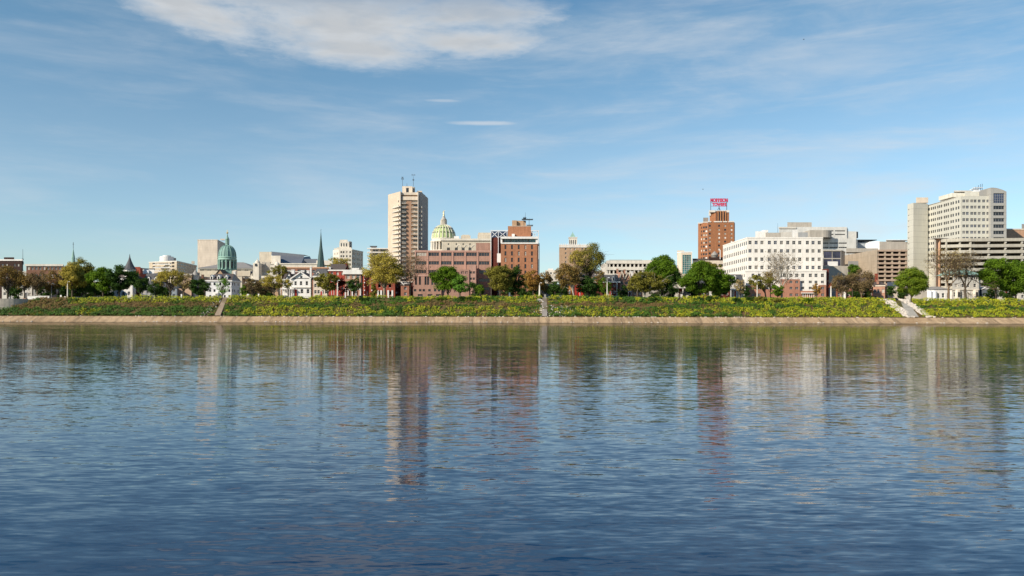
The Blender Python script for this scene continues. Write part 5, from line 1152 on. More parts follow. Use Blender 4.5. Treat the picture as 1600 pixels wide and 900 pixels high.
TL = [  # px, half width, top, bottom, leaves, label, options
 (12, 22, 415, 452, 'bronze', 'leftmost bronze tree in front of the dark brown brick block', dict(n=.55, branchy=22)),
 (38, 14, 427, 453, 'bronze', 'low bronze tree in the gap right of the dark brown brick block', dict(n=.55, branchy=16)),
 (58, 14, 421, 452, 'brown', 'brown budding tree in front of the long low brick building', dict(n=.4, branchy=24, tb=barkt)),
 (80, 15, 419, 455, 'bronze', 'thin bronze tree before the pale end of the long brick building', dict(n=.4, branchy=24, D=366, tb=barkt)),
 (128, 17, 400.5, 448, 'olive', 'tall round olive tree behind the yellow olive one', dict(n=.8, D=372)),
 (113, 25, 408, 450, 'yellow', 'tall yellow olive tree below the small pale green church spire', dict(n=1.2, shape='cone', D=358)),
 (133, 15, 437, 458, 'deep', 'low dark shrubby tree right of the yellow olive tree', dict(n=1.0, D=362)),
 (161, 20, 415, 455, 'green', 'left lobe tree of the dense dark green pair', dict(n=1.3)),
 (186, 23, 416, 452, 'deep', 'dense dark green tree in front of the witch hat turret', dict(n=1.3, D=359)),
 (219, 11, 430, 456, 'deep', 'small dark green tree below the red brick house end', dict(n=1.0)),
 (243, 12, 438, 460, 'deep', 'low dark green tree at the foot of the slate mansard house', dict(n=1.0)),
 (266, 21, 421, 450, 'yellow', 'thin yellow olive tree in front of the beige apartment slab', dict(n=.6, branchy=26, tb=bark)),
 (287, 13, 428, 452, 'tan', 'sparse tan budding tree over the sunlit stucco wall', dict(n=.35, branchy=26, tb=barkt)),
 (311, 13, 433, 460, 'deep', 'dense green tree left of the white three storey house', dict(n=1.2)),
 (347.5, 9.5, 433, 458, 'bright', 'light green young tree in front of the white three storey house', dict(n=.6, leaf=.24)),
 (380, 5.5, 446, 461, 'green', 'little green tree beside the corner of the white three storey house', dict(n=1.0)),
 (394, 13, 434, 458, 'brown', 'dark brownish tree between the white three storey house and the olive tree', dict(n=.7, branchy=16)),
 (414, 12, 440, 460, 'brown', 'shaded brown tree just left of the tan olive tree', dict(n=.8, D=366)),
 (428, 17, 427, 452, 'yellow', 'tan olive tree left of the white glazed porch', dict(n=.65, branchy=24)),
 (436, 14, 415, 430, 'olive', 'olive tree top rising below the right belfry', dict(n=.9, D=420)),
 (450, 7, 434, 450, 'yellow', 'thin yellowish tree before the small arched attic gable', dict(n=.35, branchy=12)),
 (512, 16.5, 424, 455, 'olive', 'dark olive tree covering the left half of the bright red townhouse', dict(n=1.1)),
 (535, 8.5, 434, 458, 'purple', 'dark red leaved tree against the bright red townhouse', dict(n=.8, D=364)),
 (530, 16, 401, 424, 'yellow', 'light olive tree top below the stepped limestone office', dict(n=.6, D=420)),
 (555, 10.5, 435, 454, 'deep', 'small dark green tree in front of the deep white cornice', dict(n=1.1)),
 (582, 7, 445, 461, 'olive', 'small olive tree before the second bay townhouse', dict(n=.6)),
 (601, 30, 390, 443, 'yellow', 'largest yellow olive tree with a straight pale trunk left of the balcony tower', dict(n=.6, shape='spread', branchy=34, leaf=.28, tb=mat('grey_bark', (.24, .2, .15)), trunkw=.75)),
 (641, 19, 398, 450, 'brown', 'bare brown tree in front of the tall balcony tower', dict(shape='bare', n=.5, tb=barkt)),
 (700, 22, 414, 456, 'green', 'dense green tree in front of the rose office', dict(n=1.25)),
 (719, 13, 429, 456, 'bright', 'brighter green small tree overlapping the dense one before the rose office', dict(n=.9, D=354)),
 (750, 7, 444, 458, 'green', 'sapling in the shadow of the rose stair block', dict(n=.4, D=356)),
 (781, 19, 411, 454, 'olive', 'dense olive green tree at the left corner of the orange brick slab', dict(n=1.3)),
 (806, 13, 417, 456, 'deep', 'dark green tree wedged before the middle of the orange brick slab', dict(n=1.2, D=364)),
 (833, 15, 423, 452, 'orange', 'orange bronze tree at the right foot of the orange brick slab', dict(n=.9)),
 (852, 11, 425, 452, 'bronze', 'smaller bronze tree right of the orange one', dict(n=.8, D=364)),
 (888, 19, 412, 450, 'bronze', 'spreading olive brown sycamore with a pale trunk over the red painted house', dict(n=.75, branchy=26, tb=barkl, trunk_px=897)),
 (921, 21, 377, 430, 'olive', 'tall thin grey olive tree right of the green pyramid roof', dict(n=.38, branchy=44, D=372, leaf=.26)),
 (902, 12, 388, 420, 'yellow', 'golden budding branches tree before the tan pyramid roof tower', dict(n=.35, branchy=30, D=368, tb=barkt)),
 (918, 15, 430, 462, 'deep', 'dark conifer like tree in the shade beside the red painted house', dict(n=1.2, D=360)),
 (936, 9, 420, 450, 'bronze', 'bronze tree edge left of the slate mansard with one dormer', dict(n=.6, D=368)),
 (943, 9.5, 434, 460, 'green', 'small green tree behind the light pole near the slate mansard', dict(n=.9, D=360)),
 (996, 18, 430, 456, 'olive', 'olive green tree left of the one with forked pale limbs', dict(n=.9)),
 (1013, 25, 423, 455, 'olive', 'wide olive tree with forked pale limbs before the open parking deck', dict(n=.9, branchy=16, tb=barkl, trunk_px=1006)),
 (1034, 22, 398, 452, 'green', 'tall green tree at the right end of the white open parking deck', dict(n=1.1, D=366)),
 (1049, 15, 412, 458, 'deep', 'dark green tree left of the teal glass wall', dict(n=1.1, D=364)),
 (1092, 25, 408, 458, 'green', 'large rich green tree at the foot of the russet brick tower', dict(n=1.25)),
 (1121, 23, 418, 458, 'green', 'large rich green tree overlapping the left corner of the white office', dict(n=1.25, D=362)),
 (1107, 18, 406, 430, 'olive', 'olive tinged crown rising behind the two rich green trees', dict(n=1.1, D=368)),
 (1156, 8, 436, 460, 'tan', 'pale sparse tree by the dormered entrance house', dict(n=.45, branchy=14)),
 (1165, 6, 446, 462, 'deep', 'dark bush like tree at the white office left corner', dict(n=1)),
 (1189, 19, 428, 452, 'olive', 'olive tree before the brick base of the white office', dict(n=.7, branchy=18, trunk_px=1197)),
 (1204, 12, 420, 450, 'tan', 'tan budding tree between the olive tree and the white sycamore', dict(n=.35, branchy=24, tb=barkt, D=364)),
 (1221, 20, 396, 446, 'brown', 'bare sycamore with white limbs in front of the white office', dict(shape='bare', n=.6, tb=barkl, trunkw=.5)),
 (1215, 8, 444, 461, 'green', 'round green bush like tree under the bare sycamore', dict(n=1.2, D=355)),
 (1276, 5.5, 443, 459, 'orange', 'small olive orange street tree near the right end of the white office', dict(n=.9)),
 (1315, 17, 426, 456, 'brown', 'brownish tree in front of the violet glass block', dict(n=.5, branchy=28, tb=barkt)),
 (1333, 9, 413, 432, 'green', 'green tree top between the two brownish trees', dict(n=1, D=372)),
 (1346, 17, 418, 456, 'brown', 'taller grey brown budding tree before the blank tan garage flank', dict(n=.5, branchy=34, tb=barkt)),
 (1393, 7, 446, 461, 'deep', 'small dark green tree before the low beige annex', dict(n=1)),
 (1424, 23, 416, 461, 'moss', 'dense egg shaped green tree at the foot of the pale stair shaft', dict(n=1.6, shape='egg', leaf=.26)),
 (1482, 25, 390, 450, 'tan', 'left bare tree in front of the pale stone mansion', dict(shape='bare', n=.8, tb=barkt, trunkw=.6)),
 (1508, 21, 392, 450, 'brown', 'right bare tree with a dark trunk before the green roofed mansion', dict(shape='bare', n=.8, tb=bark, trunkw=.65)),
 (1556, 21, 398, 452, 'green', 'irregular green tree in front of the ramped parking garage', dict(n=.95, asym=-.2)),
 (1587, 23, 405, 458, 'green', 'dark green tree at the right edge of the view', dict(n=1.2, D=362)),
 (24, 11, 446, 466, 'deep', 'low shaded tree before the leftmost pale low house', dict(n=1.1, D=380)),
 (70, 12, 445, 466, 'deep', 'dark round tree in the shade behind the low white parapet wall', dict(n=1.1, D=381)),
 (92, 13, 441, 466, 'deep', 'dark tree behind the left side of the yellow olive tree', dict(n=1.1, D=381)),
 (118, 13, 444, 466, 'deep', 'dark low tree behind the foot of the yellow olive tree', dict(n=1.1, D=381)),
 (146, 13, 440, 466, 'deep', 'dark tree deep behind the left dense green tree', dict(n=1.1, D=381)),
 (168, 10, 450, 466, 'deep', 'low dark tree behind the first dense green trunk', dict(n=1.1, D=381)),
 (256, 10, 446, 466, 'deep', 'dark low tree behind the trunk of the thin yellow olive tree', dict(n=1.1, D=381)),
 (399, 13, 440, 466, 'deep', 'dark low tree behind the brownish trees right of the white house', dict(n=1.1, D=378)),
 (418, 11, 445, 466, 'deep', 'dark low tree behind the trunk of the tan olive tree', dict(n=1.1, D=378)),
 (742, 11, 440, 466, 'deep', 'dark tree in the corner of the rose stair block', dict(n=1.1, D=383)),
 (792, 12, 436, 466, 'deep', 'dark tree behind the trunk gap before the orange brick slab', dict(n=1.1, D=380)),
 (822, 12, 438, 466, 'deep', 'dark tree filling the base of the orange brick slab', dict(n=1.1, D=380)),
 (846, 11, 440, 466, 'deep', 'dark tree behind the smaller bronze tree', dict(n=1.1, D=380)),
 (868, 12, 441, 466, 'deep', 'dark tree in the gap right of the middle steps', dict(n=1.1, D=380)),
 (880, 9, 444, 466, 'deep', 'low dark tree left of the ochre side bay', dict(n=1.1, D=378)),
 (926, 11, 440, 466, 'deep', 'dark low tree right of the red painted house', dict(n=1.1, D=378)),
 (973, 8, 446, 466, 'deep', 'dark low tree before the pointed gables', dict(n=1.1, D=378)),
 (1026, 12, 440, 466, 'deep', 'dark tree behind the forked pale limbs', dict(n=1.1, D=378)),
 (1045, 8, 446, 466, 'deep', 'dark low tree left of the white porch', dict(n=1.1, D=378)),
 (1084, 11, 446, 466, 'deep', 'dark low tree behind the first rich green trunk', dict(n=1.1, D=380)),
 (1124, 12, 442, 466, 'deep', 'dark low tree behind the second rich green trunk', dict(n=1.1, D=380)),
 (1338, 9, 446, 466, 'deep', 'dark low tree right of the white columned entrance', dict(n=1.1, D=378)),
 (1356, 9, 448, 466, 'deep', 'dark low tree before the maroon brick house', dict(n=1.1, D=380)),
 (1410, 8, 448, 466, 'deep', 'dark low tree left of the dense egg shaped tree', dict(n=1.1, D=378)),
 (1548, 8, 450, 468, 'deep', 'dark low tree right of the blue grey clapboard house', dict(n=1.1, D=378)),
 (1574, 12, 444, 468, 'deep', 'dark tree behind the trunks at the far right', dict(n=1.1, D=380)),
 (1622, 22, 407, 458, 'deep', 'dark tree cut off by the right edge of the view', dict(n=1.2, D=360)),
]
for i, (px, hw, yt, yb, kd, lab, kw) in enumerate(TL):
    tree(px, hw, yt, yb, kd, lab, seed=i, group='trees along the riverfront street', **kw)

# ================================================================== GROUND, LEVEE, STREET
def strip(name, prof, mt, x0=-1500, x1=1500, step=12, off=None, kind='structure'):
    """prof(x) -> list of (y, z)"""
    xs = np.arange(x0, x1+.1, step); V = []; k = len(prof(0))
    for x in xs:
        for y, z in prof(x): V.append((x, y, z))
    Q = [(i*k+j, (i+1)*k+j, (i+1)*k+j+1, i*k+j+1) for i in range(len(xs)-1) for j in range(k-1)]
    me = npmesh(name, np.array(V), np.array(Q), [mt]); o = bpy.data.objects.new(name, me); COL.objects.link(o)
    return tag(o, kind=kind)
def wet(x): return math.sin(x*.03)*.4+math.sin(x*.011+1)*.6
strip('levee_bank', lambda x: [(338.2, 2.62), (340, 3.2), (344, gz(x)-4.6+.3*wet(x)), (347.6, gz(x)-2.6), (350.5, gz(x)-.7), (352, gz(x)-.02), (354, gz(x))], soil, step=4)
strip('ground', lambda x: [(354, gz(x)), (362, gz(x)), (362.01, gz(x)-.16), (378, gz(x)-.16), (378.01, gz(x)), (700, gz(x)), (1500, gz(x)+1), (9000, 4)], landm, -6000, 6000, 40)
strip('river_park_lawn', lambda x: [(352.1, gz(x)+.004), (361, gz(x)+.006)], grassm, step=40)
strip('park_path', lambda x: [(353.6, gz(x)+.012), (355.6, gz(x)+.012)], pathm, step=40)
strip('road', lambda x: [(362.25, gz(x)-.150), (377.7, gz(x)-.150)], asphalt, step=40)
strip('kerb', lambda x: [(361.8, gz(x)-.2), (361.8, gz(x)+.03), (362.2, gz(x)+.03), (362.2, gz(x)-.2)], conc, step=40)
strip('kerb_far', lambda x: [(377.8, gz(x)-.2), (377.8, gz(x)+.03), (378.2, gz(x)+.03), (378.2, gz(x)-.2)], conc, step=40)
strip('pavement', lambda x: [(378.3, gz(x)+.012), (382, gz(x)+.012)], pathm, step=40)
strip('lane_marking', lambda x: [(370.0, gz(x)-.144), (370.15, gz(x)-.144)], mat('yellow_road_paint', (.6, .4, .05)), step=40)

# promenade of stepped concrete with joints
pm = bpy.data.materials.new('promenade_concrete'); pm.use_nodes = True; nt = pm.node_tree; pb = nt.nodes['Principled BSDF']; pb.inputs['Roughness'].default_value = .9
geo = nn(nt, 'ShaderNodeNewGeometry'); sx = nn(nt, 'ShaderNodeSeparateXYZ'); nt.links.new(geo.outputs['Position'], sx.inputs[0])
n1 = nn(nt, 'ShaderNodeTexNoise'); n1.inputs['Scale'].default_value = .5; n1.inputs['Detail'].default_value = 6; nt.links.new(geo.outputs['Position'], n1.inputs[0])
n2 = nn(nt, 'ShaderNodeTexNoise'); n2.inputs['Scale'].default_value = .05; nt.links.new(geo.outputs['Position'], n2.inputs[0])
w = nn(nt, 'ShaderNodeMath', operation='MULTIPLY_ADD'); nt.links.new(n1.outputs[0], w.inputs[0]); w.inputs[1].default_value = 1.2; nt.links.new(sx.outputs[0], w.inputs[2])
w2 = nn(nt, 'ShaderNodeMath', operation='MULTIPLY_ADD'); nt.links.new(sx.outputs[2], w2.inputs[0]); w2.inputs[1].default_value = .45; nt.links.new(w.outputs[0], w2.inputs[2])
pi_ = nn(nt, 'ShaderNodeMath', operation='PINGPONG'); nt.links.new(w2.outputs[0], pi_.inputs[0]); pi_.inputs[1].default_value = 2.6
lt = nn(nt, 'ShaderNodeMath', operation='LESS_THAN'); nt.links.new(pi_.outputs[0], lt.inputs[0]); lt.inputs[1].default_value = .055
cr = nn(nt, 'ShaderNodeValToRGB'); cr.color_ramp.elements[0].position = .3; cr.color_ramp.elements[0].color = (.27, .18, .10, 1); cr.color_ramp.elements[1].position = .75; cr.color_ramp.elements[1].color = (.47, .345, .215, 1)
ad = nn(nt, 'ShaderNodeMath', operation='MULTIPLY_ADD'); nt.links.new(n2.outputs[0], ad.inputs[0]); ad.inputs[1].default_value = .5; mm = nn(nt, 'ShaderNodeMath', operation='MULTIPLY'); nt.links.new(n1.outputs[0], mm.inputs[0]); mm.inputs[1].default_value = .5; nt.links.new(mm.outputs[0], ad.inputs[2])
nt.links.new(ad.outputs[0], cr.inputs[0]); mx = nn(nt, 'ShaderNodeMix', data_type='RGBA'); nt.links.new(lt.outputs[0], mx.inputs['Factor']); nt.links.new(cr.outputs[0], mx.inputs['A']); mx.inputs['B'].default_value = (.14, .10, .065, 1)
# waterline stain of the lowest course
r1 = nn(nt, 'ShaderNodeMapRange'); nt.links.new(sx.outputs[2], r1.inputs[0]); r1.inputs['From Min'].default_value = .05; r1.inputs['From Max'].default_value = .5; r1.inputs['To Min'].default_value = .45; r1.inputs['To Max'].default_value = 1
mps = nn(nt, 'ShaderNodeMapping'); mps.inputs['Scale'].default_value = (.55, .05, .12); nt.links.new(geo.outputs['Position'], mps.inputs[0])
ns = nn(nt, 'ShaderNodeTexNoise'); ns.inputs['Scale'].default_value = 1; ns.inputs['Detail'].default_value = 6; ns.inputs['Roughness'].default_value = .7; nt.links.new(mps.outputs[0], ns.inputs[0])
rs_ = nn(nt, 'ShaderNodeMapRange'); nt.links.new(ns.outputs[0], rs_.inputs[0]); rs_.inputs['From Min'].default_value = .38; rs_.inputs['From Max'].default_value = .55; rs_.inputs['To Min'].default_value = .62; rs_.inputs['To Max'].default_value = 1.08
ms_ = nn(nt, 'ShaderNodeMath', operation='MULTIPLY'); nt.links.new(rs_.outputs[0], ms_.inputs[0]); nt.links.new(r1.outputs[0], ms_.inputs[1])
vm = nn(nt, 'ShaderNodeVectorMath', operation='SCALE'); nt.links.new(mx.outputs['Result'], vm.inputs[0]); nt.links.new(ms_.outputs[0], vm.inputs['Scale']); nt.links.new(vm.outputs[0], pb.inputs['Base Color'])
strip('promenade', lambda x: [(329, -2.5), (329.6, .34), (331.0, .42), (331.05, .75), (332.2, .85), (332.25, 1.25), (333.3, 1.32), (333.35, 1.75), (334.3, 1.8), (334.35, 2.25), (335.2, 2.3), (335.25, 2.62), (338.4, 2.62)], pm, step=30)
strip('riverbed', lambda x: [(-9000, -3), (345, -2.4)], soil, -6000, 6000, 600)

# levee crossings: paths and stair
def ramp(name, pa, pb_, wa, wb, mt, za=None):
    """pa (px at the crest), pb_ (px at the foot)"""
    m = M(); k = 16
    for i in range(k):
        f0, f1 = i/k, (i+1)/k; y0, y1 = 353-14.6*f0, 353-14.6*f1
        xa, xb = X(pa, 353), X(pb_, 338.4); c0, c1 = xa+(xb-xa)*f0, xa+(xb-xa)*f1; g = gz(c0)
        z = lambda f: g+.35+(2.75-g-.1)*f
        w0, w1 = wa+(wb-wa)*f0, wa+(wb-wa)*f1
        m.quad((c1-w1, y1, z(f0)), (c1+w1, y1, z(f0)), (c0+w0, y0, z(f0)), (c0-w0, y0, z(f0))); m.quad((c1-w1, y1, z(f1)), (c1+w1, y1, z(f1)), (c1+w1, y1, z(f0)), (c1-w1, y1, z(f0)))
        for q in (-1, 1): m.quad((c0+q*w0, y0, z(f0)), (c1+q*w1, y1, z(f0)), (c1+q*w1, y1, z(f1)-1.2), (c0+q*w0, y0, z(f0)-1.2))
    o = m.build(name, mt, None); return tag(o, kind='structure')
ramp('left_steps', 352.5, 340, .9, 1.2, mat('worn_step_stone', (.32, .25, .19)))
ramp('middle_steps', 850.5, 851, 1.0, 1.1, mat('grey_step_stone', (.30, .27, .25)))
ramp('right_steps', 1410, 1427, 1.35, 2.2, mat('light_step_stone', (.36, .34, .31)))
m = M(); 
def stone_pile(name, spots, mt, smin, smax, label=None):
    m = M(); r = random.Random(5)
    for x, y, z in spots:
        s = r.uniform(smin, smax); pts = []
        a0 = r.random()*3
        for (dz, rr) in ((-s*.6, .8), (0, 1.0), (s*.5, .65)):
            for k in range(5): a = a0+2*math.pi*k/5; pts.append((x+math.cos(a)*s*rr*r.uniform(.8, 1.2), y+math.sin(a)*s*rr, z+dz*r.uniform(.8, 1.2)))
        b = len(m.v); m.v += pts
        for j in range(2):
            for k in range(5): m.f.append((b+j*5+k, b+j*5+(k+1) % 5, b+(j+1)*5+(k+1) % 5, b+(j+1)*5+k)); m.m.append(0)
        m.f.append(tuple(b+10+k for k in range(5))); m.m.append(0)
    o = m.build(name, mt, None); return tag(o, kind='stuff')
def slopez(x, y):
    g = gz(x); P = [(338.2, 2.62), (340, 3.2), (344, g-4.6), (347.6, g-2.6), (350.5, g-.7), (352, g), (354, g), (356, g)]
    return np.interp(y, [p[0] for p in P], [p[1] for p in P])
sp = []
for i in range(620):
    f = random.random(); y = 352.5-14*f; c = X(1410+17*f, 345); hw = 2.0+f*.6; side = random.choice((-1, 1)); ww = 2.4+1.1*random.random()+(1.6 if side < 0 else .6)*(1-f)
    x = c+side*(hw+random.random()*ww); sp.append((x, y, slopez(x, y)+.25))
stone_pile('riprap', sp, mat('pale_riprap', (.56, .50, .43), .9, .25, 1.5), .28, .62)
sp = []
for i in range(70):
    f = random.random(); y = 352-13*f; x = X(846.5, 345)+random.gauss(0, .7)*(.5+f)-.6; sp.append((x, y, slopez(x, y)+.15))
for i in range(40):
    f = random.random(); y = 350-11*f; x = X(336-3*f, 345)+random.gauss(0, .8)-2*f; sp.append((x, y, slopez(x, y)+.15))
for i in range(110):
    f = random.random(); y = 346-7*f; x = X(872, 345)+random.gauss(0, 4); sp.append((x, y, slopez(x, y)+.1))
for i in range(260):
    x = random.gauss(0, 1)*120+random.choice((-60, 40, 90)); sp.append((x, 336.5+random.random()*2, 2.66)) if random.random() < .5 else sp.append((x, 329.9+random.random(), .42))
stone_pile('loose_stones', sp, stonegr, .2, .5)

# vegetation of the bank: three kinds of growth
def vnoise(x, y, sc, seed):
    rs = np.random.RandomState(seed); tab = rs.rand(256, 256); u = x/sc; v = y/sc; i = np.floor(u).astype(int); j = np.floor(v).astype(int); fu = u-i; fv = v-j
    fu = fu*fu*(3-2*fu); fv = fv*fv*(3-2*fv); g = lambda a, b: tab[a % 256, b % 256]
    return (g(i, j)*(1-fu)+g(i+1, j)*fu)*(1-fv)+(g(i, j+1)*(1-fu)+g(i+1, j+1)*fu)*fv
rs = np.random.RandomState(3); N = 30000
x = rs.uniform(-330, 330, N); y = rs.uniform(338.6, 353.2, N); gzv = np.array([gz(a) for a in x])
z = np.array([slopez(a, b) for a, b in zip(x, y)])
pxv = 800+x*F/y
f = (y-338.6)/14.6
big = vnoise(x, y*2.5, 14, 1); mid = vnoise(x, y*1.6, 4, 2); fine = vnoise(x, y, 1.6, 4)
keep = np.ones(N, bool)
for (pa, pb_, wa, wb) in ((352.5, 340, 1.4, 1.8), (850.5, 851, 1.6, 1.8), (1410, 1427, 3.4, 4.4)):
    ff = (353-y)/14.6; c = X(pa, 353)+(X(pb_, 338.4)-X(pa, 353))*ff; keep &= np.abs(x-c) > wa+(wb-wa)*ff+(rs.rand(N)-.3)*.8
keep &= ~((np.hypot(x+224, y-358) < 14.2))
# yellow share grows to the right
ys = np.interp(pxv, [0, 110, 230, 330, 500, 640, 760, 860, 1000, 1150, 1250, 1400, 1600], [.05, .42, .62, .78, .62, .42, .45, .5, .36, .5, .8, .95, .8])
band = np.interp(f, [0, .08, .15, .36, .42, .56, .62, .92, 1], [.6, .9, 1.15, 1.0, .25, .25, .95, 1.25, .8])
band = np.where(pxv > 1290, .25+.75*band*.9+.15, band)
low_green = np.where((pxv < 400) & (f < .4), .35, 1.0)
py_ = ys*band*low_green + (big-.5)*.5 + (mid-.5)*.55
brownband = np.exp(-((f-.52+.04*np.sin(x*.05))/.17)**2)*np.interp(pxv, [0, 60, 140, 300, 480, 700, 1040, 1150, 1300, 1600], [.6, 1.1, .9, .9, .55, 1.0, 1.0, .35, .15, .0])
brownband += np.where((pxv > 25) & (pxv < 105) & (f > .55), 1.0, 0)
kindv = np.where(brownband+(mid-.5)*.8+(fine-.5)*.5 > .62, 2, np.where(py_+(fine-.5)*.5 > .42, 1, 0))
hgt = np.where(kindv == 1, .95, np.where(kindv == 2, .7, .85))*(.35+1.1*big)*(.55+.9*vnoise(x, y, 6.0, 12))
keep &= ~((vnoise(x, y, 2.2, 21) < .24) & (rs.rand(N) < .8))
lump = vnoise(x, y, 3.0, 9)
def stuff(name, sel, mt, per, size, sg):
    P = np.stack([x[sel], y[sel], z[sel]], 1); h = (hgt*(.5+lump))[sel]; k = np.repeat(np.arange(len(P)), per)
    C = P[k]+rs.normal(size=(len(k), 3))*np.array([sg, sg*.8, .12]); C[:, 2] += np.abs(rs.rand(len(k))*h[k])+.1
    V, Q = leafquads(C, size, rs, (-.3, -.75, .75)); o = bpy.data.objects.new(name, npmesh(name, V, Q, [mt])); COL.objects.link(o); return tag(o, kind='stuff')
gm_ = mat('bank_green', (.085, .17, .014), .7, .35, .4, trans=.3, col2=(.04, .10, .012), s2=.3)
ym_ = mat('mustard_blossom', (.54, .50, .02), .7, .3, .4, trans=.3, col2=(.22, .29, .02), s2=.5)
bm_ = mat('dry_brown_brush', (.22, .13, .05), .8, .3, .4, trans=.2, col2=(.15, .11, .035), s2=.5)
stuff('bank_greenery', keep & (kindv == 0), gm_, 6, .30, .35)
stuff('bank_undergrowth', keep & (kindv == 1), gm_, 1, .28, .35)
stuff('mustard_flowers', keep & (kindv == 1), ym_, 5, .25, .32)
stuff('dry_brush', keep & (kindv == 2), bm_, 6, .26, .35)
B = 520; bx = rs.uniform(-300, 300, B); by = 339.5+13*rs.rand(B); bz = np.array([slopez(a, c) for a, c in zip(bx, by)]); okb = np.ones(B, bool)
for (pa, pb_, wa) in ((352.5, 340, 2.6), (850.5, 851, 2.8), (1410, 1427, 5.5)):
    c = X(pa, 353)+(X(pb_, 338.4)-X(pa, 353))*(353-by)/14.6; okb &= np.abs(bx-c) > wa
okb &= np.hypot(bx+224, by-358) > 15.5; okb &= rs.rand(B) < np.where(by > 345, 1, .45)
bx, by, bz = bx[okb], by[okb], bz[okb]; br = rs.uniform(.4, 1.25, len(bx))**1.2
def bushes(name, sel, mt):
    k = np.repeat(np.nonzero(sel)[0], (90*br[sel]**2+30).astype(int)); d = rs.normal(size=(len(k), 3)); d /= np.linalg.norm(d, axis=1)[:, None]; d[:, 2] = np.abs(d[:, 2])
    C = np.stack([bx[k], by[k], bz[k]], 1)+d*(br[k]*rs.uniform(.5, 1.05, len(k)))[:, None]*np.array([1.35, 1, .95]); V, Q = leafquads(C, .17, rs, d)
    o = bpy.data.objects.new(name, npmesh(name, V, Q, [mt])); COL.objects.link(o); return tag(o, kind='stuff')
bk = rs.rand(len(bx)); bushes('dark_scrub', bk < .22, LEAF['deep']); bushes('green_scrub', (bk >= .22) & (bk < .6), LEAF['green']); bushes('olive_scrub', bk >= .6, LEAF['olive'])
stuff('brush_shoots', keep & (kindv == 2) & (fine > .5), gm_, 2, .2, .3)
# shrubs on the crest, each its own
SH = [(726, 14, 463.5, 'deep'), (1112, 11, 462, 'deep'), (1090, 8, 464, 'deep'), (1172, 9, 464, 'deep'), (1187, 11, 463, 'olive'), (690, 9, 465, 'green'), (568, 10, 465, 'deep'), (1262, 9, 466, 'green'), (1216, 12, 466, 'olive'), (1150, 7, 466, 'deep'), (745, 8, 465, 'green'), (1018, 8, 465, 'deep')]
for i, (px, hw, yt, kd) in enumerate(SH):
    D = 350; cx = X(px, D); rs2 = np.random.RandomState(50+i); zt = Z(px, yt, D); zb = gz(cx)-1.6; R = hw*S(D)
    lab = ['low dark bush on the levee edge below the rose office', 'dark bush under the two rich green trees', 'small dark bush at the foot of the large rich green tree', 'dark bush below the left corner of the white office', 'wide olive bush below the olive tree by the white office', 'green bush on the crest below the rose river block', 'dark green bush on the crest below the bay townhouses', 'green bush on the crest before the white office entrance', 'olive bush on the crest under the bare white limbed sycamore', 'dark bush on the crest below the dormered entrance house', 'green bush on the crest below the rose stair block', 'dark bush on the crest below the forked pale limbs'][i]
    t = thing('shrub', lab, 'shrub', (cx, D, zb), 'shrubs on the levee crest'); loc = np.array([cx, D, zb])
    cs = np.stack([cx+rs2.uniform(-1, 1, 14)*R*.75, D+rs2.uniform(-1, 1, 14)*1.2, zb+rs2.uniform(.3, .85, 14)*(zt-zb)], 1); k = np.repeat(np.arange(14), 110)
    d = rs2.normal(size=(len(k), 3)); d /= np.linalg.norm(d, axis=1)[:, None]; C = cs[k]+d*(rs2.rand(len(k))**.5)[:, None]*np.array([R*.35, .9, .7])
    V, Q = leafquads(C, .22, rs2); o = bpy.data.objects.new('foliage', npmesh('foliage', V-loc, Q, [LEAF[kd]])); COL.objects.link(o); o.parent = t
    segs = []
    for c in cs[:8]: limb([cx, D, zb-.3], c, .06, .02, rs2, segs, 2, .1)
    V, Q = tubes(segs, 4); o = bpy.data.objects.new('stem', npmesh('stem', V-loc, Q, [bark])); COL.objects.link(o); o.parent = t

# --- stone walls at the left end
def wall_thing(name, label, cat, boxes, mt, px, D):
    xx = X(px, D); t = thing(name, label, cat, (xx, D, gz(xx)-2)); 
    for nme, a, mt2 in boxes: m = M(); m.box(*a); m.build(nme, mt2 or mt, t)
    return t
m = M(); k = 14; pts = []
for i in range(k+1):
    a = -.9+1.85*i/k; pts.append((-224+math.sin(a)*14, 358-math.cos(a)*14))
zt = Z(10, 466.6, 345); zb = 2.7
for (p, q) in zip(pts, pts[1:]):
    m.quad((*p, zb), (*q, zb), (*q, zt), (*p, zt)); m.quad((*p, zt), (*q, zt), (q[0], q[1]+1, zt), (p[0], p[1]+1, zt))
o = m.build('overlook_wall', mat('overlook_stone', (.40, .36, .30), .9, .25, .8), None); tag(o, 'curved stone overlook wall at the far left end of the levee', 'wall')
t = thing('parapet_wall', 'low white parapet wall with two dark gaps on the levee top at the left', 'wall', (X(58, 353), 353, gz(X(58, 353))))
m = M(); zt = Z(58, 462.6, 353); zb = Z(58, 469, 353); m.box(X(43, 353), X(77, 353), 353, 353.5, zb, zt); m.build('wall', white, t)
m = M(); m.box(X(42.6, 353), X(77.3, 353), 352.9, 353.6, zt, zt+.15); m.build('coping', concl, t)
for c in (41, 72.6): m = M(); m.box(X(c-.6, 353), X(c+.6, 353), 352.85, 352.99, zb, zt-.3); m.build('recess', slatebr, t)
m = M(); m.box(X(35, 353), X(43, 353), 353.2, 353.6, zb, Z(40, 466, 353)); m.build('end_block', brickpink, t)

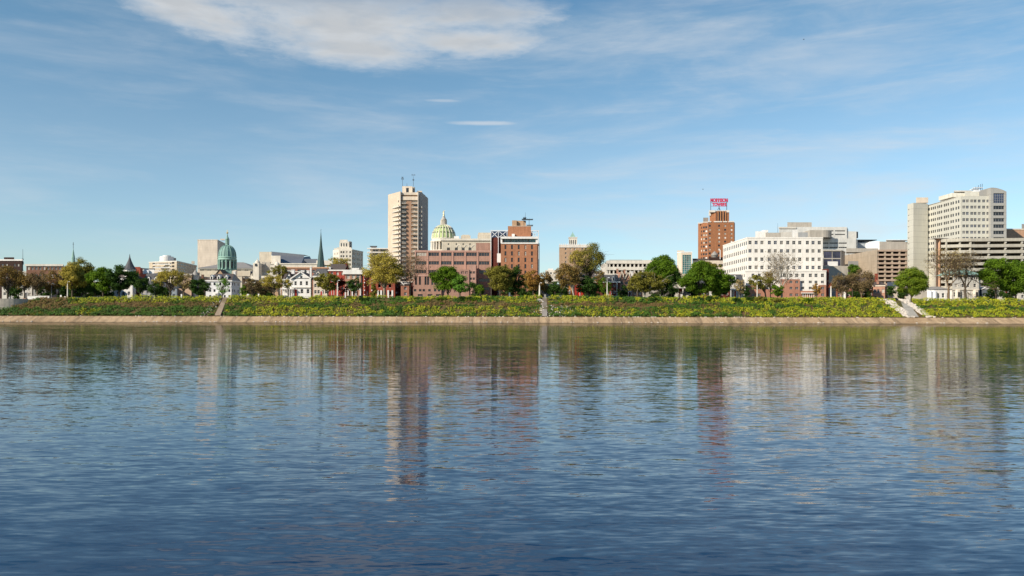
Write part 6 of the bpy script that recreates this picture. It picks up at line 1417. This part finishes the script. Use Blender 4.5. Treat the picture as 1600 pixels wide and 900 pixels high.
# --- street lamps
def lamp(px, ytop, ybot, D, label, w=.32, head=True, h2=None, mt=concl):
    xx = X(px, D); g = gz(xx); zt = Z(px, ytop, D)
    t = thing('street_lamp', label, 'street lamp', (xx, D, g), 'light poles on the levee top')
    m = M(); m.lathe(xx, D, [(w*1.3, g-.2), (w*1.3, g+.5), (w, g+.6), (w*.62, zt)], 10); m.build('pole', mt, t, True)
    zh = zt+(h2 or .9)
    if head:
        m = M(); m.tube([(xx, D, zt-.05), (xx, D, zh), (xx+.5, D, zh+.25)], [w*.35, w*.25, w*.2], 6); m.build('arm', mt, t)
        m = M(); m.box(xx+.25, xx+1.05, D-.2, D+.2, zh+.15, zh+.38); m.build('lamp_head', steelw, t)
    return t
lamp(105.5, 444, 468, 354, 'pale light pole in front of the yellow olive tree', .3)
lamp(80.5, 447, 468, 360, 'thin grey light pole before the shaded brick building', .14, mt=greyroof)
lamp(527.3, 442, 465, 354, 'pale light pole before the bright red townhouse', .34)
lamp(717.5, 438, 464, 357, 'thin grey light pole left of the rose stair block', .13, mt=greyroof)
lamp(843, 446, 464, 353.5, 'short thick pale pole left of the middle steps', .42)
lamp(948.6, 441, 465, 354, 'tall pale light pole before the slate mansard house', .27, h2=1.8)
lamp(1183, 442, 466, 354, 'pale light pole before the brick base of the white office', .26)
lamp(1298.3, 447, 467, 354, 'pale pole right of the white office', .34, head=False)
lamp(1286, 440, 466, 358, 'thin dark lamp post at the right corner of the white office', .12, mt=steel)
lamp(1447, 454, 468, 354, 'thin grey pole beside the dense egg shaped tree', .16, mt=greyroof)
lamp(1521.5, 366, 372, 409, 'slim white mast on the ramped parking garage', .15, head=False)
# --- signs / boxes
def sign(px, y0, y1, wpx, D, label, mt=white):
    xx = X(px, D); g = gz(xx); w_ = wpx*S(D)/2; z0, z1 = Z(px, y1, D), Z(px, y0, D)
    t = thing('street_sign', label, 'sign', (xx, D, g), 'blank signs along the street'); m = M(); m.box(xx-w_, xx+w_, D-.05, D, z0, z1); m.build('panel', mt, t); m = M(); m.box(xx-.06, xx+.06, D+.001, D+.1, g-.1, z0+.3); m.build('post', steel, t)
sign(387.5, 459.5, 464, 3.6, 354, 'white square sign right of the white three storey house')
sign(95, 461, 464, 2.6, 358, 'small pale sign in the shade left of the yellow olive tree')
sign(101.5, 463, 466, 2.2, 354, 'pale marker beside the leftmost pale light pole')
sign(283.5, 459.5, 465, 2.2, 356, 'white narrow post box sign below the sunlit stucco wall')
sign(404, 459, 463, 2.2, 356, 'small white sign under the brown trees right of the white house')
sign(851.5, 460, 465, 3, 354, 'grey information board at the top of the middle steps', greyroof)
sign(796, 457, 464, 2.4, 360, 'pale board under the dark green tree before the orange slab')

# --- cars
car_paint = {}
def car(px, D, col, label, name='parked_car', L=4.6, Hh=1.45, van=False):
    xx = X(px, D); g = gz(xx)-.15
    t = thing(name, label, 'car', (xx, D, g), 'cars on the riverfront street')
    cm = mat('car_paint_%02d' % len(car_paint), col, .3, .03, .3, .5, streak=0); car_paint[len(car_paint)] = 1
    sec = [(-.5, .35, .62), (-.49, .3, .72), (-.34, .28, .86), (-.32, .28, .9), (.18, .28, .9), (.34, .28, .88), (.48, .3, .76), (.5, .35, .6)]
    m = M(); n = len(sec)
    for (a, lo, hi) in sec:
        w1 = .86 if abs(a) < .45 else .74
        for (yy, zz) in ((-w1, lo), (-w1*1.03, (lo+hi)/2), (-w1*.97, hi), (w1*.97, hi), (w1*1.03, (lo+hi)/2), (w1, lo)): m.v.append((xx+a*L, D+yy, g+zz))
    for i in range(n-1):
        for k in range(6): m.f.append((i*6+k, (i+1)*6+k, (i+1)*6+(k+1) % 6, i*6+(k+1) % 6)); m.m.append(0)
    m.f.append(tuple(range(6))); m.m.append(0); m.f.append(tuple((n-1)*6+k for k in range(6))); m.m.append(0); m.build('body', cm, t, True)
    r0, r1, f0, f1 = (-.46, -.3, .12, .27) if not van else (-.49, -.47, .2, .34)
    m = M(); b = 0
    for (a, yy, zz) in ((r0, .82, .88), (f1, .82, .88), (f0, .68, Hh), (r1, .68, Hh)):
        m.v.append((xx+a*L, D-yy, g+zz)); m.v.append((xx+a*L, D+yy, g+zz))
    for q in ((0, 2, 4, 6), (1, 7, 5, 3), (0, 6, 7, 1), (2, 3, 5, 4)): m.f.append(q); m.m.append(0)
    m.build('window', gdark, t)
    m = M(); m.box(xx+r1*L-.05, xx+f0*L+.05, D-.7, D+.7, g+Hh-.02, g+Hh+.05)
    for a in (r1*.55+f0*.45,): m.obox((xx+a*L, D-.83, g+.88), (xx+a*L, D-.69, g+Hh), .1, .05)
    m.build('roof', cm, t)
    for a in (-.3, .31):
        for q in (-1, 1):
            m = M(); k = 14; c = xx+a*L; y0, y1 = D+q*.9, D+q*.7
            for i in range(k):
                u0, u1 = 2*math.pi*i/k, 2*math.pi*(i+1)/k; P = lambda u, yy, r: (c+r*math.cos(u), yy, g+.33+r*math.sin(u))
                m.quad(P(u0, y0, .33), P(u1, y0, .33), P(u1, y1, .33), P(u0, y1, .33)); m.quad(P(u0, y0, .33), P(u1, y0, .33), P(u1, y0, .2), P(u0, y0, .2)); m.quad(P(u0, y0, .2), P(u1, y0, .2), (c, y0-q*.02, g+.33), (c, y0-q*.02, g+.33), 1)
            m.build('wheel', [rubber, steelw], t)
    for q in (-1, 1):
        m = M(); m.box(xx+.478*L, xx+.5*L, D+q*.55-.15, D+q*.55+.15, g+.62, g+.74); m.build('headlight', steelw, t)
for px, D, col, lab, kw in ((147, 364, (.6, .6, .62), 'silver car under the dense dark green trees at the left', {}), (122, 366, (.10, .10, .12), 'dark grey car in the shade below the yellow olive tree', {}), (178, 364, (.5, .5, .5), 'pale grey car before the white gabled house in the shade', {}),
    (259, 365, (.2, .25, .3), 'blue grey car behind the thin yellow olive tree', {}), (799, 364, (.65, .65, .65), 'white car under the dark green tree before the orange brick slab', {}), (861, 363, (.42, .45, .48), 'silver car just right of the middle steps', {}), (875, 365, (.55, .55, .56), 'light car behind the first silver one near the sycamore', {}),
    (936, 364, (.3, .32, .34), 'grey car in the shade left of the tall pale light pole', {}), (960, 363, (.62, .64, .66), 'silver hatchback right of the tall pale light pole', {}), (1019, 364, (.12, .14, .17), 'dark car under the forked olive tree', {}), (1168, 364, (.35, .02, .04), 'dark red car before the left corner of the white office', {}),
    (568, 366, (.7, .7, .7), 'white van like car parked before the red bay townhouses', dict(van=True)), (548, 366, (.66, .66, .66), 'white car parked before the white ground floor shopfront', {}), (1398, 365, (.15, .15, .17), 'black car left of the dense egg shaped tree', {}), (1532, 366, (.03, .03, .04), 'black car right of the pale stone mansion', {}), (914, 366, (.75, .75, .78), 'white car before the red painted house', {})):
    car(px, D, col, lab, **kw)
# --- birds
def bird(px, py, D, label):
    xx, zz = X(px, D), Z(px, py, D); t = thing('bird', label, 'bird', (xx, D, zz))
    m = M(); m.tube([(xx-.22, D, zz), (xx-.1, D, zz+.02), (xx+.1, D, zz+.03), (xx+.2, D, zz+.02), (xx+.3, D, zz)], [.02, .07, .08, .05, .01], 8); m.build('body', steel, t, True)
    m = M()
    for q in (-1, 1):
        m.quad((xx-.08, D, zz+.05), (xx+.1, D, zz+.05), (xx+.06, D+q*.35, zz+.25), (xx-.1, D+q*.35, zz+.25)); m.tri((xx+.06, D+q*.35, zz+.25), (xx-.1, D+q*.35, zz+.25), (xx-.15, D+q*.8, zz+.2))
    m.build('wing', steel, t)
bird(1098, 296, 330, 'small dark bird in flight left of the red roof sign'); bird(1255, 62, 300, 'small dark bird high in the sky at the upper right')

# ================================================================== RIVER
wm = bpy.data.materials.new('river_water'); wm.use_nodes = True; nt = wm.node_tree; p = nt.nodes['Principled BSDF']
p.inputs['Base Color'].default_value = (.003, .013, .030, 1); p.inputs['Roughness'].default_value = .03; p.inputs['IOR'].default_value = 1.333; p.inputs['Specular IOR Level'].default_value = .5
geo = nn(nt, 'ShaderNodeNewGeometry')
def wave(sx_, sy_, rot, detail, dist, amp_x, amp_y, offs, rough=.5):
    mp = nn(nt, 'ShaderNodeMapping'); mp.inputs['Scale'].default_value = (sx_, sy_, 1); mp.inputs['Rotation'].default_value = (0, 0, rot); mp.inputs['Location'].default_value = (offs, offs*.7, 0)
    nt.links.new(geo.outputs['Position'], mp.inputs[0]); n = nn(nt, 'ShaderNodeTexNoise'); n.inputs['Scale'].default_value = 1; n.inputs['Detail'].default_value = detail; n.inputs['Distortion'].default_value = dist; n.inputs['Roughness'].default_value = rough
    nt.links.new(mp.outputs[0], n.inputs[0]); s = nn(nt, 'ShaderNodeVectorMath', operation='SUBTRACT'); nt.links.new(n.outputs['Color'], s.inputs[0]); s.inputs[1].default_value = (.5, .5, .5)
    m_ = nn(nt, 'ShaderNodeVectorMath', operation='MULTIPLY'); nt.links.new(s.outputs[0], m_.inputs[0]); m_.inputs[1].default_value = (amp_x, amp_y, 0); return m_.outputs[0]
W1 = wave(.7, 2.9, .08, 3, .6, .06, .21, 0)
W2 = wave(2.4, 9, -.10, 3, .4, .08, .30, 13)
W3 = wave(.10, .35, .05, 2, .3, .012, .032, 31)
# gusts: patches where the small ripple is stronger
gp = nn(nt, 'ShaderNodeMapping'); gp.inputs['Scale'].default_value = (.012, .05, 1); nt.links.new(geo.outputs['Position'], gp.inputs[0])
gn = nn(nt, 'ShaderNodeTexNoise'); gn.inputs['Scale'].default_value = 1; gn.inputs['Detail'].default_value = 3; nt.links.new(gp.outputs[0], gn.inputs[0])
gr = nn(nt, 'ShaderNodeMapRange'); gr.inputs['From Min'].default_value = .3; gr.inputs['From Max'].default_value = .7; gr.inputs['To Min'].default_value = .4; gr.inputs['To Max'].default_value = 1.3; nt.links.new(gn.outputs[0], gr.inputs[0])
# sheltered water under the far bank is calmer
sy2 = nn(nt, 'ShaderNodeSeparateXYZ'); nt.links.new(geo.outputs['Position'], sy2.inputs[0])
mxy = nn(nt, 'ShaderNodeMath', operation='MAXIMUM'); nt.links.new(sy2.outputs[1], mxy.inputs[0]); mxy.inputs[1].default_value = 24
dvy = nn(nt, 'ShaderNodeMath', operation='DIVIDE'); dvy.inputs[0].default_value = 24; nt.links.new(mxy.outputs[0], dvy.inputs[1])
cal = nn(nt, 'ShaderNodeMath', operation='POWER'); nt.links.new(dvy.outputs[0], cal.inputs[0]); cal.inputs[1].default_value = .72
gm2 = nn(nt, 'ShaderNodeMath', operation='MULTIPLY'); nt.links.new(gr.outputs[0], gm2.inputs[0]); nt.links.new(cal.outputs[0], gm2.inputs[1])
a = nn(nt, 'ShaderNodeVectorMath', operation='ADD'); nt.links.new(W1, a.inputs[0]); nt.links.new(W2, a.inputs[1])
a2 = nn(nt, 'ShaderNodeVectorMath', operation='SCALE'); nt.links.new(a.outputs[0], a2.inputs[0]); nt.links.new(gm2.outputs[0], a2.inputs['Scale'])
a3 = nn(nt, 'ShaderNodeVectorMath', operation='ADD'); nt.links.new(a2.outputs[0], a3.inputs[0]); nt.links.new(W3, a3.inputs[1])
a4 = nn(nt, 'ShaderNodeVectorMath', operation='ADD'); nt.links.new(a3.outputs[0], a4.inputs[0])
ti = nn(nt, 'ShaderNodeMapRange'); nt.links.new(sy2.outputs[1], ti.inputs[0]); ti.inputs['From Min'].default_value = 15; ti.inputs['From Max'].default_value = 260; ti.inputs['To Min'].default_value = 0; ti.inputs['To Max'].default_value = -.009
tv = nn(nt, 'ShaderNodeCombineXYZ'); tv.inputs[2].default_value = 1; nt.links.new(ti.outputs[0], tv.inputs[1]); nt.links.new(tv.outputs[0], a4.inputs[1])
no = nn(nt, 'ShaderNodeVectorMath', operation='NORMALIZE'); nt.links.new(a4.outputs[0], no.inputs[0]); nt.links.new(no.outputs[0], p.inputs['Normal'])
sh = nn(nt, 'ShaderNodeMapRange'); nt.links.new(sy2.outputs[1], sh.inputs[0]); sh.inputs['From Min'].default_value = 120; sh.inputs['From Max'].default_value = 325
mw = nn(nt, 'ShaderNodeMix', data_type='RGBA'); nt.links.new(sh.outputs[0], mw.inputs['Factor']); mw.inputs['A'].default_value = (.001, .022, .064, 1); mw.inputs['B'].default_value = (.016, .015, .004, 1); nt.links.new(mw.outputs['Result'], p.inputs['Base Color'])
silt_and_dim = nn(nt, 'ShaderNodeBsdfDiffuse'); silt_and_dim.inputs['Color'].default_value = (.030, .028, .006, 1); wo = nt.nodes['Material Output']  # silty water, with the bank's dark olive reflection painted into the colour
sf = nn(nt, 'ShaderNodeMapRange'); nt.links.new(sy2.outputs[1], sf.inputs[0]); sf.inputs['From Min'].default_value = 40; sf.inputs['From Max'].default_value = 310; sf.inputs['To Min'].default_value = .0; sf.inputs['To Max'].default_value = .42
mxs = nn(nt, 'ShaderNodeMixShader'); nt.links.new(sf.outputs[0], mxs.inputs[0]); nt.links.new(p.outputs[0], mxs.inputs[1]); nt.links.new(silt_and_dim.outputs[0], mxs.inputs[2]); nt.links.new(mxs.outputs[0], wo.inputs[0])
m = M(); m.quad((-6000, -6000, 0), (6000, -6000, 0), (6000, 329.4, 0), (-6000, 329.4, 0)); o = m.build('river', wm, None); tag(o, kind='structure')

# ================================================================== SKY
SUN_AZ, SUN_EL = 232.0, 30.0     # clockwise from +Y
az = math.radians(SUN_AZ); el = math.radians(SUN_EL)
sd = Vector((math.sin(az)*math.cos(el), math.cos(az)*math.cos(el), math.sin(el)))
world = bpy.data.worlds.new('World'); scene.world = world; world.use_nodes = True; nt = world.node_tree; nt.nodes.clear()
out = nn(nt, 'ShaderNodeOutputWorld'); bg = nn(nt, 'ShaderNodeBackground'); bg.inputs['Strength'].default_value = .088; nt.links.new(bg.outputs[0], out.inputs[0])
sky = nn(nt, 'ShaderNodeTexSky'); sky.sky_type = 'NISHITA'; sky.sun_disc = False; sky.sun_elevation = el; sky.sun_rotation = az; sky.air_density = 1.0; sky.dust_density = .25; sky.ozone_density = 3.0; sky.altitude = 100
tc = nn(nt, 'ShaderNodeTexCoord'); sep = nn(nt, 'ShaderNodeSeparateXYZ'); nt.links.new(tc.outputs['Generated'], sep.inputs[0])
def mt_(op, a, b=None, c=None, clamp=False):
    n = nn(nt, 'ShaderNodeMath', operation=op); n.use_clamp = clamp
    for i, v in enumerate((a, b, c)):
        if v is None: continue
        if isinstance(v, (int, float)): n.inputs[i].default_value = v
        else: nt.links.new(v, n.inputs[i])
    return n.outputs[0]
AZ = mt_('ARCTAN2', sep.outputs[0], sep.outputs[1]); EL = mt_('ARCSINE', sep.outputs[2])
AZd = mt_('MULTIPLY', AZ, 57.2958); ELd = mt_('MULTIPLY', EL, 57.2958)
cv = nn(nt, 'ShaderNodeCombineXYZ'); nt.links.new(AZd, cv.inputs[0]); nt.links.new(ELd, cv.inputs[1])
def cnoise(sx_, sy_, det, rough, dist=0, off=0, rot=0):
    mp = nn(nt, 'ShaderNodeMapping'); mp.inputs['Scale'].default_value = (sx_, sy_, 1); mp.inputs['Location'].default_value = (off, off*.37, 0); mp.inputs['Rotation'].default_value = (0, 0, rot); nt.links.new(cv.outputs[0], mp.inputs[0])
    n = nn(nt, 'ShaderNodeTexNoise'); n.inputs['Scale'].default_value = 1; n.inputs['Detail'].default_value = det; n.inputs['Roughness'].default_value = rough; n.inputs['Distortion'].default_value = dist; nt.links.new(mp.outputs[0], n.inputs[0]); return n.outputs[0]
def ell(px, py, rx, ry, rot=0.0):
    a0 = math.degrees(math.atan((px-800)/F)); e0 = math.degrees(math.atan((492-py)/math.hypot(F, px-800))); ra = math.degrees(rx/F)*.93; re = math.degrees(ry/F)*.93
    da = mt_('SUBTRACT', AZd, a0); de = mt_('SUBTRACT', ELd, e0); c, s = math.cos(rot), math.sin(rot)
    u = mt_('ADD', mt_('MULTIPLY', da, c/ra), mt_('MULTIPLY', de, s/ra)); v = mt_('ADD', mt_('MULTIPLY', da, -s/re), mt_('MULTIPLY', de, c/re))
    d = mt_('SQRT', mt_('ADD', mt_('MULTIPLY', u, u), mt_('MULTIPLY', v, v))); return mt_('SUBTRACT', 1.0, d)
fields = [ell(490, -25, 350, 82), ell(545, 42, 205, 52), ell(560, 76, 165, 34, -.02), ell(735, 66, 150, 26), ell(275, 4, 150, 42, -.3), ell(740, 18, 170, 34)]
fld = fields[0]
for q in fields[1:]: 
    n = nn(nt, 'ShaderNodeMath', operation='SMOOTH_MAX'); nt.links.new(fld, n.inputs[0]); nt.links.new(q, n.inputs[1]); n.inputs[2].default_value = .3; fld = n.outputs[0]
dn = mt_('MULTIPLY', mt_('SUBTRACT', cnoise(.16, .5, 7, .6, .4, 3), .5), 1.1)
dn2 = mt_('MULTIPLY', mt_('SUBTRACT', cnoise(.7, 2.2, 5, .6, .2, 9), .5), .5)
dens = mt_('ADD', mt_('ADD', fld, dn), dn2)
def rng(v, a_, b_, c_, d_):
    r = nn(nt, 'ShaderNodeMapRange'); r.interpolation_type = 'SMOOTHSTEP'; nt.links.new(v, r.inputs[0]); r.inputs[1].default_value = a_; r.inputs[2].default_value = b_; r.inputs[3].default_value = c_; r.inputs[4].default_value = d_; return r.outputs[0]
cloud = rng(dens, -.22, .7, 0, .95)
streak1 = mt_('MULTIPLY', rng(mt_('ADD', ell(755, 192.5, 85, 5), dn2), 0, .8, 0, 1), .6); streak2 = mt_('MULTIPLY', rng(mt_('ADD', ell(690, 157.5, 42, 4), dn2), 0, .8, 0, 1), .4)
cloud = mt_('MAXIMUM', cloud, mt_('MAXIMUM', streak1, streak2))
# thin high cirrus veils, denser to the right
v1 = rng(cnoise(.045, .22, 7, .62, .5, 17, .12), .42, .78, 0, .42); v2 = rng(cnoise(.09, .6, 6, .6, .3, 29, -.06), .45, .8, 0, .3)
side = rng(AZd, -35, 30, .55, 1.25)
veil = mt_('MULTIPLY', mt_('ADD', v1, v2), side)
upper = mt_('MULTIPLY', rng(ell(1150, 30, 500, 60), -.2, .8, 0, .3), rng(cnoise(.1, .4, 7, .65, .5, 41), .35, .7, .2, 1))
veil = mt_('ADD', veil, upper, clamp=True)
hi = rng(ELd, 19.5, 24, 1, .0)
rag = rng(cnoise(.30, 1.1, 5, .55, .5, 53), .3, .62, .84, 1.0)
fac = mt_('MULTIPLY', mt_('MAXIMUM', mt_('MULTIPLY', cloud, rag), mt_('MULTIPLY', veil, .95)), hi, clamp=True)
# cloud tone: bright sunlit rims, greyer body
tone = rng(mt_('ADD', dens, mt_('MULTIPLY', cnoise(.3, 1.2, 4, .5, 0, 5), .7)), .4, 1.25, 1.0, .78)
vs = nn(nt, 'ShaderNodeVectorMath', operation='SCALE'); vs.inputs[0].default_value = (6.2, 6.45, 6.7); nt.links.new(tone, vs.inputs['Scale'])
tint = nn(nt, 'ShaderNodeVectorMath', operation='MULTIPLY'); nt.links.new(sky.outputs[0], tint.inputs[0]); 
tr_ = nn(nt, 'ShaderNodeValToRGB'); er = mt_('DIVIDE', ELd, 40.0, clamp=True); nt.links.new(er, tr_.inputs[0])
tr_.color_ramp.elements[0].position = 0; tr_.color_ramp.elements[0].color = (.80, .88, .95, 1); tr_.color_ramp.elements[1].position = 1; tr_.color_ramp.elements[1].color = (.24, .58, .78, 1)
for po, cc in ((.12, (.90, .96, .97, 1)), (.28, (.98, 1.02, .95, 1)), (.5, (.76, .98, .93, 1)), (.62, (.42, .76, .88, 1))):
    e_ = tr_.color_ramp.elements.new(po); e_.color = cc
ts_ = nn(nt, 'ShaderNodeVectorMath', operation='SCALE'); nt.links.new(tr_.outputs[0], ts_.inputs[0]); ts_.inputs['Scale'].default_value = 1.18; nt.links.new(ts_.outputs[0], tint.inputs[1])
mx = nn(nt, 'ShaderNodeMix', data_type='RGBA'); nt.links.new(fac, mx.inputs['Factor']); nt.links.new(tint.outputs[0], mx.inputs['A']); nt.links.new(vs.outputs[0], mx.inputs['B']); nt.links.new(mx.outputs['Result'], bg.inputs['Color'])

sun = bpy.data.lights.new('sun', 'SUN'); sun.energy = 4.5; sun.angle = math.radians(.5); sun.color = (1.0, .90, .76)
so = bpy.data.objects.new('sun', sun); COL.objects.link(so); so.rotation_euler = (-sd).to_track_quat('-Z', 'Y').to_euler(); so.location = (-50, -50, 80)

# ================================================================== CAMERA AND RENDER
cam = bpy.data.cameras.new('camera'); co = bpy.data.objects.new('camera', cam); COL.objects.link(co); scene.camera = co
cam.sensor_width = 36; cam.lens = 36*F/1600; cam.shift_y = 42/1600; cam.clip_start = .1; cam.clip_end = 20000
co.location = (0, 0, CAMH); co.rotation_euler = (math.radians(90), -ROLL, 0)
co.rotation_euler = (Euler((math.radians(90), 0, 0)).to_matrix() @ Euler((0, 0, ROLL)).to_matrix()).to_euler()
scene.view_settings.view_transform = 'Standard'; scene.view_settings.look = 'None'; scene.view_settings.exposure = .4; scene.view_settings.gamma = 1
scene.render.engine = 'CYCLES'; scene.render.resolution_x = 1024; scene.render.resolution_y = 576
